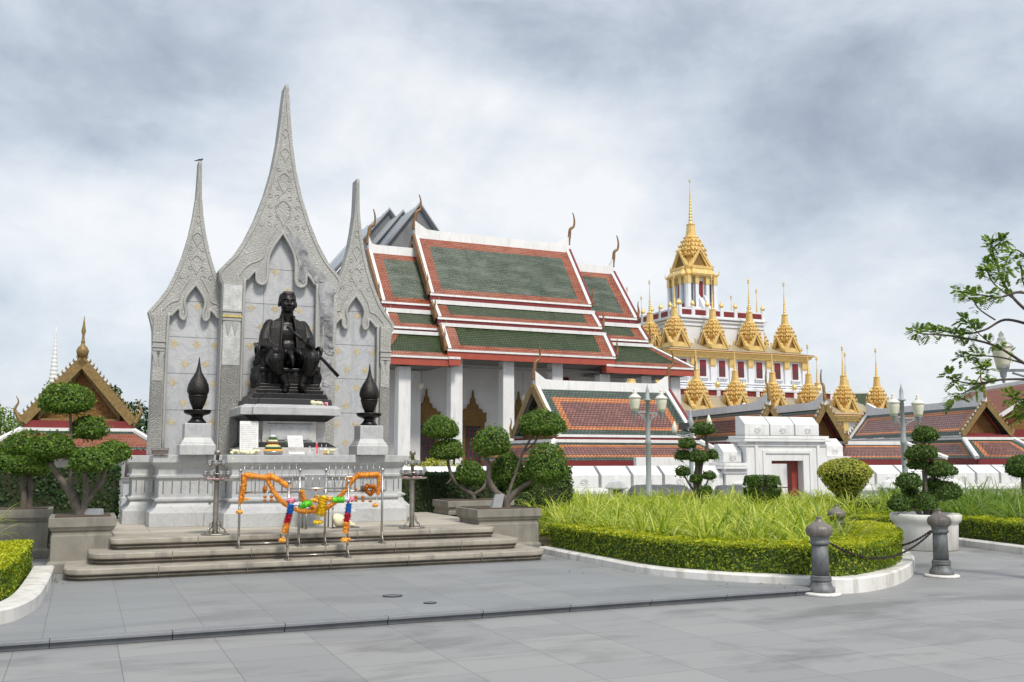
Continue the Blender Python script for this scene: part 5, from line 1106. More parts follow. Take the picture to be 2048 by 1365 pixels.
#PART6
# ------------------------------------------------------------------ white battlemented wall and gate
_o = atY(1250, 950, 38.0); FW = Frame((_o.x, _o.y), 19.0); WB = -1.3
def rosette(m, x, y, z, r=.17):
    for k in range(8):
        a0 = 2 * math.pi * k / 8; m.tube([(x + r * q * math.cos(a0 + 1.6 * (1 - q)), y - .012 * (1 - q), z + r * q * math.sin(a0 + 1.6 * (1 - q))) for q in (.25, .5, .75, 1.0)], [.018, .026, .022, .010], 5)
    m.lathe([(r * .20, 0), (r * .16, .03), (.01, .04)], 12, (x, y, z)); 
def merlon(m, u, z0, h, w, d):
    c = h * .42
    m.prism_x([(-d / 2, z0), (-d / 2, z0 + h - c), (d * .08, z0 + h), (d / 2, z0 + h), (d / 2, z0)], u - w / 2, u + w / 2)
    rosette(m, u + .02, -d / 2 - .004, z0 + (h - c) * .50)
def wall_run(u0, u1, label):
    t = at_frame('battlemented_wall', label, 'wall', FW, u0, 0, WB, 'white temple wall lengths'); L_ = u1 - u0; m = MB()
    for a, b_, z0, z1 in ((.42, .42, 0, .9), (.46, .46, .9, 1.0), (.36, .36, 1.0, 1.08), (.38, .38, 1.08, 1.45), (.44, .44, 1.45, 1.52), (.50, .50, 1.52, 1.66), (.44, .44, 1.66, 1.76)): m.box(0, L_, -a, b_, z0, z1)
    m.build('wall_body', M['white'], t, bevel=.012); n = max(1, round(L_ / 1.30)); sp = L_ / n
    for i in range(n): m = MB(); merlon(m, sp * (i + .5), 1.765, .80, sp - .13, .86); m.build('merlon', M['white'], t, bevel=.01)
    return t
gl, gr_ = 4.12, 10.05
wall_run(-16.0, gl, 'long white battlemented wall with rosettes left of the gate, behind the striped grass'); wall_run(gr_, 34.0, 'long white battlemented wall with rosettes right of the gate, behind the potted topiary')
gt = at_frame('white_gate', 'stepped white gate with battlements and a red framed doorway', 'gate', FW, gl, 0, WB)
zc_ = lambda py, u: FW.uz(1024 + 0, py, 0)[1]
def zat(px, py): return FW.uz(px, py, 0)[1] - WB
W_ = gr_ - gl; d0, d1 = FW.uz(1541, 940, -.5)[0] - gl, FW.uz(1604, 940, -.5)[0] - gl; zd = zat(1570, 922)
zs1, zs2 = zat(1480, 926), zat(1570, 873); x1 = FW.uz(1489, 880, -.5)[0] - gl; x2 = FW.uz(1648, 880, -.5)[0] - gl
m = MB(); dp = .55
m.box(0, x1, -dp, dp, 0, zs1); m.box(x2, W_, -dp, dp, 0, zs1 + .25); m.box(x1, d0, -dp - .05, dp, 0, zs2); m.box(d1, x2, -dp - .05, dp, 0, zs2); m.box(d0, d1, -dp - .05, dp, zd, zs2)
m.build('gate_body', M['white'], gt, bevel=.012)
m = MB()
for k, (e, t_) in enumerate(((.10, .12), (.17, .10), (.05, .08))):
    z = zs2 - .12 - [0, .12, .30][k]; m.box(x1 - e, x2 + e, -dp - .05 - e, dp, z, z + t_ )
    z = zs1 - .12 - [0, .12, .30][k]; m.box(-e, x1 - .01, -dp - e, dp, z, z + t_)
m.build('cornice', M['white'], gt, bevel=.015)
m = MB()
for e, t_ in ((.42, .05), (.78, .06)):
    y0 = -dp - .05 - t_; m.box(d0 - e, d0 - e + .13, y0, -dp - .04, 0, zd + e); m.box(d1 + e - .13, d1 + e, y0, -dp - .04, 0, zd + e); m.box(d0 - e + .131, d1 + e - .131, y0, -dp - .04, zd + e - .13, zd + e)
for e in (.30, .60): m.box(e, x1 - .02, -dp - .05, -dp + .01, zs1 - .55 - e, zs1 - .47 - e)
m.build('architrave', M['white'], gt, bevel=.01)
m = MB()
for i in range(3): w = (x2 - x1 - .2) / 3; merlon(m, x1 + .1 + w * (i + .5), zs2 + .02, .78, w - .05, .7)
m.build('merlon', M['white'], gt, bevel=.01)
for u, z in ((x1 / 2 - .02, zs1), ((x2 + W_) / 2, zs1 + .25)): m = MB(); merlon(m, u, z + .01, .74, min(.95, x1 - .1), .7); m.build('merlon', M['white'], gt, bevel=.01)
m = MB(); m.box(d0 - .0, d0 + .08, -.1, .1, 0, zd); m.box(d1 - .30, d1, -.22, .1, 0, zd); m.box(d0 + .081, d1 - .301, -.2, .1, zd - .12, zd); m.build('door_frame', M['door'], gt, bevel=.01)
m = MB(); m.box(d0 + .1, d0 + .40, .2, .26, zd - .75, zd - .1); m.build('carved_bracket', M['door'], gt)
iw = at_frame('inner_wall', 'low white moulded wall seen through the red doorway of the gate', 'wall', FW, gl + d0 - 3, 5.5, WB); m = MB()
for i, z in enumerate((0, .35, .6, .9, 1.15)): m.box(-i * .02, 8, -.06 * ((i * 7) % 3), .3, z, z + [.35, .25, .3, .25, .3][i] - .004)
m.box(0, 8, 0.02, .3, 1.5, 2.9); m.build('wall_body', M['white'], iw, bevel=.01); m = MB()
for i in range(5): m.lathe([(.06, 1.5), (.10, 1.6), (.05, 1.75), (.09, 1.9), (.05, 2.0)], 12, (3.2 + .3 * i, -.15, -.9))
m.build('baluster', M['white'], iw)

# ------------------------------------------------------------------ Thai roofs
def chofa(m, u, v, z, s=1.0, d=-1, mi=0, lean='u'):
    P = [(0, -.3), (-.02, .0), (-.10, .42), (-.14, .80), (-.30, .97), (-.43, 1.06), (-.49, 1.28), (-.50, 1.55), (-.45, 1.85), (-.36, 2.1)]
    path = smooth_path([((u - d * 0 + x * -d * -1 * 1, v, z + y) if lean == 'u' else (u, v + x * d, z + y)) for x, y in [(px * s * (1 if d < 0 else -1), py * s) for px, py in P]], 4)
    k = len(path); m.tube(path, [s * (.115 * (1 - i / (k - 1)) ** .8 + .028) for i in range(k)], 8, mi); 
def flame(m, c, h, du, mi=0):
    m.tube(smooth_path([(c[0], c[1], c[2] - .1), (c[0] + du * .5, c[1], c[2] + h * .22), (c[0] + du * .9, c[1], c[2] + h * .45), (c[0] + du * .45, c[1], c[2] + h * .75), (c[0] + du * .8, c[1], c[2] + h)], 4), [h * .10 * (1 - i / 16) + .012 for i in range(17)], 7, mi)
def thai_section(root, u0, u1, vc, tiers, rings, tb_mats, ridge_h, ends=(True, True), name='roof', dcol='bronzegold', chofas=(True, True), chs=1.0, hip=(0, 0), bargew=.34):
    """root frame: u along, v away. tiers: list of (v_top, z_top, v_bot, z_bot) measured on the front; mirrored about vc. rings for quad_rings"""
    mats = [M[x] for x in tb_mats] + [M['white'], M['redfascia'], M['maroon'], M[dcol], M['soffit']]
    W0, RF, MR, BG, SF = range(len(tb_mats), len(tb_mats) + 5); m = MB(); last = len(tiers) - 1
    for side in (0, 1):
        f = (lambda v: v) if side == 0 else (lambda v: 2 * vc - v)
        for i, (vt, zt, vb, zb) in enumerate(tiers):
            h0, h1 = (hip if i == last else (0, 0)); ux0, ux1 = u0 - h0, u1 + h1
            m.quad_rings((u0, f(vt), zt), (u1, f(vt), zt), (ux0, f(vb), zb), (ux1, f(vb), zb), rings[min(i, len(rings) - 1)])
            s = 1 if side == 0 else -1
            def bar(a0, a1, va, vb_, za, zb_, mi): m.box(a0, a1, min(f(va), f(vb_)), max(f(va), f(vb_)), za, zb_, mi)
            bar(ux0 - .02, ux1 + .02, vb - .05, vb + .05, zb - .13, zb - .01, W0)                      # white drip edge
            hh = .34 if i < last else .42
            bar(ux0, ux1, vb + .02, vb + .14, zb - .13 - hh, zb - .13, RF if i == last else MR)
            if i < last:
                nv, nz = tiers[i + 1][0], tiers[i + 1][1]; bar(u0 - .01, u1 + .01, nv - .12, nv + .3, nz - .03, max(nz + .18, zb - .13 - hh), W0)
                bar(u0, u1, vb + .14, max(nv + .31, vb + .16), min(nz, zb - .5), zb - .08, MR)
            else:
                m.face([(ux0 + .05, f(vb + .1), zb - .50), (ux1 - .05, f(vb + .1), zb - .50), (ux1 - .05, f(vb + 4.2), zb - .48), (ux0 + .05, f(vb + 4.2), zb - .48)], SF)
            for e, ue, he, on in ((-1, u0, h0, ends[0]), (1, u1, h1, ends[1])):
                if not on: continue
                A = Vector((ue, f(vt), zt)); B = Vector((ue + e * he, f(vb), zb)); n_ = Vector((0, 0, 1))
                up = Vector((0, -s * (zt - zb), abs(vt - vb))).normalized() if abs(zt - zb) > 0 else n_
                du = Vector((e, 0, 0)); wv = .22                                                       # white verge lying on the tiles
                m.loft([[A - du * wv, A - du * wv + up * .10, A + up * .10, A], [B - du * wv, B - du * wv + up * .10, B + up * .10, B]], W0)
                if not he: m.loft([[A, A + up * .16, A + du * .14 + up * .16, A + du * .14 - up * bargew], [B, B + up * .16, B + du * .14 + up * .16, B + du * .14 - up * bargew]], BG if e < 0 else MR)
                if not he: flame(m, (ue + e * .1, f(vb) + s * .05, zb + .0), 1.25 * chs, e * .12, BG)
                elif True: flame(m, (ue + e * he, f(vb), zb), .8 * chs, e * .12, BG)
    # ridge with lifted ends
    vt, zt = tiers[0][0], tiers[0][1]; n = 14; lift = lambda s: (.55 * chs) * (max(0, 1 - s / .10) ** 2 + max(0, 1 - (1 - s) / .10) ** 2)
    m.loft([[(u0 + (u1 - u0) * i / n, vc - .20, zt - .25), (u0 + (u1 - u0) * i / n, vc - .15, zt + ridge_h + lift(i / n)), (u0 + (u1 - u0) * i / n, vc + .15, zt + ridge_h + lift(i / n)), (u0 + (u1 - u0) * i / n, vc + .20, zt - .25)] for i in range(n + 1)], W0)
    ro = m.build(name, mats, root)
    for e, ue, on, ch in ((-1, u0, ends[0], chofas[0]), (1, u1, ends[1], chofas[1])):
        if on:                                                                   # gable end: timber panel set back
            g_ = MB(); pts = [(f_, z_) for vt_, zt_, vb_, zb_ in tiers for f_, z_ in ((vt_, zt_ - .2), (vb_, zb_ - .2))]; pts = pts + [(2 * vc - a, z_) for a, z_ in reversed(pts)]
            g_.prism_x([(a, z_) for a, z_ in pts], ue - e * .55 - .05, ue - e * .55 + .05); g_.build('gable_panel', M['gablered'] if e < 0 else M['maroon'], ro)
        if ch: c = MB(); chofa(c, ue + e * .05, vc, zt + ridge_h + .3 * chs, chs, e); c.build('roof_finial', M['bronzegold'], ro)
    return ro

# ------------------------------------------------------------------ the great ordination hall
_o = atY(1065, 715, 60.0); FT = Frame((_o.x, _o.y), 24.5)
hall = at_frame('ordination_hall', 'large white columned temple hall with stacked green and orange tiled roofs', 'temple', FT, 0, 0, 0)
T = ['t_green', 't_orange', 't_green2']
rg_top = [((.85, .85, .95, .45), 1), (None, 0)]; rg_low = [((.9, .9, .02, .38), 1), (None, 2)]
rg_top = [((.85, .85, .95, .45), 1), (None, 0)]
VC = 6.45
thai_section(hall, -5.6, 5.92, VC, [(6.4, 16.25, 3.15, 11.85), (2.75, 11.15, 1.75, 10.15), (1.25, 9.55, 0.0, 8.0)], [rg_top, rg_low, rg_low], T, .42)
def cut(u0, u1, **k):
    l, r_ = (.85, .02) if u0 < 0 else (.02, .85); a_, b_ = [((l, r_, .75, .45), 1), (None, 0)], [((l, r_, .02, .38), 1), (None, 2)]
    return thai_section(hall, u0, u1, VC, [(6.4, 14.95, 3.2, 11.15), (2.8, 10.45, 1.8, 9.45), (1.3, 8.95, 0.0, 7.52)], [a_, b_, b_], T, .40, **k)
cut(-8.75, -5.35, ends=(True, False), chofas=(True, False), hip=(1.6, 0))
cut(5.7, 9.55, ends=(False, True), chofas=(False, True), hip=(0, 2.45))
m = MB()                                                                          # little verandah roofs that close the steps between roof heights
m.box(-5.55, -4.80, -.10, .5, 7.02, 7.45, 0); m.box(-5.55, -4.82, -.14, -.04, 7.40, 7.54, 1); m.build('eave_return', [M['redfascia'], M['white']], hall); m = MB(); m.box(5.2, 5.75, -.10, .5, 6.98, 7.42, 0); m.box(5.2, 5.75, -.14, -.04, 7.38, 7.52, 1); m.build('eave_return', [M['redfascia'], M['white']], hall)
WV = 4.2
m = MB(); m.box(-8.3, 9.2, WV, WV + 4.6, -1.3, 9.0); m.build('wall', M['whitewall'], hall)
m = MB(); m.box(-5.0, 5.2, WV - .01, WV + 4.62, 9.0, 11.0); m.build('upper_wall', M['maroon'], hall)
cols = [-14.5, -11.3, -8.0, -4.72, -1.28, 2.12, 5.58, 8.72, 11.0]
for i, cu in enumerate(cols):
    zt = 7.55 if -5 < cu < 5.2 else 6.95
    for vv in ([1.1] if cu > -9 else [1.1]):
        m = MB(); w = .40; m.loft([[(cu - w, vv - w, -1.3), (cu + w, vv - w, -1.3), (cu + w, vv + w, -1.3), (cu - w, vv + w, -1.3)], [(cu - w * .95, vv - w * .95, zt), (cu + w * .95, vv - w * .95, zt), (cu + w * .95, vv + w * .95, zt), (cu - w * .95, vv + w * .95, zt)]]); m.build('column', M['white'], hall, bevel=.05)
for cu in (-6.4, 10.9):
    m = MB(); m.box(cu - .45, cu + .45, WV - .5, WV + .4, -1.3, 7.0); m.build('column', M['white'], hall, bevel=.05)
m = MB(); m.box(-8.6, 5.2, .8, 1.0, 7.0, 7.12); m.box(5.0, 11.4, .8, 1.0, 6.85, 6.96); m.build('beam', M['soffit'], hall)
def window(u, z0=1.1, wide=.80, hh=2.75):
    m = MB(); y = WV - .16
    m.box(u - wide, u + wide, y, WV - .002, z0 - .25, z0); m.box(u - wide, u - wide + .26, y - .03, WV - .002, z0 + .002, z0 + hh); m.box(u + wide - .26, u + wide, y - .03, WV - .002, z0 + .002, z0 + hh); m.box(u - wide + .261, u + wide - .261, y - .02, WV - .002, z0 + hh - .25, z0 + hh)
    wdt = wide * 1.12; zz = z0 + hh
    pts = [(-wdt, 0), (wdt, 0), (wdt * .98, .35), (wdt * 1.05, .62), (wdt * .78, .58), (wdt * .66, .82), (wdt * .44, .86), (wdt * .38, 1.10), (wdt * .20, 1.18), (wdt * .16, 1.48), (.05, 1.6), (0, 2.05)]; pts = pts + [(-a, b_) for a, b_ in reversed(pts[2:-1])]
    c = [(u + a, zz + b_) for a, b_ in pts]; tri = tessellate_polygon([[Vector((a, b_, 0)) for a, b_ in c]]); Fv = [m.bm.verts.new((a, y - .06, b_)) for a, b_ in c]; Bv = [m.bm.verts.new((a, WV - .002, b_)) for a, b_ in c]
    for a, b_, d in tri: m.bm.faces.new((Fv[a], Fv[b_], Fv[d]))
    for i in range(len(c)): j = (i + 1) % len(c); m.bm.faces.new((Fv[i], Fv[j], Bv[j], Bv[i]))
    for sx in (-1, 1): m.box(u + sx * wdt - .07 * (sx > 0) - .0, u + sx * wdt + .07 * (sx < 0), y - .08, y - .05, zz, zz + .6)
    wo = m.build('window', M['golddark'], hall)
    m = MB(); m.box(u - wide + .26, u + wide - .26, WV - .06, WV - .01, z0 + .01, z0 + hh - .26); m.build('pane', M['glass'], wo)
    m = MB()
    for k in range(1, 4): x = u - wide + .26 + (2 * wide - .52) * k / 4; m.box(x - .015, x + .015, WV - .09, WV - .065, z0 + .01, z0 + hh - .26)
    for k in range(1, 6): z = z0 + (hh - .26) * k / 6; m.box(u - wide + .26, u + wide - .26, WV - .088, WV - .068, z - .012, z + .012)
    m.build('glazing_bars', M['door'], wo)
for u in (-5.45, -2.3, 0.95): window(u)
for u, z in ((4.15, 6.4), (6.6, 6.1), (9.2, 6.0)): m = MB(); m.box(u - .55, u + .55, WV - .08, WV - .01, z - .55, z + .55); m.build('shutter', M['maroon'], hall)
m = MB(); m.box(5.05, 5.6, WV - .1, WV - .01, 3.8, 5.2); m.box(7.4, 8.0, WV - .1, WV - .01, 4.2, 5.6); m.build('dark_window', M['dark'], hall)
for px, py, lab in ((842, 772, 'white globe lamp hanging on a cord between the left columns of the great hall'), (1046, 795, 'white globe lamp hanging on a cord beside the front pavilion gable')):
    u, z = FT.uz(px, py, 2.6); t = at_frame('pendant_lamp', lab, 'hanging lamp', FT, u, 2.6, z, 'hanging lamps in the verandah'); m = MB(); m.ell((0, 0, 0), (.16, .16, .22), 12, 8); m.build('globe', M['lantern'], t); m = MB(); m.tube([(0, 0, .2), (0, 0, 7.05 - z)], .018, 5); m.build('cord', M['signgrey'], t)

# ------------------------------------------------------------------ sheeted temporary roofs behind the hall
def shed(px, py, Y, halfw, z0, L_, slope, label, ang=25):
    p = atY(px, py, Y); t = thing('sheeted_roof', label, 'temporary roof', (p.x, Y, 0), R(ang), 'temporary metal sheet roofs'); m = MB(); zr = p.z; W = halfw; h = W * slope
    for s in (-1, 1): m.loft([[(0, 0, zr), (s * W, 0, zr - h), (s * W, 0, zr - h - .12), (0, 0, zr - .12)], [(0, L_, zr), (s * W, L_, zr - h), (s * W, L_, zr - h - .12), (0, L_, zr - .12)]], 0)
    for i in range(7): y = L_ * i / 6; m.tube([(-W * 1.02, y, zr - h + .02), (0, y, zr + .08), (W * 1.02, y, zr - h + .02)], .20 if i == 0 else .04, 6, 1)
    m.build('sheeting', [M['sheet'], M['signgrey']], t); m = MB(); m.prism_y([(0, zr - .2), (-W * .97, zr - h - .1), (-W * .97, 0), (W * .97, 0), (W * .97, zr - h - .1)], .3, .4); m.build('tarpaulin_end', M['tarp'], t); return t
shed(840, 409, 92, 4.4, 0, 5.4, 1.35, 'nearest blue white sheeted roof with a grey tarpaulin gable behind the hall ridge')
shed(806, 424, 97, 5.6, 0, 4.4, 1.3, 'middle blue white sheeted roof stepping down behind the nearest one')
shed(779, 420, 101.2, 7.6, 0, 12, 1.25, 'rearmost blue white sheeted roof showing left of the stone spire')

# ------------------------------------------------------------------ small tiled buildings
def gable_house(name, label, fr, hw, zr, ze, L_, rings, tb, skirt=None, group=None, zbase=-1.3, gab='gablered', pin=False, teeth=True, ridge_up=.5, barge='oldgold', bw=.13, over=.55, horn=.55):
    """frame origin at the centre of the front gable; u across, v away along the ridge"""
    t = thing(name, label, 'pavilion', fr.w(0, 0, 0), fr.a, group); m = MB(); mats = [M[x] for x in tb] + [M['white'], M['maroon'], M[barge]]; W0, MR, BG = range(len(tb), len(tb) + 3)
    for s in (-1, 1):
        A, B, Cc, D = (0, L_, zr), (0, 0, zr), (s * hw, L_, ze), (s * hw, 0, ze)
        if s > 0: A, B, Cc, D = B, A, D, Cc
        m.quad_rings(A, B, Cc, D, rings)
        m.box(min(s * hw, s * hw - s * .1), max(s * hw, s * hw - s * .1), 0, L_, ze - .10, ze - .02, W0); m.box(min(s * hw * .97, s * (hw - .25)), max(s * hw * .97, s * (hw - .25)), .05, L_, ze - .38, ze - .10, MR)
        for y, e in ((0, -1), (L_, 1)):
            up = Vector((s * (zr - ze), 0, hw)).normalized(); A_, B_ = Vector((0, y, zr + .02)), Vector((s * hw, y, ze)); dy = Vector((0, e, 0))
            m.loft([[A_ - dy * .22, A_ - dy * .22 + up * .09, A_ + up * .09, A_], [B_ - dy * .22, B_ - dy * .22 + up * .09, B_ + up * .09, B_]], W0)
            m.loft([[A_, A_ + up * .12, A_ + dy * .10 + up * .12, A_ + dy * .10 - up * bw], [B_, B_ + up * .12, B_ + dy * .10 + up * .12, B_ + dy * .10 - up * bw]], BG)
            if teeth:
                n = max(6, int((B_ - A_).length / .22))
                for i in range(n):
                    c = A_.lerp(B_, (i + .5) / n) + dy * .05 + up * .10; d = (A_ - B_).normalized(); m.tube([c, c + up * .10 + d * .02, c + up * .17 + d * .10], [.055, .05, .01], 5, BG)
            flame(m, (s * hw, y + e * .05, ze), horn, s * horn * .28, BG)
    n = 12; lf = lambda q: ridge_up * (max(0, 1 - q / .16) ** 2 + max(0, 1 - (1 - q) / .16) ** 2)
    m.loft([[(-.13, L_ * i / n, zr - .15), (-.09, L_ * i / n, zr + .22 + lf(i / n)), (.09, L_ * i / n, zr + .22 + lf(i / n)), (.13, L_ * i / n, zr - .15)] for i in range(n + 1)], W0)
    ro = m.build('roof', mats, t); g_ = MB(); g_.prism_y([(-hw * .93, ze - .05), (hw * .93, ze - .05), (0, zr - .25)], over, over + .1); g_.build('gable_panel', M[gab], ro)
    g_ = MB()
    for s in (-1, 1): A_, B_ = Vector((0, .30, zr - (zr - ze) * .20)), Vector((s * hw * .72, .30, ze + .03)); g_.loft([[A_, A_ + Vector((0, 0, bw * .9)), A_ + Vector((0, .1, bw * .9)), A_ + Vector((0, .1, 0))], [B_, B_ + Vector((0, 0, bw * .9)), B_ + Vector((0, .1, bw * .9)), B_ + Vector((0, .1, 0))]])
    g_.box(-hw * .7, hw * .7, .28, .40, ze - .02, ze + .10); g_.build('inner_barge', M[barge if pin else 'maroon'], ro)
    c = MB()
    if pin: c.lathe([(.10, -.2), (.24, 0), (.27, .16), (.20, .32), (.10, .42), (.075, .52), (.10, .56), (.07, .62), (.05, .85), (.10, 1.05), (.075, 1.2), (.04, 1.45), (.012, 1.75)], 14, (0, 0, zr + .2))
    else: chofa(c, 0, -.05, zr + .2 + ridge_up * .6, .62, 1, 0, 'v')
    c.build('roof_finial', M[barge], ro)
    m = MB(); m.box(-hw * .8, hw * .8, .6, L_ - .3, zbase, ze - .1); m.build('wall', M['white'], t)
    if skirt:
        so, sf, zt, zb, rr = skirt; m = MB(); a = hw * .98 + .05                      # hipped skirt roof right round
        m.quad_rings((-a, -.15, zt), (a, -.15, zt), (-a - so, -.15 - sf, zb), (a + so, -.15 - sf, zb), rr); m.quad_rings((-a, L_, zt), (-a, -.15, zt), (-a - so, L_ + .5, zb), (-a - so, -.15 - sf, zb), rr); m.quad_rings((a, -.15, zt), (a, L_, zt), (a + so, -.15 - sf, zb), (a + so, L_ + .5, zb), rr)
        for s in (-1, 1):
            A_, B_ = Vector((s * a, -.15, zt + .03)), Vector((s * (a + so), -.15 - sf, zb + .03)); m.tube([A_, A_.lerp(B_, .5), B_], .12, 6, W0, False); m.box(min(s * a, s * (a - .2)), max(s * a, s * (a - .2)), -.15, L_, zt - .02, zt + .12, W0); m.box(min(s * (a + so), s * (a + so - .12)), max(s * (a + so), s * (a + so - .12)), -.15 - sf, L_, zb - .36, zb - .02, MR)
        m.box(-a, a, -.25, -.05, zt - .02, zt + .12, W0); m.box(-a - so, a + so, -.15 - sf, -.05 - sf, zb - .36, zb - .02, MR); m.box(-a * .95, a * .95, -.06, .5, zt + .1, ze - .0, MR); m.build('skirt_roof', mats, t)
    return t
PR = ['t_pgreen', 't_orange2', 't_maroon']
r3 = lambda a, b_: [((a, a, a, a), 0), ((b_, b_, b_, b_), 1), (None, 2)]
# pavilion in front of the hall: its ridge runs along the hall, gable seen obliquely at the left
_o = atY(1114, 868, 47.0); FS = Frame((_o.x, _o.y), 24.0); uR = FS.uz(1390, 870, 0)[0]; ze_ = FS.uz(1250, 872, 0)[1]
pv = at_frame('tiled_pavilion', 'low pavilion with maroon tiles framed in orange and green before the columned hall', 'pavilion', FS, 0, 0, 0); vcS = 2.55; zr_ = FS.uz(1215, 778, vcS)[1]
thai_section(pv, 0, uR, vcS, [(2.5, zr_, 0, ze_ + .05)], [[((.66, .66, .78, .34), 0), ((.34, .34, .36, .22), 1), (None, 2)]], PR, .34, dcol='oldgold', chs=.78, bargew=.26)
m = MB(); zt, zb = FS.uz(1250, 884, -.1)[1], FS.uz(1250, 921, -1.3)[1]; sk = [((.5, .5, .28, .25), 0), ((.30, .30, .16, .16), 1), (None, 2)]
A_ = (-.2, uR + .2, -.1, 5.2)
m.quad_rings((A_[0], -.1, zt), (A_[1], -.1, zt), (A_[0] - 1.2, -1.3, zb), (A_[1] + 1.3, -1.3, zb), sk); m.quad_rings((A_[0], 5.2, zt), (A_[0], -.1, zt), (A_[0] - 1.2, 6.4, zb), (A_[0] - 1.2, -1.3, zb), sk); m.quad_rings((A_[1], -.1, zt), (A_[1], 5.2, zt), (A_[1] + 1.3, -1.3, zb), (A_[1] + 1.3, 6.4, zb), sk)
for x, dx in ((A_[0], -1.2), (A_[1], 1.3)): m.tube([(x, -.1, zt + .02), (x + dx * .5, -.7, (zt + zb) / 2 + .04), (x + dx, -1.3, zb + .05)], .15, 6, 3, False); m.box(x - .1, x + .1, -.1, 5.2, zt - .05, zt + .10, 3)
m.box(A_[0], A_[1], -.2, 0, zt - .05, zt + .10, 3); m.box(A_[0] - 1.2, A_[1] + 1.3, -1.3, -1.2, zb - .30, zb - .02, 4); m.box(A_[0] - 1.2, A_[0] - 1.1, -1.19, 6, zb - .30, zb - .02, 4); m.box(A_[1] + 1.2, A_[1] + 1.3, -1.19, 6, zb - .30, zb - .02, 4)
m.box(0.1, uR - .1, .0, .3, zt + .1, ze_ - .1, 4)
m.build('skirt_roof', [M[x] for x in PR] + [M['white'], M['maroon']], pv); m = MB(); m.box(.2, uR - .2, .2, 4.9, -1.3, ze_ - .35); m.build('wall', M['white'], pv)

def px_house(name, label, apex, base_y, hwpx, Y, ang, L_, **k):
    p = atY(apex[0], base_y, Y); fr = Frame((p.x, p.y), ang); return gable_house(name, label, fr, hwpx * mpp(Y), atY(apex[0], apex[1], Y).z, p.z, L_, **k)
px_house('gallery_building', 'left gallery roof with a small carved gable rising behind the gate battlements', (1540, 812), 878, 36, 47, 11, 13, rings=[((.3, .3, .42, .25), 0), ((.15, .15, .18, .16), 1), (None, 2)], tb=PR, teeth=True, ridge_up=.4, group='gallery buildings behind the gate')
px_house('gallery_building', 'right gallery roof with a larger carved gable just right of the gate battlements', (1652, 812), 884, 43, 46, 11, 9, rings=[((.3, .3, .42, .25), 0), ((.15, .15, .18, .16), 1), (None, 2)], tb=PR, ridge_up=.4, group='gallery buildings behind the gate')
px_house('tiled_pavilion', 'pavilion with maroon and orange tiles and a gilded carved gable at the right edge', (1974, 806), 870, 52, 50, 7, 12.5, rings=[((.5, .5, .42, .28), 0), ((.26, .26, .22, .18), 1), (None, 2)], tb=PR, skirt=(.55, 1.9, 2.50, 1.55, [((.5, .5, .22, .2), 0), ((.28, .28, .14, .14), 1), (None, 2)]), ridge_up=.45)
# long low gallery running right of the gate
_o = atY(1672, 918, 45.0); FG = Frame((_o.x, _o.y), 10); ug = FG.uz(1895, 918, 0)[0]; zt, zb = FG.uz(1750, 888, 1.3)[1], FG.uz(1750, 919, 0)[1]
t = at_frame('gallery_roof', 'long low gallery roof of maroon and orange tiles right of the gate', 'gallery', FG, 0, 0, 0); m = MB()
m.quad_rings((0, 1.3, zt), (ug - 1.4, 1.3, zt), (0, 0, zb), (ug, 0, zb), [((.1, .5, .22, .2), 0), ((.1, .28, .14, .14), 1), (None, 2)]); m.face([(ug - 1.4, 1.3, zt), (ug - 1.4, 1.5, zt), (ug, 2.6, zb), (ug, 0, zb)], 0, [(0, 1), (1, 1), (1, 0), (0, 0)]); m.box(0, ug - 1.4, 1.2, 1.5, zt - .05, zt + .12, 3); m.tube([(ug - 1.4, 1.3, zt + .05), (ug - .7, .65, (zt + zb) / 2 + .05), (ug, 0, zb + .04)], .12, 6, 3, False); m.box(0, ug, 0, .1, zb - .42, zb - .02, 4)
m.build('roof', [M[x] for x in PR] + [M['white'], M['maroon']], t); m = MB(); m.box(0, ug - .6, .8, 2.4, -1.3, zb - .2); m.build('wall', M['white'], t)
# red tiled hall at the far right and a green roof between the spires
px_house('red_roof_house', 'big red tiled roof behind the pavilion at the far right', (2125, 755), 862, 165, 70, -4, 16, rings=[((.5, .5, .5, .5), 1), (None, 0)], tb=['t_red', 't_orange', 't_maroon'], skirt=(1.5, 2.2, 2.9, 1.9, [((.3, .3, .2, .2), 1), (None, 0)]), barge='white', teeth=False)
px_house('green_roof_house', 'small dark green roof between the right hand golden spires', (1742, 786), 812, 34, 150, 74, 6, rings=[(None, 0)], tb=['t_green2', 't_orange', 't_maroon'], barge='white', teeth=False, ridge_up=.1)
# gilded gable pavilion at the left edge
px_house('gilded_pavilion', 'pavilion with a gilded toothed gable and pointed finial behind the left bonsai', (158, 718), 842, 104, 44, 22, 8, rings=[((.4, .4, .4, .3), 0), ((.4, .4, .3, .3), 1), (None, 1)], tb=['t_pgreen', 't_orange', 't_maroon'], skirt=(1.25, 1.6, 2.78, 1.95, [((.25, .25, .30, .22), 0), (None, 1)]), pin=True, barge='oldgold', gab='gablered', horn=1.05, bw=.30, ridge_up=.1)
m = MB(); p = atY(106, 775, 95); t = thing('white_spire', 'thin white ringed spire of a far stupa left of the gilded gable', 'spire', (p.x, 95, -1)); zt = atY(107, 655, 95).z + 1; zz = p.z + 1
m.lathe([(1.6, 0), (1.5, zz - 4), (1.3, zz - 2), (.55, zz - .5), (.42, zz)], 16); m.build('base', M['white'], t); m = MB(); pr = []
for i in range(14): r0 = .42 * (1 - i / 15); z = zz + (zt - zz) * i / 15; pr += [(r0, z), (r0 * 1.12, z + .12), (r0 * 1.1, z + .26), (r0 * .86, z + .34)]
m.lathe(pr + [(.03, zt)], 14); m.build('ringed_spire', M['white'], t)
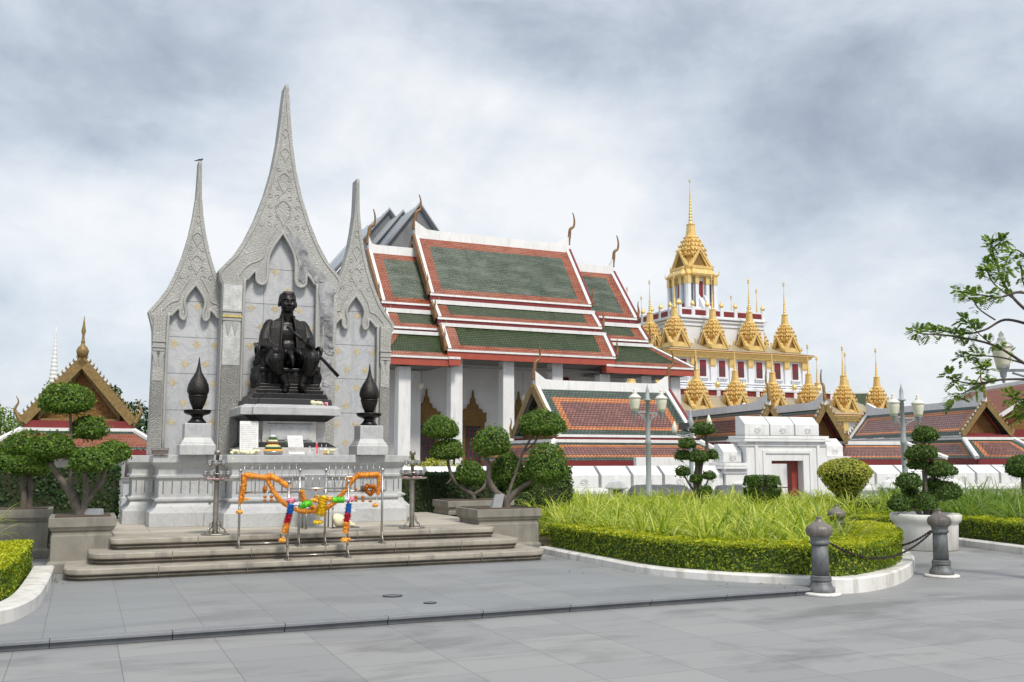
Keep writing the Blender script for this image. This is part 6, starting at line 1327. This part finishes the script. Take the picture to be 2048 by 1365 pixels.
#PART7
# ------------------------------------------------------------------ the golden spired palace
_o = atY(1459, 700, 110.0); FL = Frame((_o.x, _o.y), 23.8); LU, LV = 0.32, 7.6
lo = at_frame('golden_spired_palace', 'white tiered palace crowned with rows of gilded spires and one tall central spire', 'palace', FL, LU, LV, 0)
RED = [(-.62, -1), (.62, -1), (.62, -.82), (.82, -.82), (.82, -.62), (1, -.62), (1, .62), (.82, .62), (.82, .82), (.62, .82), (.62, 1), (-.62, 1), (-.62, .82), (-.82, .82), (-.82, .62), (-1, .62), (-1, -.62), (-.82, -.62), (-.82, -.82), (-.62, -.82)]
def stack(m, prof, c=(0, 0, 0), mi=0): m.poly_lathe(RED, prof, c, mi)
def pediment(m, w, h, y, mi=0):
    for s in (-1, 1): m.loft([[(0, y, h), (0, y, h - .42), (0, y + .35, h - .42), (0, y + .35, h)], [(s * w, y, 0.05), (s * (w - .5), y, 0.05), (s * (w - .5), y + .35, .05), (s * w, y + .35, .05)]], mi)
    for s in (-1, 1): m.loft([[(0, y - .12, h + .14), (0, y - .12, h - .16), (0, y, h - .16), (0, y, h + .14)], [(s * (w + .16), y - .12, 0), (s * (w - .12), y - .12, 0), (s * (w - .12), y, 0), (s * (w + .16), y, 0)]], mi)
    m.prism_y([(-w * .8, .02), (w * .8, .02), (0, h * .86)], y + .2, y + .3, mi + 1); m.box(-w, w, y, y + .3, -.14, .08, mi)
    for s in (-1, 1):
        for i in range(5): q = (i + .5) / 5; m.tube([(s * w * q, y, h * (1 - q) + .1), (s * (w * q + .05), y, h * (1 - q) + .38)], [.09, .01], 5, mi)
        m.tube(smooth_path([(s * w, y, .1), (s * (w + .22), y, .2), (s * (w + .2), y, .6)], 3), [.12, .1, .08, .07, .05, .03, .01], 5, mi)
def make_spire(h, parent, w=1.0, ht=1.0):
    m = MB(); q = ht
    stack(m, [(1.55 * w, 0), (1.55 * w, .3), (1.25 * w, .5), (1.1 * w, 1.1 * q), (1.15 * w, 1.15 * q), (1.38 * w, 1.3 * q), (1.38 * w, 1.44 * q), (1.22 * w, 1.5 * q), (1.2 * w, 1.72 * q), (1.34 * w, 1.78 * q), (1.32 * w, 1.9 * q), (1.08 * w, 1.96 * q), (1.05 * w, 2.2 * q), (1.16 * w, 2.26 * q), (1.13 * w, 2.36 * q), (.88 * w, 2.44 * q), (.85 * w, 2.64 * q), (.95 * w, 2.7 * q), (.92 * w, 2.8 * q), (.68 * w, 2.88 * q), (.65 * w, 3.06 * q), (.74 * w, 3.12 * q), (.70 * w, 3.22 * q), (.5 * w, 3.3 * q), (.36 * w, 4.3 * q), (.42 * w, 4.36 * q), (.40 * w, 4.46 * q)])
    for zz, r0, n in ((1.44, 1.38, 5), (1.9, 1.33, 5), (2.36, 1.13, 4), (2.8, .92, 3)):
        for sd in range(4):
            for i in range(n):
                x = -r0 * .8 + 1.6 * r0 * (i + .5) / n; c, s = [(x, -r0), (r0, x), (-x, r0), (-r0, -x)][sd]; m.tube([(c * w, s * w, zz * q - .1), (c * w * 1.03, s * w * 1.03, zz * q + .26)], [.13, .015], 5)
    pr = [(.26 * w, 4.44 * q)]; z = 4.46 * q; n = 12
    for i in range(n): r0 = .22 * w * (1 - i / (n + 1.5)); dz = (h - 1.15 - 4.46 * q) / n; pr += [(r0 * 1.1, z + dz * .25), (r0 * 1.08, z + dz * .5), (r0 * .82, z + dz * .7), (r0 * .82, z + dz)]; z += dz
    m.lathe(pr + [(.04, z + .5), (.03, h - .62), (.14, h - .5), (.05, h - .36), (.12, h - .26), (.02, h)], 12)
    o = m.build('spire', [M['gold'], M['golddark']], parent)
    p = MB()
    for a in range(4):
        b_ = MB(); pediment(b_, 1.5 * w, 1.85 * q, -1.6 * w); rot = Matrix.Rotation(a * math.pi / 2, 4, 'Z'); bmesh.ops.transform(b_.bm, matrix=rot, verts=b_.bm.verts); me = bpy.data.meshes.new('t'); b_.bm.to_mesh(me); b_.bm.free(); p.bm.from_mesh(me); bpy.data.meshes.remove(me)
    p.build('pediment', [M['gold'], M['golddark']], o); return o
S2 = 5.08; Z2 = 13.75; first = None
def place_ring(n, sp, z, h, w=1.0, ht=1.0):
    first = None; k = (n - 1) / 2
    for i in range(n):
        for j in range(n):
            if 0 < i < n - 1 and 0 < j < n - 1: continue
            if first is None: first = make_spire(h, lo, w, ht); o = first
            else: o = copy_tree(first, lo)
            o.location = ((i - k) * sp, (j - k) * sp, z)
place_ring(4, S2, Z2, 8.4, .76, 1.0)
place_ring(7, 4.85, 6.35, 7.6, .72, .95)
def tier(name_hw, z0, z1, zc, roof_top, rin):
    hw = name_hw; m = MB(); m.box(-hw, hw, -hw, hw, z0, z1); m.build('wall', M['loha'], lo)
    m = MB(); stack(m, [(1, 0)] * 0 + [(hw + .25, z1), (hw + .35, z1 + .12), (hw + .35, z1 + .25), (hw + .65, z1 + .4), (hw + .65, z1 + .62), (hw + .9, z1 + .66), (hw + .9, zc)]) if False else m.poly_lathe([(-1, -1), (1, -1), (1, 1), (-1, 1)], [(hw + .25, z1), (hw + .35, z1 + .12), (hw + .35, z1 + .25), (hw + .62, z1 + .4), (hw + .62, z1 + .58), (hw + .95, z1 + .62), (hw + .95, zc)]); m.build('cornice', M['gold'], lo)
    m = MB(); m.poly_lathe([(-1, -1), (1, -1), (1, 1), (-1, 1)], [(hw + .80, zc + .005), (hw + .75, zc + .06), (rin, roof_top)]); m.build('gilded_roof', M['goldroof'], lo); m = MB(); m.poly_lathe([(-1, -1), (1, -1), (1, 1), (-1, 1)], [(hw + .82, zc - .001), (hw + .84, zc + .10)]); m.build('cornice_line', M['maroon'], lo)
HW2 = 9.05; tier(HW2, 8.9, 12.45, 13.15, 14.45, 6.3)
HW1 = 15.6; tier(HW1, -1.3, 5.4, 6.1, 8.1, 12.2)
def side_place(a): return Matrix.Rotation(a * math.pi / 2, 4, 'Z')
def on_side(builder, name, mat, a, parent=None):
    m = MB(); builder(m); bmesh.ops.transform(m.bm, matrix=side_place(a), verts=m.bm.verts); return m.build(name, mat, parent or lo)
def lwin(x, hw, z0, z1, w=.42):
    def f(m): m.box(x - w - .10, x + w + .10, -hw - .10, -hw - .002, z0 - .10, z1 + .12)
    return f
for a in (0, 3):
    xs = [(-5.08 * 1.5 + 2.54 * i) for i in range(7)]
    for i, x in enumerate(xs):
        wo = on_side(lwin(x, HW2, 10.45, 12.25), 'window', M['loha'], a)
        on_side(lambda m: m.box(x - .42, x + .42, -HW2 - .14, -HW2 - .101, 10.45, 12.25), 'shutter', M['maroon'], a, wo); on_side(lambda m: [m.box(x - .28 + .19 * k, x - .20 + .19 * k, -HW2 - .16, -HW2 - .141, 10.55, 11.5) for k in range(4)], 'lattice', M['glass'], a, wo)
        on_side(lambda m: (m.box(x - .62, x + .62, -HW2 - .3, -HW2 - .001, 10.22, 10.34), [m.box(x - .55 + .22 * k, x - .47 + .22 * k, -HW2 - .26, -HW2 - .1, 9.96, 10.22) for k in range(6)]), 'sill', [M['loha']], a, wo)
    for i in range(8):
        x = -5.08 * 1.5 - 1.27 + 2.54 * i; m = MB(); m.box(x - .30, x + .30, -HW2 - .22, -HW2 + .1, 8.95, 11.55); m.box(x - .33, x + .33, -HW2 - .27, -HW2 + .1, 11.55, 11.7, 1); m.box(x - .36, x + .36, -HW2 - .32, -HW2 + .1, 11.7, 12.45, 1); bmesh.ops.transform(m.bm, matrix=side_place(a), verts=m.bm.verts); m.build('pilaster', [M['loha'], M['gold']], lo)
    m = MB()
    for z, e in ((8.95, .5), (9.25, .38), (9.55, .28), (9.8, .36)): m.box(-HW2 - e, HW2 + e, -HW2 - e, -HW2, z - .12, z + .06)
    bmesh.ops.transform(m.bm, matrix=side_place(a), verts=m.bm.verts); m.build('base_moulding', M['loha'], lo)
    # balustrade of the second terrace
    HB = 12.0; m = MB(); m.box(-HB, HB, -HB, -HB + .3, 7.2, 8.0); m.box(-HB - .1, HB + .1, -HB - .12, -HB + .35, 8.0, 8.12); m.box(-HB - .08, HB + .08, -HB - .1, -HB + .33, 8.72, 8.9)
    n = 14
    for i in range(n + 1): x = -HB + 2 * HB * i / n; m.box(x - .22, x + .22, -HB - .06, -HB + .36, 8.12, 9.0)
    bmesh.ops.transform(m.bm, matrix=side_place(a), verts=m.bm.verts); m.build('balustrade', M['loha'], lo); m = MB(); m.box(-HB + .05, HB - .05, -HB + .04, -HB + .2, 8.13, 8.71); bmesh.ops.transform(m.bm, matrix=side_place(a), verts=m.bm.verts); m.build('balustrade_panel', M['maroon'], lo)
    for i in range(0, n + 1, 2): x = -HB + 2 * HB * i / n; m = MB(); m.lathe([(.16, 9.0), (.20, 9.06), (.30, 9.25), (.28, 9.42), (.14, 9.6), (.03, 9.78)], 12, (x, -HB + .15, 0)); bmesh.ops.transform(m.bm, matrix=side_place(a), verts=m.bm.verts); m.build('golden_bud', M['gold'], lo)
    # lowest storey windows
    for i in range(6):
        x = -4.85 * 2.5 + 4.85 * i; wo = on_side(lwin(x, HW1, 2.9, 5.1, .5), 'window', M['loha'], a); on_side(lambda m: m.box(x - .5, x + .5, -HW1 - .14, -HW1 - .101, 2.9, 5.1), 'shutter', M['maroon'], a, wo)
    for i in range(7):
        x = -4.85 * 3 + 4.85 * i
        for dx in (-1.1, 1.1): m = MB(); m.box(x + dx - .3, x + dx + .3, -HW1 - .25, -HW1 + .1, -1, 4.4); m.box(x + dx - .36, x + dx + .36, -HW1 - .32, -HW1 + .1, 4.4, 5.4, 1); bmesh.ops.transform(m.bm, matrix=side_place(a), verts=m.bm.verts); m.build('pilaster', [M['loha'], M['gold']], lo)
    # base of the top tier: arched openings, balustrade and buds
    H3 = 5.9; m = MB()
    for z, e in ((14.2, .25), (16.5, .12), (17.0, .2), (17.35, .35)): m.box(-H3 - e, H3 + e, -H3 - e, -H3 + .1, z, z + .16)
    m.box(-H3, H3, -H3, -H3 + .25, 17.5, 18.55)
    for i in range(7): x = -H3 + 2 * H3 * i / 6; m.box(x - .2, x + .2, -H3 - .06, -H3 + .3, 17.5, 18.75)
    bmesh.ops.transform(m.bm, matrix=side_place(a), verts=m.bm.verts); m.build('balustrade', M['loha'], lo)
    m = MB()
    for i in range(6): x = -H3 + 2 * H3 * (i + .5) / 6; m.box(x - .72, x + .72, -H3 - .02, -H3 - .001, 17.75, 18.35)
    bmesh.ops.transform(m.bm, matrix=side_place(a), verts=m.bm.verts); m.build('balustrade_panel', M['maroon'], lo)
    for i in range(7): x = -H3 + 2 * H3 * i / 6; m = MB(); m.lathe([(.14, 18.75), (.28, 18.95), (.26, 19.1), (.12, 19.3), (.03, 19.5)], 12, (x, -H3 + .12, 0)); bmesh.ops.transform(m.bm, matrix=side_place(a), verts=m.bm.verts); m.build('golden_bud', M['gold'], lo)
    for x in (-2.54, 2.54):
        m = MB(); m.prism_y([(x - .55, 14.6), (x + .55, 14.6)] + [(x + .55 * math.cos(t_), 15.3 + .75 * math.sin(t_)) for t_ in np.linspace(0, math.pi, 9)], -H3 - .03, -H3 - .001); bmesh.ops.transform(m.bm, matrix=side_place(a), verts=m.bm.verts); m.build('arch_window', M['tarp'], lo)
m = MB(); m.box(-5.9, 5.9, -5.9, 5.9, 14.0, 17.5); m.box(-10.9, 10.9, -10.9, 10.9, 7.0, 8.95); m.build('terrace', M['loha'], lo)
# tower
TW = .80
m = MB()
stack(m, [(3.3, 17.5), (3.3, 18.0), (3.0, 18.1), (3.0, 18.6), (2.7, 18.7), (2.7, 19.2), (2.5, 19.3), (1.75, 19.31), (1.75, 23.6)]); m.build('tower', M['loha'], lo)
for a in range(4):
    for x in (-1.85, -.75, .75, 1.85):
        m = MB(); m.box(x - .22, x + .22, -2.2, -1.8, 19.3, 22.2); m.box(x - .26, x + .26, -2.25, -1.75, 22.2, 23.15, 1); bmesh.ops.transform(m.bm, matrix=side_place(a), verts=m.bm.verts); m.build('pilaster', [M['loha'], M['gold']], lo)
    for x in (-1.3, 1.3): on_side(lambda m: m.box(x - .2, x + .2, -1.78, -1.70, 20.3, 22.3), 'window', M['glass'], a); on_side(lambda m: m.box(x - .32, x + .32, -2.14, -2.02, 19.45, 19.85), 'balustrade_panel', M['maroon'], a)
    m = MB()
    for x in (-.42, .42): m.prism_x([(-2.0, 19.0), (-2.0, 20.9), (-3.9, 18.0), (-3.9, 17.5)], x - .1, x + .1)
    m.prism_x([(-1.9, 20.5), (-3.8, 17.7), (-1.9, 17.5)], -.31, .31); bmesh.ops.transform(m.bm, matrix=side_place(a), verts=m.bm.verts); m.build('stair', M['loha'], lo)
    on_side(lambda m: m.box(-.34, .34, -1.79, -1.73, 20.7, 22.6), 'doorway', M['maroon'], a)
m = MB(); m.poly_lathe(RED, [(1.9, 23.0), (2.2, 23.1), (2.55, 23.2), (2.62, 23.4), (2.55, 23.5), (2.2, 24.0), (2.25, 24.1), (2.25, 24.3), (1.8, 24.5)]); m.build('gilded_roof', M['gold'], lo)
sp = make_spire(11.6, lo, 1.12, 1.30); sp.location = (0, 0, 24.2)
for a in range(4):
    m = MB(); m.tube(smooth_path([(2.1, -2.1, 23.3), (2.3, -2.3, 23.5), (2.32, -2.32, 24.0)], 3), [.13, .12, .11, .09, .06, .04, .02], 6); bmesh.ops.transform(m.bm, matrix=side_place(a), verts=m.bm.verts); m.build('corner_finial', M['gold'], lo)
# ------------------------------------------------------------------ trees
def leaf_tree(name, label, base, crowns, mat, leaf, dens=1.0, trunk_r=.2, group=None):
    t = thing(name, label, 'tree', base, 0, group); m = MB(); top = max(c[0][2] for c in crowns)
    branch(m, [(0, 0, -.2), (.1, 0, top * .35), (0, .1, top * .7)], trunk_r, trunk_r * .4)
    for c, r_ in crowns: branch(m, [(.05, 0, top * .4), (c[0] * .5, c[1] * .5, (top * .4 + c[2]) / 2), tuple(c)], trunk_r * .45, trunk_r * .12)
    m.build('trunk', M['barkdark'], t); P = []; Nn = []
    for i, (c, r_) in enumerate(crowns):
        n = int(dens * 700 * (r_[0] * r_[2]) / (leaf / .2) ** 2 / 4) + 150; r2 = np.random.default_rng(i + int(abs(base[0]) * 10)); D = unit(r2.normal(0, 1, (n, 3)))
        cl = unit(r2.normal(0, 1, (26, 3))); D = unit(D + 1.3 * cl[r2.integers(0, 26, n)] * r2.random((n, 1))); rad = r2.uniform(.55, 1.05, (n, 1)) ** .7
        P.append(np.array(c) + D * np.array(r_) * rad); Nn.append(D)
    P = np.vstack(P); Nn = np.vstack(Nn); v, f = leaves(P, Nn, leaf, .55, .9); mesh_np('crown', v, f, M[mat], t); return t
def crown_px(base, Y, lst):
    out = []
    for px, py, rx, ry in lst: q = atY(px, py, Y) - Vector(base); k = mpp(Y); out.append(((q.x, q.y, q.z), (rx * k, rx * k, ry * k)))
    return out
def px_tree(label, px, Y, lst, mat, leaf, dens=1.0, name='broadleaf_tree', group='trees in the background'):
    b_ = atY(px, 915, Y); base = (b_.x, Y, -1.3); return leaf_tree(name, label, base, crown_px(base, Y, lst), mat, leaf, dens, .3, group)
px_tree('dark tree standing behind the right side of the gilded gable pavilion', 255, 62, [(245, 850, 34, 52), (275, 848, 30, 48), (222, 800, 22, 30), (290, 880, 30, 50), (215, 850, 30, 40)], 'leaf_dark', .26, 2.2)
px_tree('green tree at the far left edge behind the white lotus hedge', 10, 60, [(0, 850, 40, 38), (35, 862, 26, 32), (-30, 840, 40, 40), (10, 885, 50, 40)], 'leaf_tree', .24, 1.8)
px_tree('light green bush behind the wall between the candle stand and the bonsai', 872, 42, [(872, 930, 26, 16), (845, 938, 16, 14), (900, 940, 22, 16), (822, 925, 10, 14)], 'leaf_lime', .12, 2.5, 'garden_bush')
# airy tree reaching in from the right
Yt = 12.5; bt = atY(2200, 915, Yt); tb = thing('feathery_tree', 'airy tree with thin dark branches and feathery leaves reaching in from the right edge', 'tree', (bt.x, Yt, 0), 0)
loc = lambda px, py, d=0.0: tuple(Vector(atY(px, py, Yt + d)) - Vector((bt.x, Yt, 0)))
m = MB(); branch(m, [(0, 0, 0), (.03, 0, .6), (-.02, 0, 1.2), loc(2190, 800)], .11, .07); branch(m, [loc(2190, 800), loc(2150, 690), loc(2100, 600), loc(2060, 520)], .07, .03)
twigs = []
def tw(pts, r0=.018, r1=.004, d=0.0, grow=True):
    P = [loc(x, y, d + .12 * math.sin(i * 1.7 + x)) for i, (x, y) in enumerate(pts)]; branch(m, P, r0, r1, 6)
    if grow: twigs.append(smooth_path(P, 8))
main = [([(2190, 800), (2120, 770), (2050, 728), (1985, 690), (1900, 672), (1845, 668), (1832, 664)], .03), ([(2150, 690), (2090, 650), (2030, 600), (2000, 550), (1985, 500), (1980, 487)], .03), ([(2100, 600), (2040, 585), (2000, 595), (1960, 590), (1915, 584)], .022), ([(2060, 650), (2010, 640), (1970, 660), (1930, 668), (1880, 662), (1852, 664)], .02),
        ([(2120, 770), (2060, 760), (2000, 760), (1950, 768), (1905, 760), (1896, 752)], .02), ([(2000, 760), (1960, 770), (1930, 785), (1900, 795)], .014), ([(2050, 728), (2000, 715), (1950, 712), (1920, 715)], .014), ([(2030, 600), (1990, 570), (1975, 545), (1968, 530)], .012), ([(2090, 650), (2060, 600), (2045, 560), (2040, 520)], .014), ([(1990, 640), (1960, 620), (1945, 600), (1933, 592)], .012),
        ([(2120, 770), (2070, 790), (2040, 800), (2010, 790)], .02), ([(2100, 780), (2060, 815), (2040, 830)], .016), ([(2060, 520), (2030, 500), (2010, 530), (2005, 545)], .01), ([(1985, 690), (1960, 670), (1940, 650), (1930, 640)], .01), ([(1985, 500), (2000, 485), (2005, 478)], .006), ([(1950, 768), (1965, 745), (1975, 735)], .008)]
for i, (p_, r_) in enumerate(main): tw(p_, r_, .004, d=.35 * math.sin(i * 2.4))
m.build('trunk', M['barkdark'], tb)
LP, LN = [], []; V = []; 
rt = np.random.default_rng(4); quads = []
def leaflet(c, d, n_, L_):
    b_ = d.cross(n_).normalized() * L_ * .30; V.extend([c, c + d * L_ * .5 + b_, c + d * L_, c + d * L_ * .5 - b_])
for P in twigs:
    for i in range(int(len(P) * .42), len(P)):
        for q in range(4 if i < len(P) - 1 else 6):
            if rt.random() < .52: continue
            base = P[i]; tg = (P[min(i + 1, len(P) - 1)] - P[max(i - 1, 0)]).normalized(); d = (tg * rt.uniform(-.1, 1) + Vector(rt.normal(0, .75, 3)) + Vector((0, 0, .15))).normalized(); Lr = rt.uniform(.10, .20); n_ = Vector((rt.normal(0, .4), rt.normal(0, .4), 1)).normalized(); sd = d.cross(n_).normalized(); k = int(Lr / .022)
            for j in range(2, k):
                c = base + d * (.022 * j) - Vector((0, 0, .25 * (.022 * j) ** 2 / .2)); ll = .064 * (1 - .5 * abs(j / k - .5)) * rt.uniform(.8, 1.2)
                for s in (-1, 1): leaflet(c, (sd * s + d * .55).normalized(), n_, ll)
v = np.array([tuple(x) for x in V]); mesh_np('leaves', v, np.arange(len(v)).reshape(-1, 4), M['leaf_tree'], tb)

# small things on the paving
for px, py, r_, lab in ((785, 1192, .11, 'larger dark round floor drain in the raised paving'), (860, 1206, .07, 'smaller dark round floor drain in the raised paving')):
    p = atz(px, py, .084); t = thing('floor_drain', lab, 'drain', p, 0, 'floor drains'); m = MB(); m.lathe([(r_, 0), (r_, .004), (r_ * .9, .005)], 24); m.build('rim', M['dark'], t)
    m = MB(); m.lathe([(r_ * .88, .0052), (r_ * .86, .007)], 24); m.build('cover', M['kerbdark'], t)
P = []
for cx_, cy_, n, sp_ in ((1072, 1108, 26, 26), (116, 1160, 22, 20), (1500, 1168, 10, 60), (1250, 1142, 8, 60)):
    for i in range(n):
        q = atz(cx_ + RN.normal(0, sp_), cy_ + abs(RN.normal(0, 5)), .083); P.append((q.x, q.y, .088))
P = np.array(P); v, f = leaves(P, np.tile([0, 0, 1.0], (len(P), 1)), .035, .5, .3); M['litter'] = leafmat('dry leaves', [(0, (0.10, 0.06, 0.03)), (0.6, (0.20, 0.13, 0.05)), (1, (0.28, 0.24, 0.07))], .1)
tag(mesh_np('leaf_litter', v, f, M['litter']), 'scattered dry leaves along the kerb and step corners', 'leaf litter', kind='stuff')
